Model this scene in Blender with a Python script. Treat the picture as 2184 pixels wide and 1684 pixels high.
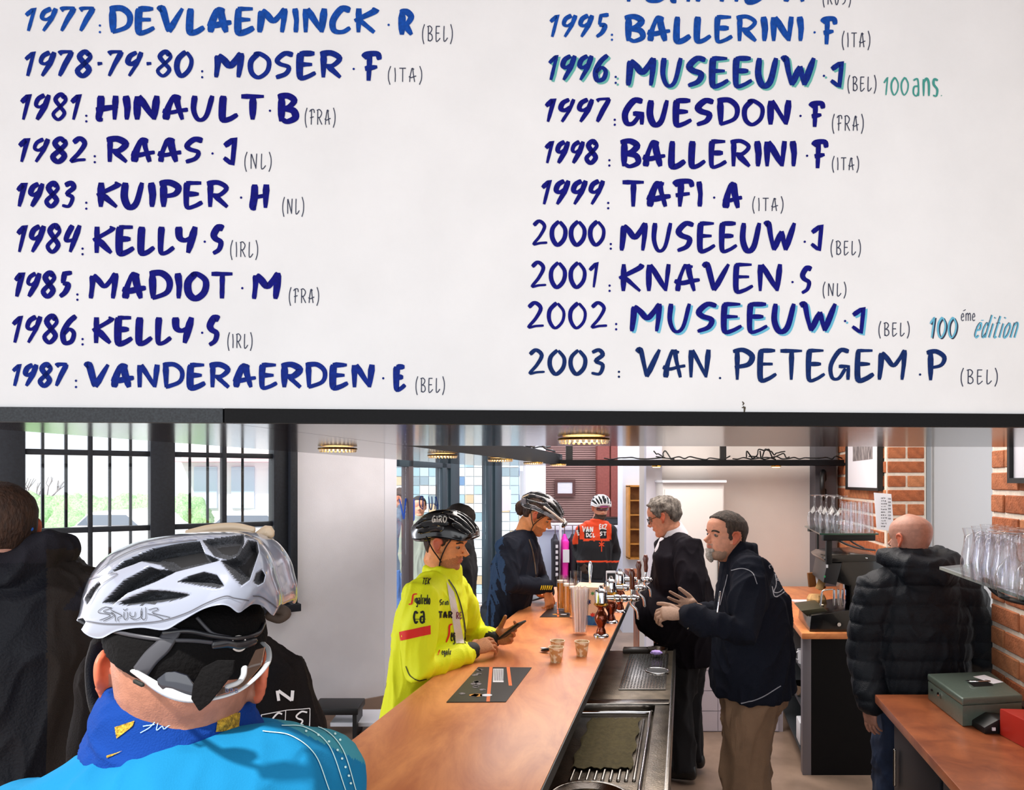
import bpy, bmesh, math, random
from mathutils import Vector, Matrix, noise
from mathutils.bvhtree import BVHTree
random.seed(7)
for o in list(bpy.data.objects): bpy.data.objects.remove(o, do_unlink=True)
S = bpy.context.scene
COL = S.collection
F = 1500.0            # focal length in pixels of the 2184 x 1684 frame
CH = 1.85             # camera height
PX, PY = 1092.0, 1026.0   # vanishing point of the view axis (level camera, shifted frame)
cd = bpy.data.cameras.new('camera'); cam = bpy.data.objects.new('camera', cd); COL.objects.link(cam)
cam.location = (0, 0, CH); cam.rotation_euler = (math.pi/2, 0, 0)
cd.sensor_width = 36.0; cd.lens = 36.0*F/2184.0
cd.shift_y = (PY-842.0)/2184.0
cd.clip_start = .05; cd.clip_end = 200
S.camera = cam
# ---------------- world, lights, exposure
w = bpy.data.worlds.new('world'); S.world = w; w.use_nodes = True
nt = w.node_tree; bg = nt.nodes['Background']
bg.inputs[0].default_value = (.93, .96, 1.0, 1); bg.inputs[1].default_value = 1.35
S.view_settings.view_transform = 'Standard'; S.view_settings.look = 'None'; S.cycles.transparent_max_bounces = 32
S.view_settings.exposure = 0.0; S.view_settings.gamma = 1.0; S.view_settings.use_curve_mapping = False
def area(name, loc, aim, sx, sy, power, col):
    l = bpy.data.lights.new(name, 'AREA'); l.shape = 'RECTANGLE'; l.size = sx; l.size_y = sy
    l.energy = power; l.color = col
    o = bpy.data.objects.new(name, l); COL.objects.link(o); o.location = loc
    o.rotation_euler = (Vector(aim)-Vector(loc)).to_track_quat('-Z', 'Y').to_euler()
    return o
# shop-front daylight from behind the camera, ceiling panels of the bar room and of the room beyond
area('shopfront_daylight', (-.6, -2.6, 2.1), (0.2, 3, 1.9), 3.6, 2.2, 27, (.97, 1, .99))
area('window_daylight', (-4.6, 3.6, 1.9), (1.0, 3.6, 1.1), 1.6, 2.4, 185, (.88, .91, 1.0))
area('ceiling_panel_bar', (1.0, 4.6, 3.2), (1.0, 4.6, 0), 2.2, 2.4, 130, (1, .93, .86))
area('ceiling_panel_front', (.5, .4, 3.25), (.5, .9, 0), 2.4, 1.4, 10, (1, .95, .9))
area('ceiling_panel_hall', (1.2, 8.8, 3.2), (1.2, 8.8, 0), 3.0, 2.6, 130, (.97, .97, 1))
sl = bpy.data.lights.new('sun', 'SUN'); sl.energy = 7.5; sl.angle = .05; sl.color = (1, .96, .9)
so = bpy.data.objects.new('sun', sl); COL.objects.link(so); so.rotation_euler = (math.radians(38), math.radians(-8), math.radians(-20))

# ---------------- materials
def srgb(c):
    if isinstance(c, str):
        c = [int(c[i:i+2], 16) for i in (0, 2, 4)]
    c = [x/255. for x in c]
    return tuple((x/12.92 if x <= .04045 else ((x+.055)/1.055)**2.4) for x in c)+(1,)
MATS = {}
def mat(name, col, rough=.5, metal=0, var=.0, scale=20, bump=0, bscale=80, coat=0, spec=None, trans=0, ior=1.45,
        alpha=1, emit=0, col2=None, stretch=None, sheen=0, mask=(.35, .65)):
    if name in MATS: return MATS[name]
    m = bpy.data.materials.new(name); m.use_nodes = True; MATS[name] = m
    t = m.node_tree; N = t.nodes; L = t.links; b = N['Principled BSDF']
    c = srgb(col); b.inputs['Base Color'].default_value = c
    b.inputs['Roughness'].default_value = rough; b.inputs['Metallic'].default_value = metal
    b.inputs['Coat Weight'].default_value = coat; b.inputs['Coat Roughness'].default_value = .08
    b.inputs['IOR'].default_value = ior
    b.inputs['Transmission Weight'].default_value = trans; b.inputs['Alpha'].default_value = alpha
    if spec is not None: b.inputs['Specular IOR Level'].default_value = spec
    if sheen: b.inputs['Sheen Weight'].default_value = sheen
    if emit:
        b.inputs['Emission Color'].default_value = c; b.inputs['Emission Strength'].default_value = emit
    tc = N.new('ShaderNodeTexCoord'); mp = N.new('ShaderNodeMapping'); L.new(tc.outputs['Object'], mp.inputs[0])
    if stretch: mp.inputs['Scale'].default_value = stretch
    if var or col2:
        n = N.new('ShaderNodeTexNoise'); n.inputs['Scale'].default_value = scale; n.inputs['Detail'].default_value = 6
        L.new(mp.outputs[0], n.inputs['Vector'])
        r = N.new('ShaderNodeValToRGB'); L.new(n.outputs[0], r.inputs[0])
        r.color_ramp.elements[0].position = mask[0]; r.color_ramp.elements[1].position = mask[1]
        if col2: ca, cb = srgb(col2), c
        else:
            ca = tuple(max(0, x*(1-var)) for x in c[:3])+(1,); cb = tuple(min(1, x*(1+var)) for x in c[:3])+(1,)
        r.color_ramp.elements[0].color = ca; r.color_ramp.elements[1].color = cb
        L.new(r.outputs[0], b.inputs['Base Color'])
    if bump:
        n2 = N.new('ShaderNodeTexNoise'); n2.inputs['Scale'].default_value = bscale; n2.inputs['Detail'].default_value = 4
        L.new(mp.outputs[0], n2.inputs['Vector'])
        bp = N.new('ShaderNodeBump'); bp.inputs['Strength'].default_value = bump; bp.inputs['Distance'].default_value = .01
        L.new(n2.outputs[0], bp.inputs['Height']); L.new(bp.outputs[0], b.inputs['Normal'])
    return m
def glass(name, tint=(1, 1, 1), rough=0.0, amt=.12):
    # thin clear pane: transparent with fresnel reflections
    if name in MATS: return MATS[name]
    m = bpy.data.materials.new(name); m.use_nodes = True; MATS[name] = m
    t = m.node_tree; N = t.nodes; L = t.links
    for n in list(N): N.remove(n)
    o = N.new('ShaderNodeOutputMaterial'); mx = N.new('ShaderNodeMixShader'); tr = N.new('ShaderNodeBsdfTransparent')
    gl = N.new('ShaderNodeBsdfGlossy'); lw = N.new('ShaderNodeLayerWeight'); lw.inputs[0].default_value = .5
    pw = N.new('ShaderNodeMath'); pw.operation = 'POWER'; pw.inputs[1].default_value = 3.0
    fr = N.new('ShaderNodeMath'); fr.operation = 'MULTIPLY_ADD'; fr.inputs[1].default_value = amt*2.6; fr.inputs[2].default_value = .03+amt*.12
    L.new(lw.outputs['Facing'], pw.inputs[0]); L.new(pw.outputs[0], fr.inputs[0])
    tr.inputs[0].default_value = tint+(1,); gl.inputs['Roughness'].default_value = rough
    L.new(fr.outputs[0], mx.inputs[0]); L.new(tr.outputs[0], mx.inputs[1]); L.new(gl.outputs[0], mx.inputs[2]); L.new(mx.outputs[0], o.inputs[0])
    return m

# ---------------- geometry helpers (all coordinates are world metres)
def P(px, py, d):
    return Vector(((px-PX)/F*d, d, CH-(py-PY)/F*d))
def W(off, d, h):     # bar frame: lateral offset from the bar's axis, depth, height
    return Vector((off+.245*d, d, h))
V = Vector
class MB:
    def __init__(s): s.v = []; s.f = []; s.m = []; s.mi = 0
    def add(s, vs, fs):
        b = len(s.v); s.v += [Vector(v) for v in vs]; s.f += [tuple(i+b for i in f) for f in fs]; s.m += [s.mi]*len(fs); return s
    def join(s, o, M=None):
        b = len(s.v); s.v += [(M @ v if M else v.copy()) for v in o.v]; s.f += [tuple(i+b for i in f) for f in o.f]; s.m += list(o.m); return s
    def box(s, c, d, M=None):
        c = Vector(c); x, y, z = [q/2 for q in d]
        vs = [Vector((i*x, j*y, k*z)) for i in (-1, 1) for j in (-1, 1) for k in (-1, 1)]
        vs = [(M @ v if M else v)+c for v in vs]
        return s.add(vs, [(0, 1, 3, 2), (4, 6, 7, 5), (0, 4, 5, 1), (2, 3, 7, 6), (0, 2, 6, 4), (1, 5, 7, 3)])
    def prism(s, foot, z0, z1):      # foot: list of (x,y)
        n = len(foot); ar = sum(foot[i][0]*foot[(i+1) % n][1]-foot[(i+1) % n][0]*foot[i][1] for i in range(n))
        if ar < 0: foot = foot[::-1]
        vs = [Vector((p[0], p[1], z0)) for p in foot]+[Vector((p[0], p[1], z1)) for p in foot]
        fs = [tuple(range(n))[::-1], tuple(range(n, 2*n))]+[(i, (i+1) % n, n+(i+1) % n, n+i) for i in range(n)]
        return s.add(vs, fs)
    def ext(s, poly, vec):           # extrude a planar 3d polygon along vec
        n = len(poly); poly = [Vector(p) for p in poly]; vec = Vector(vec)
        vs = poly+[p+vec for p in poly]
        return s.add(vs, [tuple(range(n))[::-1], tuple(range(n, 2*n))]+[(i, (i+1) % n, n+(i+1) % n, n+i) for i in range(n)])
    def tube(s, pts, rad, seg=12, side=None, rnd=True, closed=False):
        pts = [Vector(p) for p in pts]; n = len(pts)
        if not isinstance(rad, (list, tuple)) or (len(rad) == 2 and n != 2 and not isinstance(rad[0], (list, tuple))): rad = [rad]*n
        R = [(r if isinstance(r, (list, tuple)) else (r, r)) for r in rad]
        T = []
        for i in range(n):
            if closed: t = pts[(i+1) % n]-pts[i-1]
            else: t = pts[min(i+1, n-1)]-pts[max(i-1, 0)]
            T.append(t.normalized())
        sv = Vector(side) if side is not None else (Vector((1, 0, 0)) if abs(T[0].x) < .8 else Vector((0, 1, 0)))
        fr = []; prev = sv
        for t in T:
            a = ((sv if side is not None else prev)-t*((sv if side is not None else prev).dot(t)))
            if a.length < 1e-4: a = t.orthogonal()
            a.normalize(); b = t.cross(a).normalized(); fr.append((a, b)); prev = a
        rings = [(pts[i], R[i], fr[i]) for i in range(n)]
        if rnd and not closed:
            def cap(i, sg):
                out = []; r0 = min(R[i])
                for q in (.38, .7, .92):
                    k = math.sqrt(1-q*q); out.append((pts[i]+T[i]*sg*r0*q*.9, (R[i][0]*k, R[i][1]*k), fr[i]))
                return out
            rings = cap(0, -1)[::-1]+rings+cap(n-1, 1)
        vs = []; fs = []
        for c, r, (a, b) in rings:
            for k in range(seg):
                an = 2*math.pi*k/seg; vs.append(c+a*math.cos(an)*r[0]+b*math.sin(an)*r[1])
        m = len(rings)
        for i in range(m if closed else m-1):
            j = (i+1) % m
            for k in range(seg):
                fs.append((i*seg+k, i*seg+(k+1) % seg, j*seg+(k+1) % seg, j*seg+k))
        if not closed:
            fs.append(tuple(range(seg))[::-1]); fs.append(tuple((m-1)*seg+k for k in range(seg)))
        return s.add(vs, fs)
    def ell(s, c, r, M=None, seg=20, rings=12):
        c = Vector(c); r = (r, r, r) if not isinstance(r, (list, tuple)) else r
        vs = []; fs = []
        for i in range(1, rings):
            th = math.pi*i/rings
            for k in range(seg):
                ph = 2*math.pi*k/seg; v = Vector((r[0]*math.sin(th)*math.cos(ph), r[1]*math.sin(th)*math.sin(ph), r[2]*math.cos(th)))
                vs.append((M @ v if M else v)+c)
        for i in range(rings-2):
            for k in range(seg): fs.append((i*seg+k, (i+1)*seg+k, (i+1)*seg+(k+1) % seg, i*seg+(k+1) % seg))
        t = Vector((0, 0, r[2])); t = (M @ t if M else t); vs += [c+t, c-t]; a = len(vs)-2
        for k in range(seg):
            fs.append((a, k, (k+1) % seg)); fs.append((a+1, (rings-2)*seg+(k+1) % seg, (rings-2)*seg+k))
        return s.add(vs, fs)
    def lathe(s, prof, c=(0, 0, 0), seg=24, M=None):  # prof: (r,z) bottom to top; closes at r=0
        c = Vector(c); vs = []; fs = []; n = len(prof)
        for r, z in prof:
            for k in range(seg):
                an = 2*math.pi*k/seg; v = Vector((r*math.cos(an), r*math.sin(an), z)); vs.append((M @ v if M else v)+c)
        for i in range(n-1):
            for k in range(seg): fs.append((i*seg+k, i*seg+(k+1) % seg, (i+1)*seg+(k+1) % seg, (i+1)*seg+k))
        if prof[0][0] > 1e-5: fs.append(tuple(range(seg))[::-1])
        if prof[-1][0] > 1e-5: fs.append(tuple((n-1)*seg+k for k in range(seg)))
        return s.add(vs, fs)
    def shell(s, prof, c=(0, 0, 0), seg=24, M=None):   # open lathe without end discs (closed profile loop)
        c = Vector(c); vs = []; fs = []; n = len(prof)
        for r, z in prof:
            for k in range(seg):
                an = 2*math.pi*k/seg; v = Vector((max(r, 1e-4)*math.cos(an), max(r, 1e-4)*math.sin(an), z)); vs.append((M @ v if M else v)+c)
        for i in range(n-1):
            for k in range(seg): fs.append((i*seg+k, i*seg+(k+1) % seg, (i+1)*seg+(k+1) % seg, (i+1)*seg+k))
        return s.add(vs, fs)
def wloc(o):
    l = Vector((0, 0, 0))
    while o is not None: l += Vector(o.location); o = o.parent
    return l
def link_mesh(name, me, mats, parent=None, base=None, smooth=False):
    for m in (mats if isinstance(mats, (list, tuple)) else [mats]): me.materials.append(m)
    o = bpy.data.objects.new(name, me); COL.objects.link(o)
    if parent is not None:
        o.parent = parent; off = wloc(parent)
    else:
        if base is None:
            xs = [v.co for v in me.vertices]
            if xs:
                mn = [min(v[i] for v in xs) for i in range(3)]; mx = [max(v[i] for v in xs) for i in range(3)]
                base = Vector(((mn[0]+mx[0])/2, (mn[1]+mx[1])/2, mn[2]))
            else: base = Vector((0, 0, 0))
        off = Vector(base); o.location = off
    me.transform(Matrix.Translation(-off))
    if smooth:
        me.shade_smooth()
        if smooth != True:
            me.set_sharp_from_angle(angle=math.radians(smooth))
    return o
def obj(name, mb, mats, parent=None, bevel=0, smooth=False, base=None, seg=2, world=True):
    me = bpy.data.meshes.new(name); me.from_pydata([tuple(v) for v in mb.v], [], mb.f)
    for p, i in zip(me.polygons, mb.m): p.material_index = i
    if bevel:
        bm = bmesh.new(); bm.from_mesh(me); bmesh.ops.recalc_face_normals(bm, faces=bm.faces)
        bmesh.ops.bevel(bm, geom=[e for e in bm.edges if len(e.link_faces) == 2 and e.calc_face_angle(0) > .5], offset=bevel, segments=seg, profile=.6, affect='EDGES')
        bm.to_mesh(me); bm.free()
        if not smooth: smooth = 40
    me.validate(clean_customdata=False)
    return link_mesh(name, me, mats, parent, base, smooth)
def tag(o, label=None, cat=None, group=None, kind=None):
    if label: o['label'] = label
    if cat: o['category'] = cat
    if group: o['group'] = group
    if kind: o['kind'] = kind
    return o
def empty(name, loc, label=None, cat=None, group=None, kind=None):
    o = bpy.data.objects.new(name, None); COL.objects.link(o); o.location = Vector(loc); o.empty_display_size = .1
    return tag(o, label, cat, group, kind)
def copy_tree(o, parent=None, loc=None, rz=None):
    c = o.copy(); COL.objects.link(c); c.parent = parent
    if loc is not None: c.location = loc
    if rz is not None: c.rotation_euler = (0, 0, rz)
    for ch in list(o.children): copy_tree(ch, c)
    return c
def remesh(mb, voxel, smooth=3, dec=None, disp=None, fac=.5):
    me = bpy.data.meshes.new('tmp'); me.from_pydata([tuple(v) for v in mb.v], [], mb.f)
    o = bpy.data.objects.new('tmp', me); COL.objects.link(o)
    r = o.modifiers.new('r', 'REMESH'); r.mode = 'VOXEL'; r.voxel_size = voxel; r.adaptivity = 0
    if smooth:
        q = o.modifiers.new('s', 'SMOOTH'); q.iterations = smooth; q.factor = fac
    if dec:
        d = o.modifiers.new('d', 'DECIMATE'); d.ratio = dec
    dg = bpy.context.evaluated_depsgraph_get(); e = o.evaluated_get(dg)
    m2 = bpy.data.meshes.new_from_object(e, depsgraph=dg)
    bpy.data.objects.remove(o, do_unlink=True); bpy.data.meshes.remove(me)
    m2.materials.clear()
    if disp:
        nr = [v.normal.copy() for v in m2.vertices]
        for v, n in zip(m2.vertices, nr): v.co = v.co+n*disp(v.co, n)
    return m2
def bvh_of(me):  # before translation: world coordinates
    return BVHTree.FromPolygons([v.co.copy() for v in me.vertices], [tuple(p.vertices) for p in me.polygons])
def pix(co):
    return (PX+co.x/co.y*F, PY+(CH-co.z)/co.y*F)
def cat(pts, n=6, closed=False):   # catmull-rom through 2d/3d points
    pts = [Vector(p) for p in pts]; out = []; N = len(pts)
    rng = range(N if closed else N-1)
    for i in rng:
        p0 = pts[(i-1) % N] if (closed or i > 0) else pts[0]*2-pts[1]
        p1 = pts[i]; p2 = pts[(i+1) % N]
        p3 = pts[(i+2) % N] if (closed or i+2 < N) else pts[-1]*2-pts[-2]
        for k in range(n):
            t = k/n; out.append(.5*((2*p1)+(p2-p0)*t+(2*p0-5*p1+4*p2-p3)*t*t+(3*p1-p0-3*p2+p3)*t**3))
    if not closed: out.append(pts[-1].copy())
    return out

# ---------------- brush lettering: strokes in unit boxes, y up; 'c' curved, 'l' straight
G = {
'0': (.62, ['c', (.5, 1), (.1, .7), (.08, .3), (.4, .0), (.82, .25), (.9, .65), (.55, .98)]),
'1': (.38, ['l', (.0, .68), (.75, 1), (.4, 0)]),
'2': (.6, ['c', (.08, .82), (.45, 1), (.8, .78), (.5, .38), (.08, .04), (.5, .08), (.98, .1)]),
'3': (.55, ['c', (.1, .9), (.55, 1), (.8, .8), (.35, .55), (.8, .38), (.6, .02), (.05, .05)]),
'4': (.6, ['c', (.45, 1), (.15, .6), (.2, .42), (.9, .5)], ['l', (.95, 1), (.5, 0)]),
'5': (.55, ['l', (.95, 1), (.35, .96), (.3, .55)], ['c', (.3, .55), (.75, .5), (.6, .2), (.2, 0)]),
'6': (.58, ['c', (.85, 1), (.4, .75), (.1, .35), (.3, .0), (.75, .05), (.85, .35), (.5, .5), (.15, .3)]),
'7': (.55, ['c', (.0, .9), (.2, .98), (.9, 1)], ['l', (.88, 1), (.5, .5), (.2, 0)]),
'8': (.6, ['c', (.75, .85), (.45, 1), (.15, .8), (.5, .52), (.85, .25), (.5, .0), (.12, .22), (.5, .5), (.82, .75), (.7, .95)]),
'9': (.58, ['c', (.62, .97), (.22, .82), (.12, .58), (.42, .50), (.78, .66)], ['l', (.92, .98), (.72, .5), (.3, 0)]),
'A': (.78, ['c', (.12, .0), (.2, .45), (.42, .98)], ['l', (.52, 1), (.6, .6), (.78, 0)], ['c', (.0, .38), (.3, .3), (.7, .38), (1, .42)], ['l', (.36, .95), (.72, .9)]),
'B': (.7, ['l', (.22, 1), (.2, 0)], ['c', (.02, .95), (.5, 1), (.85, .82), (.6, .58), (.25, .5)], ['c', (.3, .52), (.8, .42), (.9, .15), (.5, .0), (.25, .08)]),
'C': (.7, ['c', (.95, .92), (.55, .98), (.15, .5), (.2, .08), (.6, .02), (.95, .2)]),
'D': (.75, ['l', (.15, .98), (.18, 0)], ['c', (.02, .98), (.55, 1), (.9, .7), (.8, .25), (.15, .0)]),
'E': (.66, ['c', (.2, 1), (.16, .5), (.2, .0), (.55, .03), (.95, .2)], ['l', (.15, .98), (.9, .98)], ['l', (.2, .53), (.78, .53)]),
'F': (.62, ['l', (.4, .98), (.32, 0)], ['c', (.02, .85), (.25, .98), (.85, 1), (.98, .78)], ['l', (.1, .45), (.85, .52)]),
'G': (.72, ['c', (.9, .95), (.5, .98), (.1, .5), (.15, .08), (.45, .05), (.75, .38)], ['l', (.45, .45), (.88, .45), (.86, .0)]),
'H': (.72, ['c', (.22, 1), (.2, .5), (.12, .05), (.3, .0)], ['l', (.85, 1), (.8, 0)], ['l', (.0, .42), (.95, .55)]),
'I': (.26, ['l', (.4, 1), (.6, .5), (.5, 0)]),
'J': (.6, ['l', (.15, .72), (.9, 1), (.72, .03), (.1, .28)]),
'K': (.72, ['l', (.2, 1), (.18, 0)], ['c', (.98, 1), (.85, .85), (.0, .48)], ['l', (.25, .5), (.9, 0)]),
'L': (.6, ['c', (.25, 1), (.2, .5), (.22, .02), (.55, .02), (.98, .22)]),
'M': (1.0, ['c', (.12, .9), (.1, .5), (.05, .0)], ['c', (.12, .9), (.3, .72), (.5, .48), (.7, .7), (.86, 1)], ['l', (.86, 1), (.84, .5), (.78, 0)]),
'N': (.78, ['l', (.12, .98), (.12, 0)], ['l', (.18, .98), (.78, .05)], ['l', (.9, 1), (.78, 0)]),
'O': (.76, ['c', (.45, 1), (.12, .65), (.15, .2), (.45, .0), (.82, .25), (.88, .7), (.5, .97), (.25, .92)]),
'P': (.68, ['l', (.22, .98), (.22, 0)], ['c', (.02, .95), (.5, 1), (.92, .8), (.75, .52), (.1, .42)]),
'R': (.74, ['l', (.18, .98), (.16, 0)], ['c', (.02, .95), (.5, 1), (.88, .78), (.6, .5), (.25, .48)], ['l', (.35, .48), (.92, 0)]),
'S': (.62, ['c', (.98, .92), (.55, .98), (.15, .72), (.3, .55), (.75, .42), (.6, .15), (.08, .0)]),
'T': (.7, ['l', (.0, .97), (1, .97)], ['l', (.52, .97), (.5, 0)]),
'U': (.74, ['c', (.15, 1), (.1, .4), (.3, .0), (.62, .15), (.88, 1)]),
'V': (.8, ['c', (.0, .9), (.15, 1), (.3, .5), (.42, .03)], ['l', (.42, .03), (.98, 1)]),
'W': (1.05, ['c', (.0, .92), (.12, .98), (.2, .5), (.3, .02)], ['l', (.3, .02), (.55, .7)], ['l', (.55, .7), (.68, .02)], ['l', (.68, .02), (.98, 1)]),
'X': (.7, ['l', (0, 1), (1, 0)], ['l', (0, 0), (1, 1)]),
'Y': (.7, ['c', (.08, 1), (.12, .6), (.4, .48), (.75, .6)], ['l', (.92, 1), (.55, 0)]),
'Z': (.7, ['l', (0, 1), (1, 1), (0, 0), (1, 0)]),
'(': (.35, ['c', (.9, 1.12), (.3, .7), (.25, .2), (.7, -.2)]),
')': (.35, ['c', (.2, 1.12), (.75, .7), (.7, .2), (.1, -.2)]),
'-': (.3, ['l', (.2, .5), (.8, .52)]), '.': (.25, ['l', (.4, .02), (.6, .08)]), ':': (.2, ['l', (.4, .05), (.6, .12)], ['l', (.4, .75), (.6, .85)]),
'a': (.6, ['c', (.1, .6), (.6, .66), (.75, .4), (.75, .0)], ['c', (.75, .38), (.2, .35), (.12, .1), (.5, .0), (.75, .15)]),
'n': (.6, ['l', (.15, .65), (.15, 0)], ['c', (.15, .5), (.5, .68), (.8, .5), (.82, 0)]),
's': (.5, ['c', (.85, .6), (.3, .65), (.2, .45), (.75, .25), (.6, .0), (.1, .03)]),
'e': (.55, ['c', (.15, .32), (.8, .38), (.6, .66), (.2, .5), (.15, .15), (.5, .0), (.85, .1)]),
'm': (.9, ['l', (.1, .65), (.1, 0)], ['c', (.1, .5), (.35, .68), (.5, .5), (.5, 0)], ['c', (.5, .5), (.75, .68), (.9, .5), (.9, 0)]),
'd': (.6, ['c', (.8, .5), (.4, .66), (.1, .35), (.35, .0), (.78, .2)], ['l', (.82, 1), (.8, 0)]),
'i': (.25, ['l', (.5, .62), (.5, 0)], ['l', (.5, .85), (.55, .9)]),
't': (.45, ['c', (.45, .95), (.4, .3), (.5, .0), (.9, .05)], ['l', (.1, .63), (.85, .65)]),
'o': (.6, ['c', (.5, .66), (.12, .4), (.3, .0), (.75, .1), (.85, .45), (.5, .66)]),
'g': (.6, ['c', (.8, .55), (.4, .66), (.12, .35), (.4, .05), (.8, .3)], ['c', (.82, .62), (.8, -.1), (.5, -.3), (.1, -.2)]),
'f': (.45, ['c', (.9, .95), (.5, .95), (.4, .5), (.38, 0)], ['l', (.1, .6), (.8, .62)]),
'r': (.45, ['l', (.2, .65), (.2, 0)], ['c', (.2, .45), (.5, .66), (.9, .6)]),
'p': (.6, ['l', (.15, .65), (.15, -.3)], ['c', (.15, .5), (.6, .7), (.85, .35), (.5, .0), (.15, .15)]),
'u': (.6, ['c', (.15, .65), (.15, .1), (.5, .0), (.8, .2)], ['l', (.82, .65), (.82, 0)]),
'k': (.6, ['l', (.15, 1), (.15, 0)], ['l', (.8, .62), (.2, .28), (.85, 0)]),
'c': (.55, ['c', (.85, .55), (.4, .66), (.12, .33), (.4, .0), (.85, .1)]),
'h': (.6, ['l', (.15, 1), (.15, 0)], ['c', (.15, .5), (.5, .68), (.8, .5), (.82, 0)]),
'l': (.25, ['l', (.5, 1), (.5, 0)]),
'y': (.6, ['c', (.1, .65), (.2, .2), (.5, .15), (.8, .4)], ['l', (.85, .65), (.7, 0), (.3, -.3)]),
'v': (.6, ['l', (.1, .65), (.5, 0), (.9, .65)]),
'*': (.8, ['l', (.5, 1), (.5, 0)], ['l', (.05, .75), (.95, .25)], ['l', (.05, .25), (.95, .75)]),
' ': (.4,),
}
def ribbon(mb, pts, wd, brush=True, jit=0):
    # pts: dense 2d px points (y down); wd: width px
    pts = [Vector((p[0], p[1])) for p in pts]; n = len(pts); vs = []
    for i in range(n):
        t = (pts[min(i+1, n-1)]-pts[max(i-1, 0)]);
        if t.length < 1e-6: t = Vector((1, 0))
        t.normalize(); nn = Vector((-t.y, t.x)); q = wd
        if brush:
            u = i/(n-1); q = wd*(.80+.22*abs(t.y))*(.86+.2*math.sin(u*3.1+jit))*(.72 if i in (0, n-1) else 1)
        vs += [pts[i]+nn*q/2, pts[i]-nn*q/2]
    return vs, [(2*i, 2*i+1, 2*i+3, 2*i+2) for i in range(n-1)]
def text2d(txt, x0, x1, yt, yb, wt, brush=True, slant=0, mirror=False, gap=.16):
    """list of (verts2d, faces) of the string fitted into the pixel box"""
    ws = [G[c][0] for c in txt]; tot = sum(ws)+gap*(len(txt)-1); k = (x1-x0)/tot; x = x0; out = []; h = yb-yt; rr = random.Random(sum(map(ord, txt)))
    for c, wc in zip(txt, ws):
        for st in G[c][1:]:
            pts = [(x+p[0]*wc*k, yb-p[1]*h) for p in st[1:]]
            pts = [(p[0]+slant*(yb-p[1]), p[1]) for p in pts]
            if mirror: pts = [(x0+x1-p[0], p[1]) for p in pts]
            if st[0] == 'c': d = [tuple(q) for q in cat(pts, 5)]
            else:
                d = []
                for i in range(len(pts)-1):
                    for j in range(4): d.append(tuple(Vector(pts[i]).lerp(Vector(pts[i+1]), j/4)))
                d.append(pts[-1])
            # pull the ends in by half a brush width so the letters keep to their box
            out.append(ribbon(None, d, wt, brush, rr.random()*3))
        x += (wc+gap)*k
    return out
def map2d(name, parts, mapper, m, parent, lift=0, label=None):
    mb = MB(); i = 0
    for vs, fs in parts:
        i += 1; co = [mapper(v[0], v[1], lift+.00006*(i % 5)) for v in vs]
        ok = [f for f in fs if all(co[j] is not None for j in f)]
        if ok: mb.add([c if c is not None else Vector((0, 0, 0)) for c in co], ok)
    if not mb.f: return None
    used = sorted({i for f in mb.f for i in f}); ix = {a: b for b, a in enumerate(used)}
    mb.v = [mb.v[i] for i in used]; mb.f = [tuple(ix[i] for i in f) for f in mb.f]
    o = obj(name, mb, m, parent)
    if label: o['label'] = label
    return o
def bvh_mapper(bvh, off=.0015):
    o = Vector((0, 0, CH))
    def f(x, y, lift=0):
        d = Vector(((x-PX)/F, 1, -(y-PY)/F)).normalized(); h = bvh.ray_cast(o, d)
        if h[0] is None: return None
        n = h[1] if h[1].dot(d) < 0 else -h[1]
        return h[0]+n*(off+lift)-d*.0004
    return f
def patch2d(corners, n=10, m=10):   # filled 4-corner patch in px
    a, b, c, d = [Vector(p) for p in corners]; vs = []; fs = []
    for i in range(n+1):
        for j in range(m+1):
            u, v = i/n, j/m; vs.append(a.lerp(b, u).lerp(d.lerp(c, u), v))
    for i in range(n):
        for j in range(m): q = i*(m+1)+j; fs.append((q, q+1, q+m+2, q+m+1))
    return vs, fs
# =============================================================== materials in use
M = {}
M['plaster'] = mat('plaster', 'e8e8ef', .85, var=.04, scale=3, bump=.08, bscale=120)
M['plaster_warm'] = mat('plaster_warm', 'cfc8c4', .85, var=.04, scale=2, bump=.06, bscale=120)
M['board'] = mat('painted_board', 'e6e8ea', .6, spec=.2, var=.025, scale=5, bump=.05, bscale=300)
M['black_lam'] = mat('black_laminate', '08080b', .5, var=.3, scale=200, spec=.2)
M['grey_lam'] = mat('grey_black_laminate', '2c3136', .5, var=.3, scale=200)
M['black'] = mat('black_paint', '101012', .45)
M['frame_dark'] = mat('dark_window_frame', '20242c', .5, var=.2, scale=60)
M['frame_teal'] = mat('dark_teal_frame', '2c3f4a', .4)
M['white'] = mat('white_paint', 'e4e6ee', .5)
M['floor'] = mat('floor_tile', '8d7768', .3, var=.25, scale=4)
M['ceiling'] = mat('ceiling_paint', 'd6d3d6', .8, var=.02, scale=4)
M['glass'] = glass('window_glass', (.97, .99, 1), 0, .10)
M['glass_edge'] = mat('green_glass_edge', '2f5a4c', .2, coat=1)
M['steel'] = mat('brushed_steel', '8f8a84', .22, 1, var=.15, scale=30, stretch=(1, 12, 1), bump=.05, bscale=60)
M['steel_dark'] = mat('worn_steel', '6b6256', .3, .9, var=.35, scale=14, bump=.15, bscale=160)
M['chrome'] = mat('chrome', 'd8d8dc', .08, 1)
M['copper'] = mat('copper_red', '7c3418', .16, .75, coat=.6)
M['brass'] = mat('brass', 'd8a94c', .2, 1)
M['mortar'] = mat('mortar', 'e8dccd', .9, var=.08, scale=40, bump=.3, bscale=150)
BR = [mat('brick_a', 'b06a45', .85, var=.2, scale=18, bump=.6, bscale=90),
      mat('brick_b', 'a65e3a', .85, var=.22, scale=22, bump=.6, bscale=90),
      mat('brick_c', 'ba7850', .85, var=.18, scale=18, bump=.6, bscale=90)]
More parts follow.
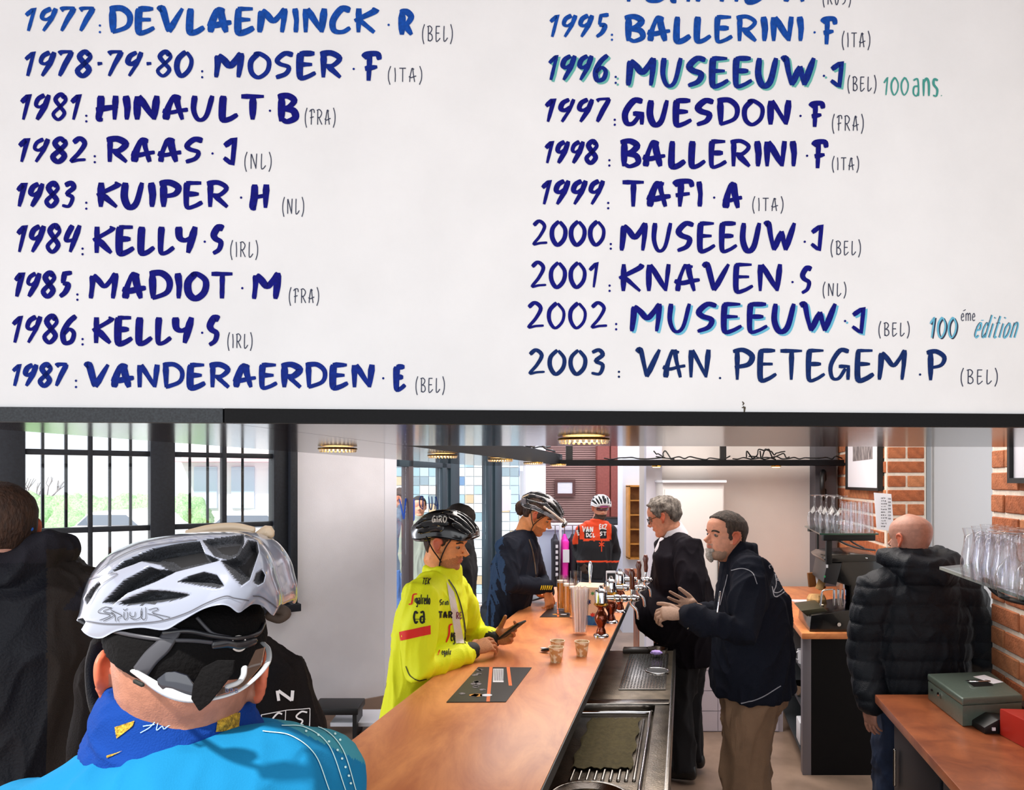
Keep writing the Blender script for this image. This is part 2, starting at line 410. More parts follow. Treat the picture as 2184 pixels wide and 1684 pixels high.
# glossy laminate of the canopy's underside, with fine ripples along the panel
def canopy_mat():
    m = mat('glossy_canopy_laminate', '241a1e', .13, ior=1.2, spec=.5)
    N = m.node_tree.nodes; L = m.node_tree.links; b = N['Principled BSDF']; b.inputs['Coat Roughness'].default_value = .05
    tc = N.new('ShaderNodeTexCoord'); mp = N.new('ShaderNodeMapping'); L.new(tc.outputs['Object'], mp.inputs[0]); mp.inputs['Scale'].default_value = (1.2, 26, 1)
    n = N.new('ShaderNodeTexNoise'); n.inputs['Scale'].default_value = 2.0; n.inputs['Detail'].default_value = 5; L.new(mp.outputs[0], n.inputs[0])
    bp = N.new('ShaderNodeBump'); bp.inputs['Strength'].default_value = .05; bp.inputs['Distance'].default_value = .004; L.new(n.outputs[0], bp.inputs['Height'])
    L.new(bp.outputs[0], b.inputs['Normal'])
    return m
M['canopy'] = canopy_mat()
def wood_mat(name, a, b_, rough, rot, coat=.5, sc=(7, 1.2, 7)):
    m = mat(name, a, rough, coat=coat); N = m.node_tree.nodes; L = m.node_tree.links; b = N['Principled BSDF']
    tc = N.new('ShaderNodeTexCoord'); mp = N.new('ShaderNodeMapping'); L.new(tc.outputs['Object'], mp.inputs[0])
    mp.inputs['Rotation'].default_value = (0, 0, rot); mp.inputs['Scale'].default_value = sc
    n = N.new('ShaderNodeTexNoise'); n.inputs['Scale'].default_value = 1.6; n.inputs['Detail'].default_value = 9; n.inputs['Roughness'].default_value = .62; n.inputs['Distortion'].default_value = .5
    L.new(mp.outputs[0], n.inputs[0]); r = N.new('ShaderNodeValToRGB'); L.new(n.outputs[0], r.inputs[0])
    r.color_ramp.elements[0].position = .32; r.color_ramp.elements[1].position = .68
    r.color_ramp.elements[0].color = srgb(b_); r.color_ramp.elements[1].color = srgb(a)
    L.new(r.outputs[0], b.inputs['Base Color']); b.inputs['Coat Roughness'].default_value = .22
    return m
M['counter'] = wood_mat('orange_wood_laminate', 'ee9c60', 'bf6a3e', .42, math.radians(-40), .15, (5, 1.6, 5))
M['counter2'] = wood_mat('mottled_brown_laminate', 'b4673e', '84452a', .35, 0, .4, (5, 5, 5))
M['pine'] = mat('honey_pine', 'c88a3e', .5, var=.15, scale=12)
M['paper'] = mat('paper', 'e9e8f0', .8)
M['ink'] = mat('grey_ink', '3a3a44', .8)
M['blue1'] = mat('blue_paint_a', '1048a0', .6, spec=.15, var=.2, scale=120)
M['blue2'] = mat('blue_paint_b', '0a2680', .6, spec=.15, var=.2, scale=120)
M['blue3'] = mat('blue_paint_c', '080c74', .6, spec=.15, var=.2, scale=120)
M['blue4'] = mat('blue_paint_d', '0b2862', .6, spec=.15, var=.2, scale=120)
M['ink_thin'] = mat('thin_ink', '28304a', .6)
M['teal'] = mat('teal_paint', '5fb0a8', .6)
M['teal2'] = mat('light_blue_paint', '62b6d4', .6)
M['teal3'] = mat('dark_teal_paint', '3a958c', .6)

# =============================================================== the setting
def struct(name, mb, m, parent=None, **k):
    o = obj(name, mb, m, parent, **k)
    if parent is None: o['kind'] = 'structure'
    return o
struct('floor', MB().prism([(-9, -3.2), (6, -3.2), (6, 12.2), (-9, 12.2)], -.08, 0), M['floor'])
struct('ceiling', MB().prism([(-4.3, -.3), (4.6, -.3), (4.6, 12.0), (.4, 12.0), (-1.1, 6.4), (-5.2, 3.2)], 3.3, 3.4), M['ceiling'])
# ---- window wall on the left, running away from the camera to the right
A0 = Vector((-3.045, 4.4)); A1 = Vector((-1.044, 5.76)); AD = (A1-A0).normalized(); AN = Vector((-AD.y, AD.x))   # AN points outdoors
def wl(px):        # point of the wall line under a pixel column
    k = (px-PX)/F; t = (k*A0.y-A0.x)/(AD.x-k*AD.y); return A0+AD*t
def wseg(p, q, z0, z1, o0=0, o1=.2):
    return MB().prism([tuple(p+AN*o0), tuple(q+AN*o0), tuple(q+AN*o1), tuple(p+AN*o1)], z0, z1)
AL = A0-AD*2.6
w0 = wl(-26); w1 = wl(628); wend = wl(820)
mb = wseg(AL, w0, 0, 3.3); mb.join(wseg(w0, w1, 0, .93)); mb.join(wseg(w0, w1, 2.7, 3.3)); mb.join(wseg(w1, wend, 0, 3.3, 0, .2))
wall_l = struct('wall_left', mb, M['plaster'])
e0 = wl(820); 
# jamb that closes the wall end (narrow bluish face)
jx = P(846, 0, 5.95)
struct('trim_1', MB().prism([tuple(e0-AN*.004), (jx.x, jx.y), (jx.x-.12, jx.y+.25), tuple(e0+AN*.22)], 0, 3.3), M['white'])
struct('baseboard_left', wseg(AL, e0, 0, .1, -.015, 0), mat('baseboard_tile', '9a8578', .5))
win = empty('window_1', (w0.x, w0.y, .93)); win['kind'] = 'structure'
def bar(name, a, b, z0, z1, o0, o1, m, parent, bev=.004): return obj(name, wseg(wl(a), wl(b), z0, z1, o0, o1), m, parent, bevel=bev)
fd = M['frame_dark']
bar('window_frame', -26, 54, .93, 2.7, -.03, .16, fd, win); bar('window_frame', 320, 372, .93, 2.7, -.03, .12, fd, win)
bar('window_frame', 582, 612, .93, 2.7, -.03, .12, fd, win); bar('window_frame', 612, 628, .90, 2.7, -.09, .12, fd, win, .012)
bar('window_sill', -26, 632, .88, .935, -.12, .1, fd, win)
for a, b in ((54, 320), (372, 582)):
    bar('mullion', (188 if a == 54 else 474), (198 if a == 54 else 484), .93, 2.7, .0, .08, fd, win)
    for z in (2.035, 1.53, 1.0):
        bar('glazing_bar', a, b, z-.015, z+.02, .005, .075, fd, win)
    bar('pane', a, b, .95, 2.7, .04, .046, M['glass'], win, 0)
for x in (92, 145, 244, 291, 380, 424, 464, 502, 542):
    bb = wl(x)+AN*.35
    obj('security_bar', MB().tube([(bb.x, bb.y, .8), (bb.x, bb.y, 2.6)], .011, 8), M['black'], win, smooth=True)
# ---- entrance glazing beyond the bar
E0 = Vector((P(846, 0, 6.2).x, 6.2)); E1 = Vector((P(1122, 0, 9.0).x, 9.0)); ED = (E1-E0).normalized(); EN = Vector((-ED.y, ED.x))
def el(px):
    k = (px-PX)/F; t = (k*E0.y-E0.x)/(ED.x-k*ED.y); return E0+ED*t
def eseg(a, b, z0, z1, o0=-.03, o1=.05):
    p, q = el(a), el(b); return MB().prism([tuple(p+EN*o0), tuple(q+EN*o0), tuple(q+EN*o1), tuple(p+EN*o1)], z0, z1)
ent = empty('door_1', (E0.x, E0.y, 0)); ent['kind'] = 'structure'
ft = M['frame_teal']
for a, b, m in ((866, 876, mat('brown_frame', '5a4e50', .5)), (938, 948, ft), (956, 975, ft), (1036, 1043, ft), (1051, 1066, ft), (1117, 1122, M['white'])):
    obj('door_frame', eseg(a, b, 0, 2.7), m, ent, bevel=.005)
obj('door_frame', eseg(846, 956, 1.98, 2.06), ft, ent, bevel=.005); obj('door_frame', eseg(975, 1120, 2.12, 2.17), ft, ent, bevel=.005)
obj('door_frame', eseg(846, 1120, 0, .08), ft, ent)
obj('door_pane', eseg(848, 866, .05, 2.7, 0, .006), M['glass'], ent); obj('door_pane', eseg(876, 938, .05, 2.0, 0, .006), M['glass'], ent)
obj('door_pane', eseg(975, 1036, .05, 2.2, 0, .006), M['glass'], ent); obj('door_pane', eseg(1066, 1117, .05, 2.2, 0, .006), M['glass'], ent)
obj('door_handle', MB().tube([tuple(el(934))+(.85,), tuple(el(934)-EN*.06)+(.9,), tuple(el(934)-EN*.06)+(1.2,), tuple(el(934))+(1.25,)], .012), M['chrome'], ent, smooth=True)
# mirrored blue lettering on the door glass
def glassmap(x, y, lift=0):
    p = el(x)-EN*(.004+lift); return Vector((p.x, p.y, CH-(y-PY)/F*p.y))
map2d('lettering', text2d('EV', 851, 884, 1064, 1108, 4.5, mirror=True), glassmap, mat('glass_blue', '1c55c8', .5), ent)
map2d('lettering', text2d('AU D', 893, 934, 1058, 1086, 2.4, mirror=True), glassmap, M['blue4'], ent)
nt_ = obj('notice', eseg(1068, 1088, 1.50, 1.75, -.012, -.009), M['paper'], ent); nt_['label'] = 'white paper notice taped to the glass'
obj('sticker', eseg(1107, 1114, 1.98, 2.07, -.012, -.009), M['paper'], ent)
# outdoor mosaic wall seen through the glazing
tw = empty('mosaic_wall', (-.9, 10.55, 0), 'outdoor wall of pale blue, beige and white square tiles seen through the entrance glass', 'wall')
obj('wall_body', MB().prism([(-2.6, 10.56), (.3, 10.56), (.3, 10.8), (-2.6, 10.8)], 0, 3.4), mat('tile_grout', 'dfe6ea', .8), tw)
TC = [mat('tile_%d' % i, c, .25) for i, c in enumerate(('a3bccb', 'c4cccf', '55789c', 'b9a98c', '8caab4', '67678a', 'd0d4d2', '7f939d'))]
tms = []
for i, m in enumerate(TC):
    q = MB().box((0, 0, 0), (.125, .02, .125)); me = bpy.data.meshes.new('tile'); me.from_pydata([tuple(v) for v in q.v], [], q.f); me.materials.append(m); tms.append(me)
rr = random.Random(3); wts = [5, 6, 2, 4, 4, 1.3, 5, 3]
for i in range(16):
    for j in range(18):
        o = bpy.data.objects.new('tile', rr.choices(tms, wts)[0]); COL.objects.link(o); o.parent = tw
        o.location = Vector((-1.72+i*.135, 10.55, .1+j*.135))-tw.location
# ---- hall beyond: back wall, white pillar, shutter, cupboard
struct('wall_back', MB().prism([(.1, 11.4), (4.6, 11.4), (4.6, 11.6), (.1, 11.6)], 0, 3.3), mat('hall_wall', 'b98f88', .8))
pcol = [tuple(P(x, 0, d)[:2]) for x, d in ((1122, 9.0), (1164, 9.6))]
struct('trim_2', MB().prism([pcol[0], pcol[1], (pcol[1][0], 11.4), (pcol[0][0]-.1, 11.4)], 0, 3.3), M['white'])
p0, p1 = P(1328, 0, 8.6), P(1420, 0, 8.6)
struct('trim_3', MB().prism([(p0.x, 8.6), (p1.x+.6, 8.6), (p1.x+.6, 9.0), (p0.x, 9.0)], 0, 3.3), mat('pillar_white', 'dfe6f4', .7))
sh = empty('slatted_screen', P(1215, 1280, 11.0), 'pinkish brown slatted screen covering the wall at the far end of the hall', 'screen')
mb = MB(); xa, xb = P(1164, 0, 11).x, P(1272, 0, 11).x
for k in range(60): mb.box(((xa+xb)/2, 11.0, .45+k*.034), (xb-xa, .012, .024))
o = obj('slats', mb, mat('slat_brown', 'a8847e', .6), sh); o['kind'] = 'stuff'
obj('backing', MB().box(((xa+xb)/2, 11.05, 1.5), (xb-xa, .03, 2.3)), mat('screen_backing', '8a5a55', .7), sh)
cb = empty('wall_cupboard', P(1300, 1280, 10.9), 'tall dark red cupboard with two doors beside the white pillar', 'cupboard')
xa, xb = P(1272, 0, 10.9).x, P(1330, 0, 10.9).x; rd = mat('red_brown', '8e4a42', .55, var=.1, scale=30)
obj('body', MB().box(((xa+xb)/2, 11.1, 1.5), (xb-xa, .3, 2.5)), rd, cb, bevel=.01)
for k in (0, 1): obj('door', MB().box((xa+(xb-xa)*(.25+.5*k), 10.88, 1.6), ((xb-xa)/2-.02, .02, 2.2)), rd, cb, bevel=.005)
# white counter in the hall
hc = empty('reception_counter', P(1260, 1300, 9.4), 'long white counter at the far end of the hall behind the orange cyclist', 'counter')
xa, xb = P(1150, 0, 9.4).x, P(1332, 0, 9.4).x
obj('body', MB().prism([(xa, 9.4), (xb, 9.4), (xb, 10.0), (xa, 10.0)], 0, 1.2), mat('counter_white', 'c8d4ea', .6), hc)
obj('worktop', MB().prism([(xa-.03, 9.34), (xb+.03, 9.34), (xb+.03, 10.0), (xa-.03, 10.0)], 1.2, 1.26), M['white'], hc, bevel=.01)
m_ = empty('microwave', P(1306, 1120, 9.6)); tag(m_, 'dark oblong appliance lying on the white hall counter', 'appliance')
obj('body', MB().box(P(1309, 1111, 9.6)+V((0, 0, .012)), (.28, .25, .09)), M['black'], m_, bevel=.01)
obj('window', MB().box(P(1306, 1111, 9.47), (.16, .01, .06)), M['grey_lam'], m_)
# framed picture on the screen
def framed(name, px0, px1, py0, py1, d, label, fm, im, parent=None):
    a, b = P(px0, py0, d), P(px1, py1, d); c = (a+b)/2; e = empty(name, (c.x, c.y, b.z), label, 'picture'); w_, h_ = b.x-a.x, a.z-b.z; t = w_*.14
    mb = MB()
    for q in ((-1, 0), (1, 0)): mb.box(c+V((q[0]*(w_-t)/2, 0, 0)), (t, .03, h_))
    for q in (-1, 1): mb.box(c+V((0, 0, q*(h_-t)/2)), (w_-2*t, .03, t))
    obj('frame', mb, fm, e); obj('picture', MB().box(c+V((0, .005, 0)), (w_-2*t, .01, h_-2*t)), im, e); return e
framed('picture_frame', 1183, 1227, 1022, 1058, 10.95, 'small dark framed picture hanging on the slatted screen', mat('frame_brown', '5c3a38', .5), M['paper'])
# honey pine shelf unit on the pillar
su = empty('shelf_unit', P(1357, 1190, 8.5), 'narrow honey-coloured wooden shelf unit hung on the white pillar', 'shelf')
xa, xb = P(1341, 0, 8.45).x, P(1380, 0, 8.45).x; z0, z1 = P(0, 1190, 8.45).z, P(0, 1036, 8.45).z
mb = MB()
for x in (xa, xb): mb.box((x, 8.5, (z0+z1)/2), (.02, .2, z1-z0))
for z in (z0, z1): mb.box(((xa+xb)/2, 8.5, z), (xb-xa+.02, .2, .02))
obj('carcass', mb, M['pine'], su); obj('back_panel', MB().box(((xa+xb)/2, 8.59, (z0+z1)/2), (xb-xa, .01, z1-z0)), mat('pine_dark', '9a6a38', .6, var=.2, scale=20), su)
for k in range(1, 5): obj('shelf', MB().box(((xa+xb)/2, 8.5, z0+(z1-z0)*k/5), (xb-xa, .18, .014)), M['pine'], su)
# small brown bench behind the bar end
bn = empty('bench', P(1385, 1300, 7.4), 'low brown wooden table at the end of the bar behind the taps', 'table')
a = P(1338, 1222, 7.4); b = P(1405, 1222, 7.4)
obj('table_top', MB().box(((a.x+b.x)/2, 7.4, a.z), (b.x-a.x, .4, .05)), M['counter2'], bn, bevel=.006)
obj('leg', MB().box((a.x+.13, 7.4, a.z/2), (.08, .3, a.z-.05)), M['counter2'], bn); obj('leg', MB().box((b.x-.1, 7.4, a.z/2), (.08, .3, a.z-.05)), M['counter2'], bn)

# ---- far wall of the bar room
x0, x1 = P(1374, 0, 6.5).x, W(1.42, 6.5, 0).x
struct('wall_front', MB().prism([(x0, 6.5), (x1+.5, 6.5), (x1+.5, 6.75), (x0, 6.75)], 0, 3.3), M['plaster_warm'])
struct('trim_4', MB().prism([(x0-.0, 6.40), (P(1412, 0, 6.4).x, 6.40), (P(1412, 0, 6.4).x, 6.5), (x0, 6.5)], 0, 3.3), mat('column_lilac', 'cfccd8', .8))
cab = empty('tall_cabinet', P(1478, 1450, 6.2), 'tall plain white cabinet against the far wall behind the man in the dark suit', 'cabinet')
xa, xb = P(1414, 0, 6.1).x, P(1545, 0, 6.1).x; zt = P(0, 1028, 6.1).z
obj('body', MB().box(((xa+xb)/2, 6.3, zt/2), (xb-xa, .38, zt)), mat('cabinet_white', 'd9d4d2', .5), cab, bevel=.006)
obj('door', MB().box(((xa+xb)/2, 6.10, zt/2-.02), (xb-xa-.03, .02, zt-.08)), mat('cabinet_white', 'd9d4d2', .5), cab, bevel=.004)
obj('top_edge', MB().box(((xa+xb)/2, 6.28, zt+.008), (xb-xa+.02, .42, .02)), M['white'], cab)
obj('handle', MB().tube([(xb-.06, 6.08, 1.0), (xb-.06, 6.08, 1.2)], .008), M['steel'], cab)
# dark grey pillar with a round ornament
xa, xb = P(1737, 0, 6.4).x, P(1781, 0, 6.4).x
struct('trim_5', MB().prism([(xa, 6.38), (xb, 6.38), (xb, 6.5), (xa, 6.5)], 0, 3.3), mat('dark_grey_paint', '55545a', .5))
rm = empty('round_mirror', P(1757, 1060, 6.3), 'oval-looking round black wheel ornament with pale centre on the dark grey pillar', 'ornament')
Mr = Matrix.Rotation(math.radians(62), 4, 'Z'); c = P(1756, 1034, 6.30)
ring = [Mr @ V((.12*math.cos(a), 0, .12*math.sin(a)))+c for a in [2*math.pi*k/28 for k in range(28)]]
obj('rim', MB().tube(ring, .022, 8, closed=True), M['black'], rm, smooth=True)
obj('disc', MB().lathe([(.105, -.004), (.105, .004)], c, 28, Mr @ Matrix.Rotation(math.pi/2, 4, 'X')), mat('pale_disc', 'b8aca4', .4, var=.4, scale=30), rm)
for k in range(8):
    an = math.pi*k/8; d_ = Mr @ V((math.cos(an), 0, math.sin(an)))*.1; obj('spoke', MB().tube([c-d_-V((.008, .01, 0)), c+d_-V((.008, .01, 0))], .002, 5), M['black'], rm)
# ---- brick wall on the right (its pieces are real bricks)
BW = 1.42
bwl = struct('wall_right', MB().prism([tuple(W(BW, 1.3, 0)[:2]), tuple(W(BW, 3.24, 0)[:2]), (W(BW, 3.24, 0).x+.9, 3.24), (W(BW, 1.3, 0).x+.9, 1.3)], 0, 3.3)
             .prism([tuple(W(BW, 4.94, 0)[:2]), tuple(W(BW, 6.5, 0)[:2]), (W(BW, 6.5, 0).x+.9, 6.5), (W(BW, 4.94, 0).x+.27, 4.94)], 0, 3.3), M['mortar'])
UD = Vector((.245, 1, 0)).normalized(); UN = Vector((-1, .245, 0)).normalized()      # wall direction, wall normal (towards the room)
bmesh_cache = {}
def brick_mesh(L, k):
    key = (round(L, 3), k)
    if key not in bmesh_cache:
        bm = bmesh.new(); bmesh.ops.create_cube(bm, size=1); bmesh.ops.scale(bm, vec=(.022, L, .078), verts=bm.verts)
        bmesh.ops.bevel(bm, geom=[e for e in bm.edges], offset=.004, segments=1, affect='EDGES')
        me = bpy.data.meshes.new('brick'); bm.to_mesh(me); bm.free(); me.materials.append(BR[k]); bmesh_cache[key] = me
    return bmesh_cache[key]
rb = random.Random(5)
def bricks(origin, d, n, length, z0, z1, course=.1, blen=.28):
    d = Vector(d).normalized(); ang = math.atan2(-d.x, d.y); row = 0; z = z0
    while z < z1:
        s = 0 if row % 2 == 0 else -blen/2
        while s < length-.03:
            a, b = max(s, 0), min(s+blen, length)
            if b-a > .05:
                L = round(b-a-.016, 3); o = bpy.data.objects.new('brick', brick_mesh(L, rb.choice((0, 1, 2)))); COL.objects.link(o); o.parent = bwl
                p = Vector(origin)+d*((a+b)/2)+n*(-.004+rb.uniform(0, .003)); p.z = z+.05
                o.location = p-bwl.location; o.rotation_euler = (0, 0, ang+rb.uniform(-.004, .004))
            s += blen
        z += course; row += 1
bricks(W(BW, 3.24, 0), -UD, UN, 1.15, .80, 2.15)
bricks(W(BW, 6.48, 0), -UD, UN, 1.585, .9, 2.2)
bricks(W(BW, 4.94, 0), (1, 0, 0), Vector((0, -1, 0)), .27, .1, 2.2)
# white door in the recess between the brick walls
xa, xb = P(1966, 0, 5.15).x, P(2150, 0, 5.15).x
dr = empty('door_2', ((xa+xb)/2, 5.2, 0)); dr['kind'] = 'structure'
obj('door_leaf', MB().box(((xa+xb)/2+.3, 5.25, 1.4), (xb-xa+.7, .05, 2.8)), mat('door_white', 'e2e5ea', .5), dr)
obj('panel_moulding', MB().box(((xa+xb)/2+.12, 5.215, 1.62), (.62, .015, 1.2)), mat('door_white', 'e2e5ea', .5), dr, bevel=.006)
obj('panel_moulding', MB().box(((xa+xb)/2+.12, 5.215, 2.35), (.62, .015, .2)), mat('door_white', 'e2e5ea', .5), dr, bevel=.006)
obj('door_frame', MB().box((P(1974, 0, 5.1).x, 5.1, 1.4), (.035, .08, 2.8)), mat('frame_grey', '9a9ea2', .4, .3), dr, bevel=.006)
obj('door_frame', MB().box((P(1966, 0, 5.1).x, 5.12, 1.4), (.03, .06, 2.8)), M['white'], dr, bevel=.004)

# =============================================================== canopy over the bar with the painted board
HZ = CH+.14
B0 = Vector(P(0, 0, 1.64)[:2]); B1 = Vector(P(2184, 0, 1.81)[:2]); BD = (B1-B0).normalized(); BNn = Vector((BD.y, -BD.x))
BL = B0-BD*.5; BRr = B1+BD*.25
def bdl(t, o=0): return tuple((B0+BD*t)-BNn*o)
def on_board(off):     # where the line of offset `off` meets the board line
    # B0+t*BD : x-.245*y = off
    t = (off-(B0.x-.245*B0.y))/(BD.x-.245*BD.y); return B0+BD*t
can = empty('canopy', (0, 2.2, HZ), 'glossy black hanging canopy over the bar carrying the painted white board', 'canopy')
S_ = on_board(-1.095); Lf = on_board(-1.85)
fz = W(-1.095, 2.76, 0); fr_ = W(BW+.25, 2.88, 0); rr_ = BRr
mb = MB().prism([tuple(S_), tuple(rr_), (fr_.x, fr_.y), (fz.x, fz.y)], HZ, HZ+.033)
obj('front_panel', mb, M['canopy'], can)
mb = MB().prism([tuple(Lf), tuple(S_-BD*.003), tuple(W(-1.098, 6.3, 0)[:2]), tuple(W(-1.85, 6.3, 0)[:2])], HZ, HZ+.033)
obj('side_panel', mb, M['canopy'], can)
mb = MB().prism([tuple(W(-1.093, 2.5, 0)[:2]), tuple(W(-1.093, 6.3, 0)[:2]), tuple(W(-1.12, 6.3, 0)[:2]), tuple(W(-1.12, 2.5, 0)[:2])], HZ+.0005, HZ+.10)
obj('inner_edge', mb, M['black_lam'], can)
mb = MB().prism([tuple(W(-1.1, 6.2, 0)[:2]), tuple(W(BW, 6.2, 0)[:2]), tuple(W(BW, 6.36, 0)[:2]), tuple(W(-1.1, 6.36, 0)[:2])], HZ-.001, HZ+.05)
obj('rear_bar', mb, M['black_lam'], can)
q0 = S_-BNn*.0; 
obj('trim_strip', MB().prism([tuple(S_+BD*.002+BNn*.006), tuple(rr_+BNn*.006), tuple(rr_-BNn*.02), tuple(S_+BD*.002-BNn*.02)], HZ-.001, HZ+.033), M['black_lam'], can)
obj('trim_strip', MB().prism([tuple(BL+BNn*.006), tuple(S_-BD*.002+BNn*.006), tuple(S_-BD*.002-BNn*.02), tuple(BL-BNn*.02)], HZ-.001, HZ+.033), M['grey_lam'], can)
for x, wd in ((1214, .06), (1540, .035)):
    c = P(x, 0, 6.25); obj('hanger', MB().box((c.x, 6.25, (HZ+3.3)/2), (wd, .03, 3.3-HZ)), M['black'], can)
c = P(1547, 0, 6.25); obj('hanger', MB().box((c.x, 6.25, (HZ+3.3)/2), (.012, .02, 3.3-HZ)), M['black'], can)
rc = random.Random(11)
def cable(x0, x1, n, d, amp, zoff=.055, zz=None):
    pts = []
    for i in range(n):
        x = x0+(x1-x0)*i/(n-1)+rc.uniform(-4, 4); p = P(x, 0, d+rc.uniform(-.05, .05)); pts.append((p.x, p.y, HZ+zoff+rc.random()*amp))
    return cat(pts, 5)
mb = MB()
for a, b, n, am in ((1395, 1440, 9, .08), (1400, 1560, 12, .03), (1590, 1680, 16, .09), (1600, 1800, 16, .03), (1620, 1670, 10, .1), (1290, 1420, 10, .02), (1560, 1650, 8, .02)):
    mb.tube(cable(a, b, n, 6.27, am), .006, 6)
cbl = obj('cables', mb, M['black'], can, smooth=True)
mb = MB()
for k in range(3):
    pts = [W(-1.10-.02*k, 2.9+i*.22, HZ+.11+rc.random()*.05) for i in range(15)]
    mb.tube(cat(pts, 4), .007, 6)
obj('cables', mb, M['black'], can, smooth=True)
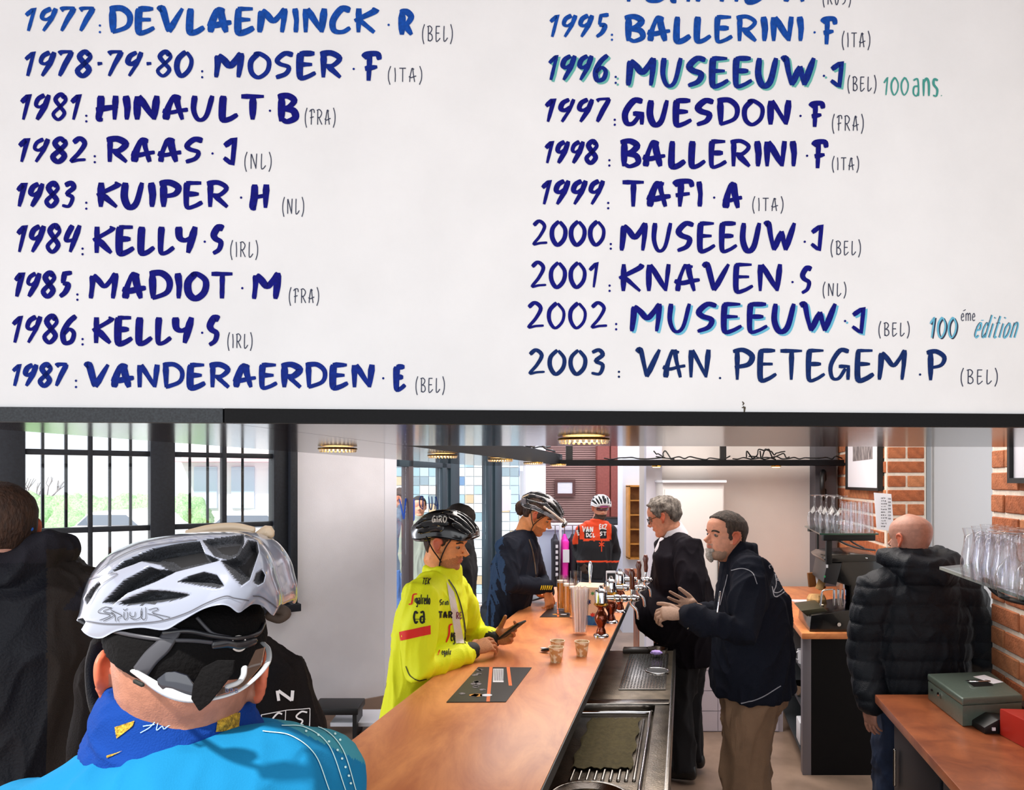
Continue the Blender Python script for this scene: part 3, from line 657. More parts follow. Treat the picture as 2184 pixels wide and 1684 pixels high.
# the board itself: a top-level sign standing on the canopy's front edge
bd = empty('winners_board', ((B0.x+B1.x)/2, (B0.y+B1.y)/2, HZ+.033), 'large white board hand-lettered in blue with race winners and years', 'sign')
obj('panel', MB().prism([tuple(BL), tuple(BRr), tuple(BRr-BNn*.03), tuple(BL-BNn*.03)], HZ+.033, 3.3), M['board'], bd)
def bmap(x, y, lift=0):
    d = Vector(((x-PX)/F, 1, -(y-PY)/F)); n3 = Vector((BNn.x, BNn.y, 0)); b3 = Vector((B0.x, B0.y, 0))
    t = b3.dot(n3)/Vector((d.x, d.y, 0)).dot(n3); p = Vector((0, 0, CH))+d*t
    return p+n3*(.0006+lift)
LN = [
 ('L', [('1977', 45, 205, 12, 72), (':', 209, 218, 50, 70), ('DEVLAEMINCK', 226, 810, 13, 75), ('.', 824, 834, 49, 58), ('R', 846, 887, 20, 80), ('(BEL)', 900, 966, 56, 88)], 'blue1', 11),
 ('L', [('1978-79-80', 44, 415, 105, 168), (':', 427, 436, 148, 166), ('MOSER', 451, 737, 108, 171), ('.', 749, 760, 143, 152), ('F', 768, 817, 110, 178), ('(ITA)', 827, 901, 145, 175)], 'blue2', 11),
 ('L', [('1981', 35, 176, 196, 261), (':', 180, 189, 243, 260), ('HINAULT', 198, 570, 199, 261), ('.', 571, 581, 232, 241), ('B', 585, 641, 199, 265), ('(FRA)', 650, 716, 234, 266)], 'blue3', 11),
 ('L', [('1982', 31, 190, 290, 351), (':', 198, 207, 329, 347), ('RAAS', 220, 440, 291, 351), ('.', 448, 459, 323, 332), ('J', 468, 511, 290, 358), ('(NL)', 521, 580, 328, 360)], 'blue3', 11),
 ('L', [('1983', 27, 165, 385, 446), (':', 180, 189, 428, 446), ('KUIPER', 200, 496, 384, 447), ('.', 509, 520, 417, 426), ('H', 528, 581, 388, 449), ('(NL)', 602, 649, 424, 456)], 'blue3', 11),
 ('L', [('1984', 27, 172, 475, 543), (':', 172, 181, 526, 543), ('KELLY', 192, 427, 478, 545), ('.', 432, 442, 511, 520), ('S', 446, 484, 478, 546), ('(IRL)', 491, 551, 516, 548)], 'blue3', 11),
 ('L', [('1985', 22, 156, 576, 638), (':', 161, 170, 624, 640), ('MADIOT', 184, 503, 577, 642), ('.', 512, 522, 610, 619), ('M', 532, 608, 576, 643), ('(FRA)', 616, 681, 616, 646)], 'blue3', 11),
 ('L', [('1986', 17, 167, 668, 736), (':', 172, 181, 719, 735), ('KELLY', 191, 419, 671, 737), ('.', 426, 437, 705, 714), ('S', 438, 475, 671, 741), ('(IRL)', 485, 539, 712, 742)], 'blue3', 11),
 ('L', [('1987', 18, 147, 771, 828), (':', 158, 167, 807, 826), ('VANDERAERDEN', 176, 805, 772, 831), ('.', 812, 823, 802, 811), ('E', 835, 872, 776, 835), ('(BEL)', 886, 949, 806, 836)], 'blue2', 10.5),
 ('R', [('TCHMIL A', 1310, 1730, -52, 9), ('(RUS)', 1754, 1815, -22, 10)], 'blue1', 10),
 ('R', [('1995', 1164, 1300, 27, 84), (':', 1301, 1309, 71, 86), ('BALLERINI', 1325, 1721, 31, 93), ('.', 1732, 1742, 65, 74), ('F', 1747, 1788, 36, 100), ('(ITA)', 1795, 1856, 70, 101)], 'blue1', 10),
 ('R', [('1996', 1161, 1300, 113, 176), (':', 1309, 1317, 160, 178), ('MUSEEUW', 1330, 1743, 119, 188), ('.', 1752, 1762, 158, 166), ('J', 1763, 1804, 128, 192), ('(BEL)', 1807, 1869, 164, 194)], 'blue2', 10),
 ('R', [('1997', 1154, 1304, 206, 265), (':', 1307, 1315, 252, 267), ('GUESDON', 1323, 1693, 209, 271), ('.', 1702, 1712, 243, 252), ('F', 1722, 1762, 216, 276), ('(FRA)', 1774, 1842, 247, 279)], 'blue3', 10),
 ('R', [('1998', 1154, 1279, 296, 353), (':', 1295, 1304, 338, 354), ('BALLERINI', 1316, 1706, 296, 360), ('.', 1716, 1726, 328, 337), ('F', 1728, 1769, 298, 364), ('(ITA)', 1774, 1832, 336, 363)], 'blue3', 10),
 ('R', [('1999', 1146, 1289, 379, 441), (':', 1293, 1301, 429, 445), ('TAFI', 1321, 1507, 382, 446), ('.', 1518, 1528, 417, 426), ('A', 1536, 1589, 385, 449), ('(ITA)', 1604, 1671, 422, 450)], 'blue3', 10.5),
 ('R', [('2000', 1130, 1296, 467, 527), (':', 1298, 1307, 517, 531), ('MUSEEUW', 1317, 1701, 471, 539), ('.', 1711, 1721, 511, 520), ('J', 1722, 1760, 476, 540), ('(BEL)', 1771, 1836, 514, 543)], 'blue3', 9),
 ('R', [('2001', 1127, 1284, 555, 617), (':', 1296, 1304, 605, 621), ('KNAVEN', 1315, 1674, 559, 625), ('.', 1685, 1695, 597, 606), ('S', 1703, 1736, 566, 629), ('(NL)', 1754, 1805, 604, 631)], 'blue3', 8.5),
 ('R', [('2002', 1119, 1301, 641, 704), (':', 1310, 1318, 687, 703), ('MUSEEUW', 1338, 1788, 643, 711), ('.', 1797, 1807, 680, 689), ('J', 1809, 1850, 652, 716), ('(BEL)', 1873, 1940, 688, 716)], 'blue3', 9),
 ('R', [('2003', 1122, 1297, 742, 802), (':', 1316, 1324, 789, 804), ('VAN', 1353, 1521, 741, 809), ('.', 1531, 1540, 802, 810), ('PETEGEM', 1557, 1943, 742, 814), ('.', 1957, 1967, 794, 803), ('P', 1970, 2022, 745, 815), ('(BEL)', 2048, 2128, 788, 818)], 'blue4', 8.5),
]
for side, parts, mn, wt in LN:
    P2 = []; thin = []
    for t, x0, x1, y0, y1 in parts:
        if t[0] == '(': thin += text2d(t, x0, x1, y0, y1, 2.0, False, gap=.3)
        elif t in '.:':
            for st in G[t][1:]:
                cx = (x0+x1)/2; cy = y1-st[1][1]*(y1-y0)
                if t == '.': cy = (y0+y1)/2
                r = 2.6; P2.append(([Vector((cx+r*math.cos(a*math.pi/4), cy+r*math.sin(a*math.pi/4))) for a in range(8)], [tuple(range(8))]))
        else:
            k = wt*.62; yr = t[:2] in ('19', '20')
            P2 += text2d(t, x0+k, x1-k, y0+k*.8, y1-k*.8, wt*(.78 if yr else 1.0)*1.38, True, slant=(.12 if yr and t[:2] == '19' else .0), gap=(.14 if yr else .10))
    if parts[0][0] in ('1996', '2002'):
        sx = [((([v+Vector((4.5, 3.5)) for v in vs])), fs) for vs, fs in P2 if parts[0][0] == '1996' or vs[0].x > 1325]
        map2d('letter_shadow', sx, bmap, M['teal'] if parts[0][0] == '1996' else M['teal2'], bd)
    map2d('lettering', P2, bmap, M[mn], bd, .0004)
    if thin: map2d('lettering', thin, bmap, M['ink_thin'], bd, .0004)
map2d('lettering', text2d('100', 1885, 1938, 165, 203, 4.5)+text2d('ans', 1946, 2002, 150, 205, 5)+text2d('.', 2003, 2012, 190, 205, 3), bmap, M['teal3'], bd, .0004)
map2d('letter_shadow', text2d('100', 1985, 2042, 678, 722, 5, slant=.05), bmap, M['ink_thin'], bd, .0002)
map2d('lettering', text2d('100', 1982, 2039, 676, 720, 4.5, slant=.05)+text2d('edition', 2076, 2166, 672, 720, 3, False, slant=.3)+text2d('-', 2090, 2100, 680, 686, 2), bmap, M['teal2'], bd, .0004)
map2d('lettering', text2d('eme', 2049, 2080, 660, 684, 1.6, False)+[ribbon(None, [(2054, 663), (2056, 662), (2059, 660)], 1.5, False)]+text2d('edition', 2074, 2164, 671, 719, 1.1, False, slant=.3), bmap, M['ink_thin'], bd, .0005)
sc = [ribbon(None, [(1583, 856), (1586, 860), (1584, 864)], 3), ribbon(None, [(1585, 866), (1588, 870), (1587, 880)], 4), ribbon(None, [(1582, 869), (1590, 868)], 2, False)]
map2d('paint_chip', sc, bmap, mat('chip_brown', '4a4338', .9), bd, .0005)

# ---- recessed lamps with crystal rings under the canopy
def lamp(px, py, r, label, glow=6, hidden=False):
    d = .14*F/(py-2-PY)*-1; p = P(px, 0, d); p.z = HZ
    e = empty('ceiling_light', p, label, 'ceiling light', 'recessed crystal lights under the canopy')
    zb = HZ-.004
    obj('rim', MB().shell([(r*.84, zb), (r*1.0, zb), (r*1.02, zb-.006), (r*.9, zb-.008), (r*.84, zb)], (p.x, p.y, 0), 32), M['brass'], e, smooth=50)
    mb = MB()
    for k in range(26):
        a = 2*math.pi*k/26; mb.tube([(p.x+r*.9*math.cos(a), p.y+r*.9*math.sin(a), zb-.006), (p.x+r*.9*math.cos(a), p.y+r*.9*math.sin(a), zb-.012)], .0055, 6)
    obj('crystal_ring', mb, mat('crystal', 'ffe9c4', .05, coat=1, spec=1), e, smooth=True)
    obj('diffuser', MB().lathe([(r*.7, zb-.010), (r*.8, zb-.004)], (p.x, p.y, 0), 28), mat('lamp_glow', 'ffd98a', .5, emit=glow), e)
lamp(1245, 934, .082, 'large crystal-ringed recessed light under the front of the canopy', 6)
lamp(720, 955, .078, 'crystal-ringed recessed light under the side panel, leftmost of its row')
lamp(944, 970, .078, 'crystal-ringed recessed light under the side panel, second from the left')
lamp(1067, 979, .078, 'crystal-ringed recessed light under the side panel, third from the left')
lamp(1137, 986, .07, 'crystal-ringed recessed light under the side panel, second from the far end')
lamp(1190, 990, .065, 'crystal-ringed recessed light under the side panel, at its far end')
for x, lb in ((1400, 'tiny spotlight on the rear canopy bar behind the grey-haired man'), (1655, 'tiny spotlight on the rear canopy bar above the bearded man')):
    c = P(x, 0, 6.24); c.z = HZ; e = empty('spotlight', c, lb, 'spotlight'); obj('rim', MB().lathe([(.04, HZ-.012), (.045, HZ)], (c.x, c.y, 0), 16), M['brass'], e)
    obj('diffuser', MB().lathe([(.03, HZ-.018), (.036, HZ-.012)], (c.x, c.y, 0), 16), mat('lamp_glow', 'ffd98a', .5, emit=6), e)

# =============================================================== the bar
bar_ = empty('bar_counter', W(-.66, 3, 0), 'long bar counter with orange wood-grain top running away from the camera', 'counter')
def quad(o0, o1, z0, z1): return [tuple(W(o0, z0, 0)[:2]), tuple(W(o1, z0, 0)[:2]), tuple(W(o1, z1, 0)[:2]), tuple(W(o0, z1, 0)[:2])]
obj('worktop', MB().prism(quad(-.965, -.35, 1.68, 5.0), 1.062, 1.10), M['counter'], bar_, bevel=.003)
obj('edge_band', MB().prism(quad(-.3495, -.346, 1.68, 5.0), 1.064, 1.098), M['black'], bar_)
obj('body', MB().prism(quad(-.90, -.54, 1.70, 4.95), 0.0, 1.062), M['black_lam'], bar_)
st = empty('bar_sink_unit', W(-.3, 2.6, 0), 'stainless steel bar sink and drainer unit behind the orange counter', 'sink')
zs = .90
obj('body', MB().prism(quad(-.53, -.075, 1.3, 3.95), 0, zs-.06), mat('sink_panel_dark', '2a2624', .45, .4), st)
# drainer: sheet with a sunken ribbed field
obj('worktop', MB().prism(quad(-.535, -.06, 3.02, 3.95), zs-.05, zs).prism(quad(-.535, -.06, 1.3, 3.02), zs-.07, zs-.03)
    .prism(quad(-.125, -.06, 1.3, 3.02), zs-.05, zs-.004), M['steel_dark'], st, bevel=.004)
obj('front_rail', MB().prism(quad(-.062, -.048, 1.3, 3.95), zs-.12, zs+.008), M['steel'], st, bevel=.003)
for k in range(9):
    o_ = -.165-.026*k
    r = obj('rib', MB().tube([W(o_, 2.30, zs-.029), W(o_, 2.88, zs-.029)], (.0065, .0065), 8), M['steel'], st, smooth=True)
rp = [W(-.142, 2.15, zs-.02), W(-.142, 2.90, zs-.02), W(-.17, 2.945, zs-.02), W(-.5, 2.95, zs-.02)]
obj('drainer_rim', MB().tube(cat(rp, 6), .007, 8), M['chrome'], st, smooth=True)
# perforated plate with its round hole
pl = obj('perforated_plate', MB().prism(quad(-.30, -.085, 3.2, 3.86), zs+.001, zs+.006), M['steel'], st, bevel=.001)
hl = obj('drain_hole', MB().lathe([(.055, zs+.006), (.055, zs+.0075)], W(-.135, 3.50, 0), 28), M['black'], st)
obj('hole_rim', MB().tube([W(-.135, 3.50, zs+.008)+V((.056*math.cos(a), .056*math.sin(a), 0)) for a in [k*math.pi/14 for k in range(28)]], .003, 6, closed=True), M['chrome'], st, smooth=True)
mb = MB()
for i in range(14):
    for j in range(26):
        c = W(-.29+i*.0148, 3.22+j*.0242, zs+.0068)
        if (Vector(c[:2])-Vector(W(-.135, 3.5, 0)[:2])).length > .066: mb.box(c, (.0075, .011, .0006))
pf = obj('perforation', mb, M['black'], st); pf['kind'] = 'stuff'
obj('step', MB().prism(quad(-.535, -.065, 3.0, 3.06), zs-.03, zs+.003), M['steel'], st, bevel=.002)
# round basin at the near end
bc = W(-.285, 2.13, zs-.012)
obj('basin', MB().shell([(.0, -.12), (.07, -.115), (.112, -.05), (.122, 0), (.13, .003), (.13, -.003), (.118, -.01), (.105, -.055), (.066, -.12), (0, -.126)], bc, 36), M['steel'], st, smooth=True)
# green cloth spread on the ribs
mb = MB(); n1, n2 = 18, 22; vs = []
for i in range(n1+1):
    for j in range(n2+1):
        off = -.385+.205*i/n1+.006*math.sin(j*.9)*(1 if i in (0, n1) else 0); zz = 2.38+.5*j/n2+(.008*math.sin(i*1.3) if j == 0 else 0)
        vs.append(W(off, zz, zs-.0205+.0028*math.cos((off+.165)/.026*2*math.pi)+.002*noise.noise(V((off*30, zz*30, 0)))))
fs = [(i*(n2+1)+j, (i+1)*(n2+1)+j, (i+1)*(n2+1)+j+1, i*(n2+1)+j+1) for i in range(n1) for j in range(n2)]
mb.add(vs, fs); mb.add([v+V((0, 0, .002)) for v in vs], [f[::-1] for f in fs])
tag(obj('cloth', mb, mat('green_cloth', '51482a', .9, var=.2, scale=60, bump=.4, bscale=400), smooth=True), 'olive green cloth spread on the ribbed steel drainer', 'cloth')

# ---- back counters on the right
wr = empty('side_counter', W(1.13, 2.2, 0), 'mottled brown worktop at the lower right under the brick wall', 'counter')
def slab(o0, o1, z0, z1, parent, m, bev=.006): return obj('worktop', MB().prism(quad(o0, o1, z0, z1), .862, .90), m, parent, bevel=bev)
slab(.85, BW-.008, 1.3, 3.14, wr, M['counter2'])
obj('body', MB().prism(quad(.93, BW-.012, 1.3, 3.08), 0, .862), mat('dark_unit', '1d1e22', .5), wr)
for k in range(3): obj('door', MB().prism(quad(.912, .93, 1.35+k*.58, 1.90+k*.58), .06, .84), mat('dark_unit_door', '23252b', .45), wr, bevel=.004)
for k in range(3): obj('handle', MB().tube([W(.90, 1.85+k*.58, .55), W(.90, 1.85+k*.58, .7)], .006, 8), M['steel'], wr)
wb = empty('coffee_counter', W(1.08, 5.4, 0), 'rear worktop with black end panel carrying the coffee machine', 'counter')
slab(.735, BW-.008, 4.40, 6.37, wb, M['counter'])
obj('end_panel', MB().prism(quad(.80, BW-.012, 4.43, 4.47), 0, .862), M['black_lam'], wb)
obj('post', MB().prism(quad(.745, .80, 4.43, 4.50), 0, .862), mat('post_grey', '77737a', .4, .3), wb, bevel=.004)
obj('back_board', MB().prism(quad(1.2, 1.24, 4.47, 6.4), 0, .862), M['black_lam'], wb)
obj('post', MB().prism(quad(.745, .80, 6.3, 6.36), 0, .862), mat('post_grey', '77737a', .4, .3), wb)
for z in (.12, .42, .66): obj('shelf', MB().prism(quad(.75, 1.2, 4.47, 6.36), z-.02, z), M['grey_lam'], wb)
# tiled low wall at the end of the aisle
tl = struct('trim_6', MB().prism([(P(1400, 0, 5.2).x, 5.2), (W(.73, 5.2, 0).x, 5.2), (W(.73, 5.2, 0).x, 5.3), (P(1400, 0, 5.2).x, 5.3)], 0, .62), mat('low_wall', 'c9bfca', .5))
wtm = mat('white_tile', 'd8cfdc', .25)
tq = MB().box((0, 0, 0), (.144, .012, .144)); tme = bpy.data.meshes.new('tile'); tme.from_pydata([tuple(v) for v in tq.v], [], tq.f); tme.materials.append(wtm)
x = P(1402, 0, 5.2).x+.07
while x < W(.70, 5.2, 0).x:
    for j in range(4):
        o = bpy.data.objects.new('tile', tme); COL.objects.link(o); o.parent = tl; o.location = Vector((x, 5.197, .08+.15*j))-tl.location
    x += .15
# =============================================================== outdoors
struct('ground', MB().prism([(-30, 5), (-9, 3), (-3.3, 5.0), (-1.3, 6.6), (.05, 9.2), (.05, 30), (-30, 30)], -.12, -.02), mat('asphalt_pale', 'c9c6c4', .9, var=.1, scale=3))
def blob_mesh(c, r, n=4, sd=1, amp=.18):
    bm = bmesh.new(); bmesh.ops.create_icosphere(bm, subdivisions=n, radius=1)
    for v in bm.verts:
        k = 1+amp*noise.noise(v.co*2.3+V((sd, 0, 0)))+amp*.7*noise.noise(v.co*7+V((0, sd, 0)))
        v.co = V((v.co.x*r[0]*k, v.co.y*r[1]*k, v.co.z*r[2]*k))+c
    q = MB(); bm.verts.index_update(); q.add([v.co.copy() for v in bm.verts], [tuple(v.index for v in f.verts) for f in bm.faces]); bm.free(); return q
gm = mat('hedge_green', 'a9c49a', .9, col2='7da874', scale=30, bump=.8, bscale=60)
mb = MB(); rh = random.Random(2); a = P(20, 0, 16).x; b = P(400, 0, 16).x
for i in range(26):
    x = a+(b-a)*i/25; mb.join(blob_mesh(V((x, 16+rh.uniform(-.2, .2), .76+rh.uniform(-.05, .05))), (.55, .5, .72), 4, i, .22))
hd = obj('hedge', mb, gm, smooth=True, base=V(((a+b)/2, 16, 0))); tag(hd, 'sunlit green hedge outside the left window', 'hedge', kind='stuff')
def carmesh(px0, px1, d, ztop, label, col):
    xa, xb = P(px0, 0, d).x, P(px1, 0, d).x; L = xb-xa; e = empty('car', ((xa+xb)/2, d, 0), label, 'car', )
    prof = [(0, .35), (.02, .62), (.10, .74), (.26, .80), (.38, .98), (.48, 1), (.74, .99), (.88, .80), (.97, .74), (1, .5), (.99, .3), (.9, .2), (.1, .2)]
    obj('body', MB().ext([V((xa+p[0]*L, d, p[1]*ztop)) for p in prof], (0, 1.7, 0)), mat(col+'_car', col, .25, coat=1), e, bevel=.06, seg=3)
    gp = [(.29, .81), (.395, .95), (.74, .95), (.85, .81)]
    obj('window', MB().ext([V((xa+p[0]*L, d-.01, p[1]*ztop)) for p in gp], (0, .02, 0)), mat('car_glass', '6c7684', .1, coat=1), e)
    for k in (.2, .8): obj('wheel', MB().lathe([(.2, -.01), (.31, -.0), (.31, .2), (.2, .21)], (xa+k*L, d+.1, .31), 24, Matrix.Rotation(math.pi/2, 4, 'X')), mat('tyre', '1c1c1e', .8), e, smooth=40)
carmesh(96, 330, 12.5, 1.32, 'white car parked outside the left window in front of the hedge', 'f2f3f8')
carmesh(372, 640, 11.5, 1.36, 'pale silver car parked outside behind the right half of the window', 'dfe3ec')
# leafless tree beyond the hedge
tr = MB(); rt = random.Random(4)
def branch(p, d, l, r, n):
    q = p+d*l; tr.tube([p, (p+q)/2+V((rt.uniform(-.05, .05),)*3), q], [r, r*.8, r*.65], 6)
    if n:
        for k in range(3):
            dd = (d+V((rt.uniform(-.8, .8), rt.uniform(-.4, .4), rt.uniform(-.1, .7)))).normalized(); branch(q, dd, l*.68, r*.62, n-1)
branch(P(110, 1200, 19)+V((0, 0, -1.0)), V((0, 0, 1)), 1.3, .09, 4)
tag(obj('bare_tree', tr, mat('bark_pale', '8a8484', .9), smooth=True), 'bare branching tree standing behind the hedge', 'tree')
# pale house front across the street, behind the right half of the window
hf = empty('shop_front', P(480, 1100, 17)+V((0, 0, -1.3)), 'pale building across the street seen through the window right half', 'building')
xa, xb = P(385, 0, 17).x, P(640, 0, 17).x
obj('wall', MB().box(((xa+xb)/2, 17.2, 1.9), (xb-xa, .3, 3.8)), mat('pale_front', 'f4f2f4', .8), hf)
for k in range(3): obj('window', MB().box((xa+.6+k*.9, 17.03, 1.7), (.55, .06, 1.0)), mat('pale_window', 'c3d3e4', .3), hf)
obj('awning', MB().box(((xa+xb)/2, 16.8, 2.35), (xb-xa, .6, .08)), mat('awning_pink', 'e7b8c2', .8), hf)

# =============================================================== things on the bar
HB = 1.10
def on_bar(px, py, h=HB):     # point of the bar top under a pixel
    d = (CH-h)*F/(py-PY); return V(((px-PX)/F*d, d, h))
GL = glass('clear_glass', (.985, .985, 1), .0, .30)
def beer_tap(p, k, label):
    e = empty('beer_tap', p, label, 'beer tap', 'row of copper beer taps on the bar')
    x, y, z = p; c = M['copper']
    obj('foot', MB().lathe([(.038, z), (.038, z+.006), (.034, z+.012), (.026, z+.016)], (x, y, 0), 28), M['chrome'], e, smooth=40)
    prof = [(.026, .014), (.022, .03), (.016, .045), (.020, .058), (.030, .075), (.033, .092), (.026, .112), (.017, .125), (.015, .135), (.022, .143), (.030, .150), (.031, .156)]
    obj('baluster', MB().lathe([(r, z+h) for r, h in prof], (x, y, 0), 28), c, e, smooth=True)
    obj('collar', MB().lathe([(.033, z+.152), (.036, z+.156), (.033, z+.160), (.031, z+.165)], (x, y, 0), 28), M['brass'], e, smooth=40)
    obj('cap', MB().lathe([(.031, z+.160), (.031, z+.215), (.026, z+.225), (.012, z+.232), (.010, z+.242), (.006, z+.248)], (x, y, 0), 28), M['chrome'], e, smooth=40)
    a = V((x+.02, y, z+.185)); dr_ = V((1, -.05, 0))
    obj('tap_pipe', MB().tube([a, a+dr_*.15, a+dr_*.155], [.014, .014, .014], 16), M['chrome'], e, smooth=True)
    nb = MB()
    for t in (.05, .085, .13): nb.tube([a+dr_*t, a+dr_*(t+.012)], .0185, 16)
    obj('ring', nb, M['chrome'], e, smooth=True); e.children[-1]['kind'] = 'stuff'
    q = a+dr_*.115
    obj('spout', MB().tube(cat([q, q+V((.012, 0, -.03)), q+V((.035, -.005, -.055)), q+V((.042, -.005, -.095))], 5), .007, 12), M['chrome'], e, smooth=True)
    obj('lever', MB().tube([q+V((.01, 0, .01)), q+V((.014, 0, .05))], .006, 10), M['chrome'], e, smooth=True)
    h0 = q+V((.014, 0, .05))
    obj('handle', MB().tube([h0, h0+V((0, 0, .02)), h0+V((-.001, 0, .045)), h0+V((-.002, 0, .07)), h0+V((-.002, 0, .085))], [.010, .013, .011, .017, .012], 16), mat('handle_wood', '5a2415', .25, coat=.8), e, smooth=True)
beer_tap(on_bar(1282, 1357), 0, 'copper and chrome beer tap nearest the camera, with wooden handle')
beer_tap(on_bar(1303, 1327), 1, 'copper and chrome beer tap in the middle of the row')
beer_tap(on_bar(1322, 1304), 2, 'copper and chrome beer tap at the far end of the row')
# small framed card on the taps, and a slim pump badge
cd_ = empty('tap_card', on_bar(1307, 1296)+V((0, 0, 0)), 'small upright card with dark and orange print standing among the beer taps', 'card')
c = P(1303, 1236, 3.9)
obj('card', MB().box(c, (.055, .008, .10)), M['paper'], cd_, bevel=.004)
obj('print', MB().box(c+V((0, -.006, .015)), (.045, .003, .045)), M['black'], cd_); obj('print', MB().box(c+V((0, -.006, -.03)), (.045, .003, .03)), mat('orange_print', 'e0622a', .6), cd_)
obj('stem', MB().tube([c-V((0, 0, .05)), V((c.x, c.y, HB))], .006, 8), M['chrome'], cd_)
ms = empty('metal_spoon_stand', on_bar(1258, 1330), 'slim upright metal handle standing behind the carton on the bar', 'handle')
c = on_bar(1258, 1322); obj('handle', MB().tube([c, c+V((0, 0, .20)), c+V((.002, 0, .29)), c+V((.002, 0, .31))], [.005, .006, .013, .009], 12), M['chrome'], ms, smooth=True)
obj('base', MB().lathe([(.02, HB), (.02, HB+.008), (.006, HB+.014)], (c.x, c.y, 0), 16), M['chrome'], ms, smooth=40)
# tall glass with straws
g = on_bar(1237, 1352); ge = empty('straw_glass', g, 'tall narrow glass packed with white drinking straws', 'glass')
def tumbler(c, h, rb, rt, th=.0025, base=.012): return [(0, 0), (rb, 0), (rb+(rt-rb)*.5, h*.5), (rt, h), (rt-th, h), (rb+(rt-rb)*.5-th, h*.5), (rb-th, base), (0, base)]
obj('glass', MB().shell([(r, z+g.z) for r, z in tumbler(g, .225, .034, .047)], (g.x, g.y, 0), 32), GL, ge, smooth=40)
sm = mat('straw_white', 'f1e3dc', .5); rs = random.Random(8)
for k in range(42):
    a = rs.random()*6.28; r = .027*math.sqrt(rs.random()); t = V((g.x+r*math.cos(a), g.y+r*math.sin(a), g.z+.014)); u = V((g.x+1.45*r*math.cos(a)+rs.uniform(-.002, .002), g.y+1.45*r*math.sin(a), g.z+.225+rs.uniform(-.012, .012)))
    obj('straw', MB().tube([t, u], .0028, 6, rnd=False), sm, ge)
# beers and an empty glass
def beer(px, py, h, label, full=True, r=.034):
    g = on_bar(px, py); e = empty('beer_glass' if full else 'empty_glass', g, label, 'glass', 'glasses of beer on the bar' if full else None)
    obj('glass', MB().shell([(rr_, z+g.z) for rr_, z in tumbler(g, h, r*.82, r)], (g.x, g.y, 0), 28), GL, e, smooth=40)
    if full:
        obj('beer', MB().lathe([(r*.82-.003, g.z+.012), (r*.97-.003, g.z+h*.80)], (g.x, g.y, 0), 28), mat('beer_amber', 'e8930e', .08, trans=.15, ior=1.33, coat=1), e, smooth=40)
        obj('foam', MB().lathe([(r*.97-.003, g.z+h*.80), (r*.985-.003, g.z+h*.86)], (g.x, g.y, 0), 28), mat('foam', 'efe2d0', .8), e, smooth=40)
beer(1199, 1300, .20, 'leftmost of the tall glasses of amber beer')
beer(1213, 1309, .20, 'middle one of the tall glasses of amber beer')
beer(1226, 1317, .20, 'tall glass of amber beer just left of the straw glass')
beer(1228, 1292, .21, 'empty beer glass behind the carton and the full glasses', False)
# cream carton with star marks and a blue band
cc = on_bar(1262, 1335); ce = empty('carton', cc, 'cream cardboard box with small star marks and a blue band at its foot', 'box')
Mz = Matrix.Rotation(math.radians(-14), 3, 'Z')
a = P(1230, 1338, 3.62); bx = MB().box((cc.x-.0, cc.y+.10, HB+.10), (.135, .17, .20), Mz.to_4x4())
co_ = obj('box', bx, mat('carton_cream', 'dfc0a4', .7), ce, bevel=.003)
obj('band', MB().box((cc.x, cc.y+.10, HB+.028), (.1365, .1715, .05), Mz.to_4x4()), mat('carton_blue', '2f7fa8', .6, col2='1b3f86', scale=25), ce)
cb_ = BVHTree.FromPolygons([v.co.copy()+wloc(co_) for v in co_.data.vertices], [tuple(p.vertices) for p in co_.data.polygons]); cm_ = bvh_mapper(cb_, .002)
map2d('star_mark', text2d('*', 1251, 1260, 1277, 1289, 2.4, False), cm_, M['blue4'], ce)
map2d('star_mark', text2d('*', 1260, 1268, 1261, 1269, 1.8, False), cm_, mat('star_green', '3f8a4a', .6), ce)
map2d('star_mark', text2d('*', 1259, 1269, 1306, 1315, 2.4, False), cm_, mat('star_red', 'c8321e', .6), ce)
# paper coffee cups
def cup(px, py, label, h=.062):
    g = on_bar(px, py); e = empty('paper_cup', g, label, 'cup', 'small paper coffee cups on the bar')
    cm = mat('cup_print', 'c9935c', .6, col2='f0dcbc', scale=45, mask=(.42, .55))
    obj('cup', MB().shell([(0, 0+g.z), (.022, g.z), (.031, g.z+h), (.029, g.z+h), (.0205, g.z+.003), (0, g.z+.003)], (g.x, g.y, 0), 28), cm, e, smooth=40)
    obj('rim', MB().tube([V((g.x+.031*math.cos(a), g.y+.031*math.sin(a), g.z+h)) for a in [2*math.pi*k/28 for k in range(28)]], .0018, 6, closed=True), mat('cup_cream', 'f3e3c8', .6), e, smooth=True)
    obj('coffee', MB().lathe([(.0215, g.z+.010), (.022, g.z+.012)], (g.x, g.y, 0), 24), mat('cup_inner', 'e8d2ae', .6), e)
cup(1186, 1411, 'paper coffee cup nearest the camera, beside the sugar sachets'); cup(1189, 1396, 'paper coffee cup directly behind the nearest one'); cup(1241, 1398, 'paper coffee cup on its own in front of the straw glass')
for i, (px, py, lb, m, rz) in enumerate(((1163, 1388, 'white sugar sachet lying beside the paper cups', M['paper'], .7), (1166, 1391, 'black sugar sachet lying beside the paper cups', M['black'], -.4))):
    g = on_bar(px, py); q = MB(); Mx = Matrix.Rotation(rz, 4, 'Z') @ Matrix.Rotation(.25-.5*i, 4, 'Y')
    q.ell(V((g.x, g.y, g.z+.010+.004*i)), (.030, .014, .006), Mx, 12, 6); tag(obj('sugar_sachet', q, m, smooth=True), lb, 'sachet')
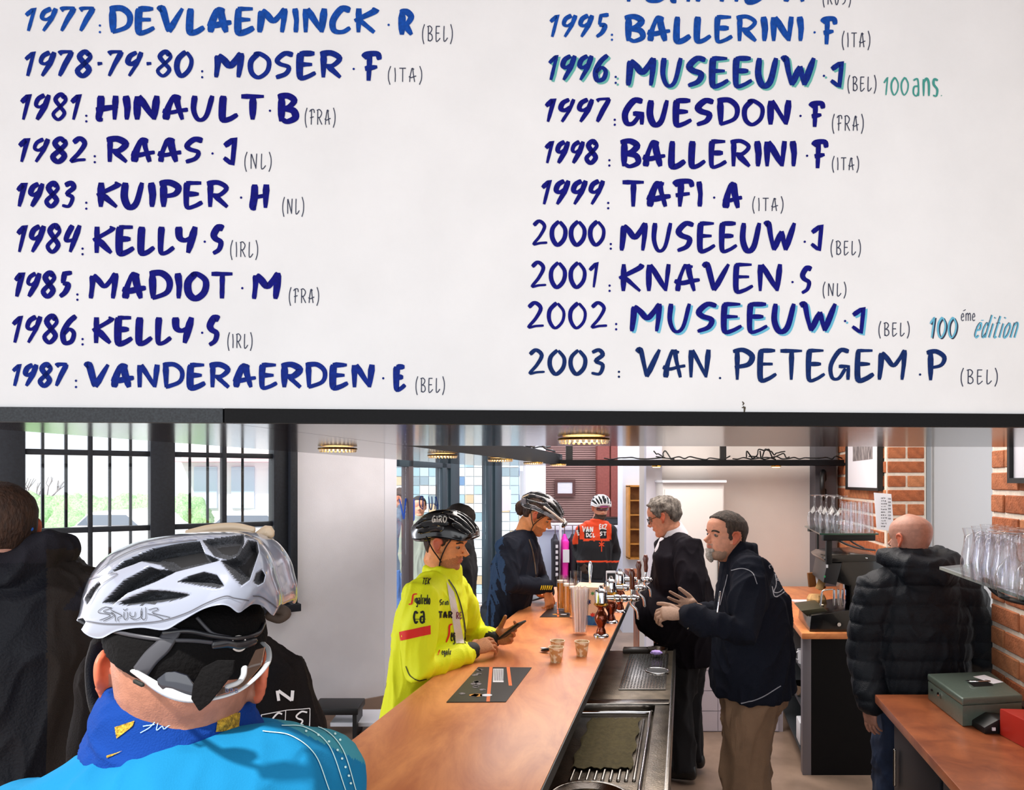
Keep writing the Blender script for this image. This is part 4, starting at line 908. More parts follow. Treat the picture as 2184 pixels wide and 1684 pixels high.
# menu mats
def matmenu(corners, label, full):
    pts = [on_bar(*c) for c in corners]; e = empty('menu_mat', sum(pts, V((0, 0, 0)))/4, label, 'mat')
    obj('sheet', MB().ext([p+V((0, 0, .0005)) for p in pts], (0, 0, .0022)), mat('mat_black', '17161a', .4), e)
    def mp(u, v, z=.003): return pts[0].lerp(pts[1], u).lerp(pts[3].lerp(pts[2], u), v)+V((0, 0, z))
    def quad_(u0, u1, v0, v1, m, nm, z=.0032, s=0): obj(nm, MB().add([mp(u0, v0, z), mp(u1, v0, z), mp(u1+s, v1, z), mp(u0+s, v1, z)], [(0, 3, 2, 1)]), m, e)
    om = mat('mat_orange', 'e8702a', .5)
    quad_(.08 if 0 else .12, .19, 0, 1, om, 'stripe', s=.46) if not full else None
    if full:
        quad_(.21, .27, 0, 1, om, 'stripe', s=.46); quad_(.53, .59, 0, .58, om, 'stripe', s=.31)
        quad_(.31, .50, .06, .48, M['paper'], 'panel', s=.2)
        for k in range(11): quad_(.33+.018*k, .338+.018*k, .08, .44, M['ink'], 'lettering', .0036, .18)
    rm_ = random.Random(5); mm = mat('mat_picture_grey', '8f8790', .5, col2='2a262a', scale=90)
    for k in range(16 if full else 9):
        u, v = rm_.uniform(.03, .3 if full else .6), rm_.uniform(.1, .9); u = min(.92, u+ (v*.35 if full else v*.3))-.12*(not full)
        if full and u > .2+.46*v-.03: u = .05+.4*v*rm_.random()
        c = mp(max(.04, u), v, .0034); q = MB(); q.lathe([(.0001, 0), (.012, 0), (.012, .0002)], c, 10); obj('picture', q, mm, e)
    c = mp(.42 if full else .55, .84 if full else .86, .0036); ux = (pts[1]-pts[0]).normalized()*.022
    obj('lemon_slice', MB().add([c+V((.03*math.cos(t)*.9, .016*math.sin(t), 0)) for t in [k*math.pi/8 for k in range(16)]], [tuple(range(16))]), mat('mat_yellow', 'e89a2c', .5), e)
    obj('egg_white', MB().add([c+V((.036, 0, .0002))+V((.018*math.cos(t), .014*math.sin(t), 0)) for t in [k*math.pi/8 for k in range(16)]], [tuple(range(16))]), M['paper'], e)
matmenu([(1020, 1423), (1134, 1424), (1079, 1497), (952, 1498)], 'black menu mat with orange stripes on the bar near the yellow jacket', True)
matmenu([(1184, 1284), (1215, 1283), (1215, 1316), (1151, 1316)], 'black menu mat lying under the beer glasses', False)
# cloth / small things on the sink
tag(obj('sponge', blob_mesh(W(-.20, 3.98, .93)+V((.0, -.2, 0)), (.03, .02, .012), 3, 3, .3), mat('sponge_lilac', 'b39adf', .9), smooth=True), 'small lilac sponge on the steel behind the taps', 'sponge')
tr_ = empty('drip_tray', W(-.22, 3.75, .905), 'small dark drip tray under the beer taps', 'tray')
obj('tray', MB().prism(quad(-.34, -.16, 3.88, 3.94), .901, .925), mat('tray_dark', '3c3632', .35, .6), tr_, bevel=.004)
gw = W(-.12, 3.90, .901); tag(obj('ashtray', MB().shell([(0, .901), (.05, .901), (.058, .925), (.054, .925), (.046, .906), (0, .906)], (gw.x-.03, gw.y, 0), 24), M['steel'], smooth=40), 'small round steel dish on the sink unit behind the taps', 'dish')

# =============================================================== wall shelves and glasses
def wine_glass_inv(c, s=1.0):      # upside down: rim at the bottom
    return [(.031*s, 0), (.038*s, .03*s), (.040*s, .055*s), (.034*s, .085*s), (.018*s, .108*s), (.006*s, .122*s), (.004*s, .145*s), (.0045*s, .17*s), (.010*s, .180*s), (.033*s, .185*s), (.033*s, .188*s), (.001, .188*s)]
def inst(name, prof, c, m, label, group, catg='glass', seg=22):
    o = obj(name, MB().shell([(r, z+c.z) for r, z in prof], (c.x, c.y, 0), seg), m, smooth=60); return tag(o, label, catg, group)
SZ = CH-(1137-PY)/F*4.05      # glass shelf height
gs = empty('glass_shelf', W(1.2, 4.2, SZ), 'small glass shelf with black bracket holding upside-down glasses', 'shelf')
def fp(*pts): return [tuple(V(p)[:2]) for p in pts]
A_ = P(1874, 0, 4.05); B_ = P(1748, 0, 4.05); C_ = P(1716, 0, 4.75); D_ = P(1838, 0, 4.9)
obj('shelf_plate', MB().prism(fp(A_, B_, C_, D_), SZ-.008, SZ), glass('shelf_glass', (.82, .92, .88), 0, .25), gs)
obj('shelf_edge', MB().prism(fp(A_, B_, B_+V((.004, .012, 0)), A_+V((0, .012, 0))), SZ-.0085, SZ+.0005), M['glass_edge'], gs)
obj('bracket', MB().box(((A_.x+B_.x)/2+.02, 4.10, SZ-.028), (abs(A_.x-B_.x)-.04, .03, .036)), M['black'], gs, bevel=.003)
obj('bracket', MB().box((C_.x+.03, 4.70, SZ-.022), (.05, .03, .026)), M['black'], gs)
obj('bracket_post', MB().box((P(1769, 0, 4.1).x, 4.11, SZ-.10), (.032, .02, .17)), M['black'], gs, bevel=.002)
obj('bracket_post', MB().box((P(1744, 0, 4.72).x, 4.72, SZ-.09), (.012, .012, .13)), M['black'], gs)
obj('support_wire', MB().tube(cat([P(1778, 1142, 4.1), P(1800, 1158, 4.2), P(1830, 1168, 4.35), P(1866, 1173, 4.5)], 6), .006, 8), M['black'], gs, smooth=True)
obj('support_wire', MB().tube(cat([P(1800, 1142, 4.1), P(1822, 1158, 4.2), P(1842, 1168, 4.3)], 6), .005, 8), M['black'], gs, smooth=True)
for i, (px, d) in enumerate(((1737, 4.55), (1762, 4.40), (1778, 4.27), (1793, 4.17), (1752, 4.63), (1775, 4.53))):
    c = P(px, 0, d); c.z = SZ; s = (.078*d/F*1500/ .19*.19)/.078*d/4.4 if 0 else 1.14
    inst('wine_glass', wine_glass_inv(c, s), c, GL, 'upside-down wine glass on the small shelf, '+('leftmost of all', 'second from the left in front', 'third from the left in front', 'fourth from the left, beside the tumblers', 'in the back row between the first and second', 'hindmost of the stemmed ones')[i], 'wine glasses on the small glass shelf')
for i, (px, d) in enumerate(((1815, 4.16), (1842, 4.18), (1824, 4.35), (1850, 4.42), (1806, 4.38))):
    c = P(px, 0, d); c.z = SZ
    inst('tumbler', [(.036, 0), (.030, .17), (.028, .175), (.001, .172), (.001, .168), (.026, .165), (.033, 0)], c, GL, 'upside-down tumbler on the small shelf, '+('front row, left one', 'front row, right one', 'back row, middle one', 'back row, rightmost', 'back row, next to the wine glasses')[i], 'tumblers on the small glass shelf')
# big glass shelf at the right edge: runs along the brick wall
SZ2 = CH-(1208-PY)/F*2.72
g2 = empty('glass_shelf', P(2130, 0, 2.5)*1, 'large glass shelf on curved black brackets at the right edge, below the white door', 'shelf'); g2.location = V((1.6, 2.3, SZ2))
k0 = P(2004, 0, 2.72)
f0 = fp(k0, P(2118, 0, 2.9), (W(BW-.02, 2.2, 0).x, 2.2), (W(BW-.02, 1.75, 0).x, 1.75), (k0.x-.245*.97-.02, 1.75))
obj('shelf_plate', MB().prism(f0, SZ2-.01, SZ2), glass('shelf_glass', (.82, .92, .88), 0, .25), g2)
e0_, e1_ = V((k0.x, k0.y, 0)), V((k0.x-.2575, 1.75, 0))
obj('shelf_edge', MB().prism(fp(e0_-V((.001, 0, 0)), e1_-V((.001, 0, 0)), e1_+V((.012, 0, 0)), e0_+V((.012, 0, 0))), SZ2-.0105, SZ2+.0005), M['glass_edge'], g2)
obj('bracket', MB().tube(cat([P(2100, 1236, 2.30), P(2140, 1251, 2.25), P(2190, 1268, 2.2), P(2240, 1288, 2.1)], 5), .009, 10), M['black'], g2, smooth=True)
obj('bracket', MB().tube(cat([P(2104, 1240, 2.30), P(2124, 1262, 2.28), P(2150, 1276, 2.25), P(2190, 1286, 2.22), P(2240, 1296, 2.15)], 5), .009, 10), M['black'], g2, smooth=True)
tulip = lambda s: [(.0315*s, 0), (.036*s, .03*s), (.037*s, .055*s), (.028*s, .10*s), (.026*s, .13*s), (.031*s, .150*s), (.031*s, .152*s), (.001, .150*s), (.001, .140*s), (.024*s, .128*s), (.026*s, .10*s), (.034*s, .055*s), (.029*s, 0)]
def shp(off, d): c = W(off, d, SZ2); return c
n_ = 0
for i in range(4):
    for j in range(3):
        c = P(2078+22*i+18*j, 0, 2.40-.085*i+.10*j); c.z = SZ2
        if c.x > W(BW-.06, c.y, 0).x: continue
        inst('beer_glass', tulip(1.12), c, GL, 'beer glass upside down on the large shelf, '+('first', 'second', 'third', 'fourth')[i]+' from the left in the '+('front', 'middle', 'back')[j]+' row', 'beer glasses on the large glass shelf'); n_ += 1
c = P(2158, 0, 1.98); c.z = SZ2; inst('wine_glass', wine_glass_inv(c, 1.0), c, GL, 'round-bowled glass upside down, nearest on the large glass shelf', 'stemmed glasses on the large glass shelf')
c = P(2200, 0, 1.95); c.z = SZ2; inst('wine_glass', wine_glass_inv(c, 1.0), c, GL, 'stemmed glass at the right edge of the large glass shelf', 'stemmed glasses on the large glass shelf')

# pictures on the brick wall
def wall_frame(z_a, z_b, h0, h1, label, im, mar=.05):
    # hangs on the brick wall line between depths z_a > z_b
    o_ = BW-.012; a, b = W(o_, z_a, 0), W(o_, z_b, 0); e = empty('picture_frame', (a+b)/2+V((0, 0, h0)), label, 'picture')
    n3 = V((UN.x, UN.y, 0))*.02; ft_ = .022; dd = (b-a).normalized()
    def sl_(s0, s1, q0, q1, m, nm, t0, t1): 
        p0, p1 = a.lerp(b, s0), a.lerp(b, s1); obj(nm, MB().prism(fp(p0+n3*t0, p1+n3*t0, p1+n3*t1, p0+n3*t1), q0, q1), m, e)
    L = (b-a).length; k = ft_/L
    sl_(0, k, h0, h1, M['black'], 'frame', 0, 1.6); sl_(1-k, 1, h0, h1, M['black'], 'frame', 0, 1.6); sl_(k, 1-k, h0, h0+ft_, M['black'], 'frame', 0, 1.6); sl_(k, 1-k, h1-ft_, h1, M['black'], 'frame', 0, 1.6)
    sl_(k, 1-k, h0+ft_, h1-ft_, M['paper'], 'mount', .4, .8)
    sl_(.2, .8, h0+(h1-h0)*.38, h1-.07, im, 'photograph', .8, .9)
pm = mat('photo_grey', 'a79f9f', .4, col2='5a5458', scale=22, stretch=(3, 3, .6), mask=(.4, .6))
hz0 = CH-(1047-PY)/F*5.0
wall_frame(6.0, 4.99, hz0, hz0+.62, 'black framed print with white mount hanging on the brick pillar', pm)
wall_frame(2.99, 2.35, CH-(1030-PY)/F*3.0+0.0, CH+.5, 'black framed picture cut off at the right edge on the brick wall', pm)
# price list on the wall
pr = empty('price_list', W(BW, 4.6, 1.6), 'white sheet with handwritten price list taped at the end of the glass shelf', 'paper')
pa, pb, pc, pd = P(1864, 1050, 4.82), P(1901, 1053, 4.80), P(1907, 1133, 4.80), P(1870, 1128, 4.82)
obj('sheet', MB().ext([pa, pb, pc, pd], (0, .003, 0)), M['paper'], pr)
def pmap(x, y, lift=0): return P(x, y, 4.795)
map2d('lettering', [p for k in range(11) for p in text2d(['cafe', 'the', 'soda', 'vin', 'biere', 'demi', 'eau', 'cola', 'jus', 'lait', 'sirop'][k].replace('j', 'i').replace('b', 'h'), 1879, 1888+(k*7 % 5), 1060+k*6, 1063+k*6, .8, False)], pmap, M['ink'], pr)
map2d('lettering', [p for k in range(7) for p in text2d(['150', '200', '180', '300', '250', '120', '500'][k], 1894, 1900, 1062+k*7, 1065+k*7, .7, False)], pmap, M['ink'], pr)

# =============================================================== coffee machine and things on the rear worktop
HW = .90
cmx = empty('coffee_machine', P(1790, 1345, 4.55), 'black automatic coffee machine with chrome spouts on the rear worktop', 'coffee machine')
def pzx(px, py, d): return P(px, py, d)
bk = mat('machine_black', '0c0c0e', .25, coat=.6); side_ = mat('machine_grey', '4b4c4c', .4)
# body: side profile extruded; front of the machine faces left
def side_ext(pts, d0, d1, m, nm, bev=.006):
    q = [P(x, y, d0) for x, y in pts]; return obj(nm, MB().ext(q, P(pts[0][0], pts[0][1], d0)*0+V((.245*(d1-d0), d1-d0, 0))), m, cmx, bevel=bev)
side_ext([(1796, 1192), (1885, 1192), (1890, 1345), (1812, 1345), (1812, 1250), (1782, 1240)], 4.46, 4.86, bk, 'body', .012)
side_ext([(1757, 1192), (1772, 1184), (1850, 1181), (1880, 1186), (1888, 1196), (1762, 1199)], 4.43, 4.9, bk, 'top_cover', .006)
side_ext([(1764, 1200), (1796, 1200), (1784, 1248), (1756, 1242)], 4.46, 4.86, mat('machine_panel', '26262b', .35), 'front_panel', .006)
side_ext([(1730, 1312), (1812, 1300), (1890, 1300), (1890, 1347), (1726, 1347)], 4.44, 4.88, bk, 'base_unit', .008)
side_ext([(1708, 1302), (1756, 1296), (1766, 1303), (1722, 1314)], 4.5, 4.8, mat('grill_olive', '4a4636', .5, .6), 'drip_grill', .002)
obj('logo', MB().box(P(1764, 1207, 4.44), (.012, .003, .02)), M['paper'], cmx); obj('status_light', MB().box(P(1759, 1229, 4.44), (.008, .003, .012)), mat('green_led', '2fae6a', .4), cmx)
obj('mirror_plate', MB().lathe([(.085, 0), (.085, .004)], P(1800, 1271, 4.55), 28, Matrix.Rotation(math.radians(70), 4, 'Z') @ Matrix.Rotation(math.pi/2, 4, 'X')), mat('blue_chrome', '8fa6d4', .1, 1), cmx)
for i, x in enumerate((1779, 1788, 1797)): obj('spout', MB().tube([P(x, 1258, 4.5), P(x, 1290, 4.5)], .007, 10), M['chrome'], cmx, smooth=True)
obj('steam_pipe', MB().tube(cat([P(1775, 1256, 4.44), P(1756, 1259, 4.44), P(1752, 1270, 4.44), P(1750, 1292, 4.44)], 5), .005, 8), M['chrome'], cmx, smooth=True)
obj('button', MB().lathe([(.012, 0), (.012, .006)], P(1789, 1331, 4.435), 16, Matrix.Rotation(math.pi/2, 4, 'X')), M['chrome'], cmx)
obj('button', MB().ell(P(1848, 1190, 4.43), (.008, .006, .006)), M['chrome'], cmx, smooth=True)
# stack of paper bags / cups beside it
pb_ = empty('paper_bag_bundle', P(1735, 1290, 4.9), 'crumpled bundle of brown paper bags behind the coffee machine', 'bag')
km = mat('kraft', 'cfa26c', .8, var=.2, scale=30)
c = P(1742, 1262, 4.85)
obj('bag', MB().lathe([(.055, HW), (.065, HW+.14), (.05, HW+.17)], (c.x, c.y, 0), 7), km, pb_)
rg = random.Random(6)
for k in range(6):
    q = c+V((rg.uniform(-.05, .05), rg.uniform(-.05, .05), rg.uniform(.03, .10))); obj('packet', MB().box(q, (.05, .02, .10), Matrix.Rotation(rg.uniform(-.6, .6), 4, 'Y') @ Matrix.Rotation(rg.uniform(-1, 1), 4, 'Z')), (km, M['paper'], mat('packet_brown', '7a4a20', .6))[k % 3], pb_, bevel=.004)
for i, (px, d, lb, h) in enumerate(((1729, 4.72, 'stack of small paper cups in front of the bag bundle', .11), (1745, 4.70, 'taller stack of paper cups beside the coffee machine', .14))):
    q = P(px, 0, d); e = empty('cup_stack', V((q.x, q.y, HW)), lb, 'cups')
    for k in range(7): obj('cup', MB().lathe([(.028, HW+k*h/8), (.034, HW+k*h/8+.02), (.034, HW+k*h/8+.023), (.026, HW+k*h/8+.022)], (q.x, q.y, 0), 16), mat('cup_cream', 'f3e3c8', .6), e, smooth=40)
tag(obj('napkin_pad', MB().box(on_bar(1708, 1281, HW+.004)+V((0, 0, 0)), (.13, .09, .008)), M['paper'], bevel=.001), 'flat white paper pad lying on the rear worktop', 'paper')
# shelf things under the rear worktop
cp = empty('coffee_mug', W(.79, 4.55, .66), 'white mug standing on the top shelf under the rear worktop', 'mug')
mc = W(.78, 4.6, .66); obj('mug', MB().shell([(0, .661), (.034, .661), (.038, .75), (.035, .75), (.031, .665), (0, .665)], (mc.x, mc.y, 0), 24), M['white'], cp, smooth=40)
obj('mug_handle', MB().tube([mc+V((-.038, 0, .075)), mc+V((-.062, 0, .065)), mc+V((-.062, 0, .035)), mc+V((-.036, 0, .022))], .005, 8), M['white'], cp, smooth=True)
bw_ = W(.80, 4.7, .42); tag(obj('mixing_bowl', MB().shell([(0, .421), (.05, .421), (.085, .5), (.082, .5), (.048, .425), (0, .425)], (bw_.x, bw_.y, 0), 24), M['steel'], smooth=40), 'steel bowl on the middle shelf under the rear worktop', 'bowl')
tag(obj('white_canister', MB().prism(quad(.755, .86, 4.6, 4.75), .121, .27), M['white'], bevel=.008), 'white box standing on the lowest shelf under the rear worktop', 'box')

# =============================================================== cash box and small machines on the side worktop
cbx = empty('cash_box', W(1.2, 2.6, HW), 'grey-green metal cash box with a folding handle on the side worktop', 'cash box')
mg = mat('cashbox_green', '66756c', .35, .3, coat=.3, var=.05, scale=60)
def wp(px, py, z): d = (CH-z)*F/(py-PY); return V(((px-PX)/F*d, d, z))
zt = HW+.112
a1, a2, a3, a4 = wp(1979, 1436, zt), wp(2053, 1488, zt), wp(2180, 1481, zt), wp(2110, 1431, zt)
foot = [a1, a2, a3, a4]
obj('box', MB().prism(fp(*foot), HW+.002, zt-.03), mg, cbx, bevel=.005)
ctr = sum(foot, V((0, 0, 0)))/4; f2 = [ctr+(p-ctr)*1.015 for p in foot]
obj('lid', MB().prism(fp(*f2), zt-.030, zt), mg, cbx, bevel=.008, seg=3)
def on_lid(u, v, z=0): return a1.lerp(a2, u).lerp(a4.lerp(a3, u), v)+V((0, 0, z))
obj('handle_plate', MB().add([on_lid(.35, .42, .001), on_lid(.62, .42, .001), on_lid(.62, .75, .001), on_lid(.35, .75, .001)], [(0, 1, 2, 3)]), M['black'], cbx)
obj('handle', MB().tube([on_lid(.42, .42, .004), on_lid(.55, .42, .014), on_lid(.56, .72, .014), on_lid(.42, .72, .004)], .003, 8), M['chrome'], cbx, smooth=True)
obj('label', MB().add([on_lid(.22, .62, .0015), on_lid(.55, .78, .0015), on_lid(.50, .98, .0015), on_lid(.16, .84, .0015)], [(0, 1, 2, 3)]), M['paper'], cbx)
fq = a1.lerp(a2, .38)-V((0.003, 0, .05)); obj('lock', MB().lathe([(.008, 0), (.008, .006)], fq, 14, Matrix.Rotation(-math.pi/2, 4, 'Y')), M['chrome'], cbx); obj('lock', MB().lathe([(.005, 0), (.005, .004)], a1.lerp(a2, .16)-V((.003, 0, .055)), 14, Matrix.Rotation(-math.pi/2, 4, 'Y')), M['black'], cbx)
q = wp(2130, 1565, HW); cr = empty('card_reader', q, 'small black device in front of the cash box', 'device')
obj('body', MB().ext([q+V((-.055, .0, 0)), q+V((.06, 0, 0)), q+V((.06, 0, .05)), q+V((.0, 0, .055)), q+V((-.055, 0, .025))], (.01, .09, 0)), M['black'], cr, bevel=.006)
obj('button', MB().box(q+V((-.02, -.002, .02)), (.012, .004, .012)), M['paper'], cr)
q = wp(2205, 1592, HW); tag(obj('red_box', MB().prism(fp(q+V((-.045, -.02, 0)), q+V((.12, -.02, 0)), q+V((.16, .1, 0)), q+V((-.04, .12, 0))), HW, HW+.10), mat('red_box_paint', 'b02a1e', .4), bevel=.006), 'red box cut off at the right edge of the side worktop', 'box')
# ledge along the wall behind the cash box
tag(obj('cable_duct', MB().prism(quad(BW-.05, BW-.012, 1.6, 3.1), HW+.001, HW+.04), mat('duct_brown', '3b2a24', .6), bevel=.004), 'dark narrow strip along the foot of the brick wall behind the cash box', 'strip')
# folding clothes rack in the hall
rk = empty('clothes_rack', P(1200, 1240, 9.0)+V((0, 0, -.6)), 'white clothes rail with jackets hanging in front of the white hall counter', 'clothes rail')
xr0, xr1, yr, zr = P(1178, 0, 9.0).x, P(1262, 0, 9.0).x, 9.0, CH-(1124-PY)/F*9
obj('rail', MB().tube([(xr0, yr, zr), (xr1, yr, zr)], .016, 8), M['white'], rk, smooth=True)
for x in (xr0+.1, xr1): obj('post', MB().tube([(x, yr-.03, 0), (x, yr-.03, zr)], .018, 8), M['white'], rk, smooth=True)
rk.location.z = 0
for ch in rk.children: ch.location.z = 0
rj = random.Random(9)
for i, (px, col, lb, w_) in enumerate(((1184, '26232c', 'black cycling jacket hanging at the left end of the rail', .2), (1204, 'f02fb0', 'bright pink and white cycling top hanging on the rail', .24), (1221, '1b1a22', 'black cycling jacket hanging in the middle of the rail', .2), (1247, 'a01c3c', 'dark jacket with crimson panel hanging at the right of the rail', .18), (1234, '2c2a30', 'black jersey with white print hanging next to the crimson panel', .16))):
    x = P(px, 0, 9.0).x; z1 = zr-.1; yy = 9.0; e = empty('hanging_jacket', (x, yy, zr), lb, 'jacket')
    q = MB(); q.tube([(x, yy, z1), (x, yy, z1-.06), (x, yy, z1-.35), (x, yy, z1-.72)], [(.02, .06), (w_*.20, .17), (w_*.24, .18), (w_*.24, .20)], 18, side=(1, 0, 0)); q.tube([(x, yy-.17, z1-.08), (x-.01, yy-.22, z1-.5)], [.045, .035], 10); q.tube([(x, yy+.17, z1-.08), (x, yy+.2, z1-.5)], [.045, .035], 10)
    obj('jacket', q, mat('jk_'+col, col, .7), e, smooth=True); obj('hanger_hook', MB().tube([(x, yy, z1), (x, yy, zr+.02)], .006, 6), M['steel'], e)
    if i in (1,): obj('white_panel', MB().box((x, yy-.262, z1-.24), (.08, .01, .16)), M['paper'], e)
    if i in (0, 4):
        for k in range(6): obj('print', MB().box((x+.005, yy-.262, z1-.12-.07*k), (.03, .006, .04)), M['paper'], e)
# low black bench by the left wall
bb = empty('low_bench', V((-.98, 5.25, 0)), 'low black bench seat against the white wall under the window', 'bench')
a = P(722, 1500, 5.15)
obj('seat', MB().box((a.x, 5.15, a.z-.02), (.34, .25, .05)), M['black'], bb, bevel=.01)
for k in (-1, 1): obj('leg', MB().box((a.x+.14*k, 5.15, (a.z-.045)/2), (.03, .2, a.z-.05)), M['black'], bb)
tag(obj('floor_board', MB().box(P(775, 1530, 5.25)+V((0, 0, 0)), (.42, .3, .03)), M['white'], bevel=.004), 'flat white board lying on the floor by the end of the wall', 'board')
# =============================================================== people: builders
def lerp_tab(tab, z):
    if z <= tab[0][0]: return tab[0][1]
    for i in range(len(tab)-1):
        a, b = tab[i], tab[i+1]
        if z <= b[0]:
            t = (z-a[0])/(b[0]-a[0]); return a[1]+(b[1]-a[1])*t
    return tab[-1][1]
XF = [(0, .22), (.03, .31), (.07, .35), (.12, .362), (.17, .335), (.20, .325), (.235, .352), (.26, .345), (.285, .362), (.33, .345), (.40, .34), (.50, .335), (.55, .352), (.59, .368), (.65, .375), (.75, .358), (.84, .30), (.92, .20), (.97, .10), (1.0, .0)]
XB = [(0, .0), (.05, -.06), (.12, -.14), (.2, -.22), (.3, -.31), (.4, -.37), (.5, -.41), (.6, -.435), (.7, -.435), (.8, -.40), (.88, -.32), (.94, -.22), (.98, -.10), (1.0, -.02)]
YW = [(0, .08), (.04, .16), (.1, .21), (.2, .255), (.3, .28), (.4, .30), (.5, .315), (.6, .33), (.7, .333), (.8, .305), (.88, .245), (.94, .17), (.98, .09), (1.0, .02)]
def headpt(z, ph, off=0):
    xf, xb, w_ = lerp_tab(XF, z), lerp_tab(XB, z), lerp_tab(YW, z); xm = (xf+xb)/2+.0; a = (xf-xb)/2
    c, s = math.cos(ph), math.sin(ph)
    x = xm+a*c; y = w_*math.copysign(abs(s)**.88, s)
    if c > 0:
        for sg in (-1, 1):
            g = math.exp(-((y-sg*.135)/.065)**2-((z-.515)/.045)**2); x -= .050*g*c
            g = math.exp(-((y-sg*.17)/.08)**2-((z-.40)/.06)**2); x += .018*g*c
            g = math.exp(-((y-sg*.12)/.09)**2-((z-.585)/.02)**2); x += .012*g*c
    p = V((x, y, z))
    if off:
        n = V((c*.95, s, max(0, (z-.72))*2.6)).normalized(); p += n*off
    return p
def Mhead(c, yaw, pitch=0, roll=0, H=.235):
    R = Matrix.Rotation(math.radians(yaw), 4, 'Z') @ Matrix.Rotation(math.radians(pitch), 4, 'Y') @ Matrix.Rotation(math.radians(roll), 4, 'X')
    return Matrix.Translation(c) @ R @ Matrix.Scale(H, 4) @ Matrix.Translation((0, 0, -.5))
def head_mb(M, nose=1.0, ears=True, seg=40, lv=44, chin=0):
    q = MB(); zs = [(1-math.cos(math.pi*(i+.5)/lv))/2 for i in range(lv)]
    vs = [M @ headpt(z, 2*math.pi*k/seg) for z in zs for k in range(seg)]
    fs = [(i*seg+k, i*seg+(k+1) % seg, (i+1)*seg+(k+1) % seg, (i+1)*seg+k) for i in range(lv-1) for k in range(seg)]
    fs += [tuple(range(seg))[::-1], tuple((lv-1)*seg+k for k in range(seg))]
    q.add(vs, fs); s = M.to_scale()[0]
    def T(p): return M @ V(p)
    R3 = M.to_3x3()
    # nose: bridge to tip, with wings
    q.tube([T((.315, 0, .56)), T((.345, 0, .50)), T((.385*nose+.0*(1-nose), 0, .44)), T((.425*nose+.02, 0, .385)), T((.405, 0, .365))], [.030*s, .032*s, .040*s, .044*s, .036*s], 14)
    for sg in (-1, 1): q.ell(T((.365, sg*.052, .372)), (.040*s, .030*s, .028*s), None, 12, 8)
    # lips
    q.tube([T((.315, -.085, .258)), T((.352, -.04, .272)), T((.366, 0, .272)), T((.352, .04, .272)), T((.315, .085, .258))], [.009*s, .016*s, .018*s, .016*s, .009*s], 10)
    q.tube([T((.31, -.075, .25)), T((.345, -.035, .236)), T((.358, 0, .232)), T((.345, .035, .236)), T((.31, .075, .25))], [.009*s, .016*s, .019*s, .016*s, .009*s], 10)
    # lids
    for sg in (-1, 1): q.ell(T((.272, sg*.137, .535)), (.052*s, .060*s, .034*s), None, 14, 10)
    if ears:
        for sg in (-1, 1):
            pts = [(.035, .318, .37), (.0, .345, .355), (-.035, .37, .41), (-.080, .378, .48), (-.085, .382, .55), (-.04, .370, .595), (.025, .355, .585), (.05, .34, .53)]
            q.tube([T((a, sg*b, c)) for a, b, c in cat(pts, 3)], .021*s, 8)
            q.ell(T((-.015, sg*.352, .475)), (.060*s, .020*s, .100*s), (M.to_3x3().normalized() @ Matrix.Rotation(math.radians(sg*-14), 3, 'Z')).to_4x4(), 14, 10)
            q.ell(T((.0, sg*.325, .385)), (.03*s, .02*s, .035*s), None, 10, 8)
    return q
def scalp(M, hairline, thick, seg=72, lv=60, nz=.02, fr=9, seed=0, z0=.0, z1=1.0):
    """hair / cap: the head surface pushed out where z is above hairline(phi)"""
    q = MB(); vs = []
    zs = [z0+(z1-z0)*(1-math.cos(math.pi*(i+.5)/lv))/2 for i in range(lv)]
    for z in zs:
        for k in range(seg):
            ph = 2*math.pi*k/seg; a = abs(((ph+math.pi) % (2*math.pi))-math.pi)
            t = (z-(hairline(a, ph > math.pi) if hairline.__code__.co_argcount == 2 else hairline(a)))/.05; t = max(0, min(1, t)); t = t*t*(3-2*t)
            p0 = headpt(z, ph); n_ = noise.noise(V((p0.x*fr+seed, p0.y*fr, p0.z*fr*.5)))*nz+noise.noise(V((p0.x*fr*4+seed, p0.y*fr*4, p0.z*fr)))*nz*.5
            vs.append(M @ headpt(z, ph, -.035+(thick+.035+n_)*t))
    fs = [(i*seg+k, i*seg+(k+1) % seg, (i+1)*seg+(k+1) % seg, (i+1)*seg+k) for i in range(lv-1) for k in range(seg)]
    fs += [tuple(range(seg))[::-1], tuple((lv-1)*seg+k for k in range(seg))]
    return q.add(vs, fs)
def hl(front=.80, temple=.74, side=.50, behind=.42, nape=.25):
    tab = [(0, front), (.5, front-.01), (.95, temple), (1.25, side), (1.45, side), (1.62, .60), (1.85, .58), (2.1, behind), (2.6, nape), (3.2, nape)]
    return lambda a: lerp_tab(tab, a)
def eyes(M, parent, sides=(-1, 1), iris='4a3524', look=(1, 0, 0)):
    s = M.to_scale()[0]
    for sg in sides:
        c = M @ V((.276, sg*.137, .508)); e = obj('eye', MB().ell(c, .046*s, None, 16, 10), mat('eye_white', '86705f', .3), parent, smooth=True)
        d = (M.to_3x3() @ V(look)).normalized(); obj('iris', MB().ell(c+d*.027*s, .029*s, None, 12, 8), mat('iris_'+iris, iris, .1), e, smooth=True)
def brows(M, parent, m, thick=.012, sides=(-1, 1)):
    s = M.to_scale()[0]
    for sg in sides:
        pts = [(.345, sg*.06, .578), (.350, sg*.11, .592), (.325, sg*.17, .592), (.275, sg*.215, .572)]
        obj('eyebrow', MB().tube([M @ V(p) for p in cat(pts, 4)], [(thick*1.0*s, thick*1.6*s)]*13, 8), m, parent, smooth=True)
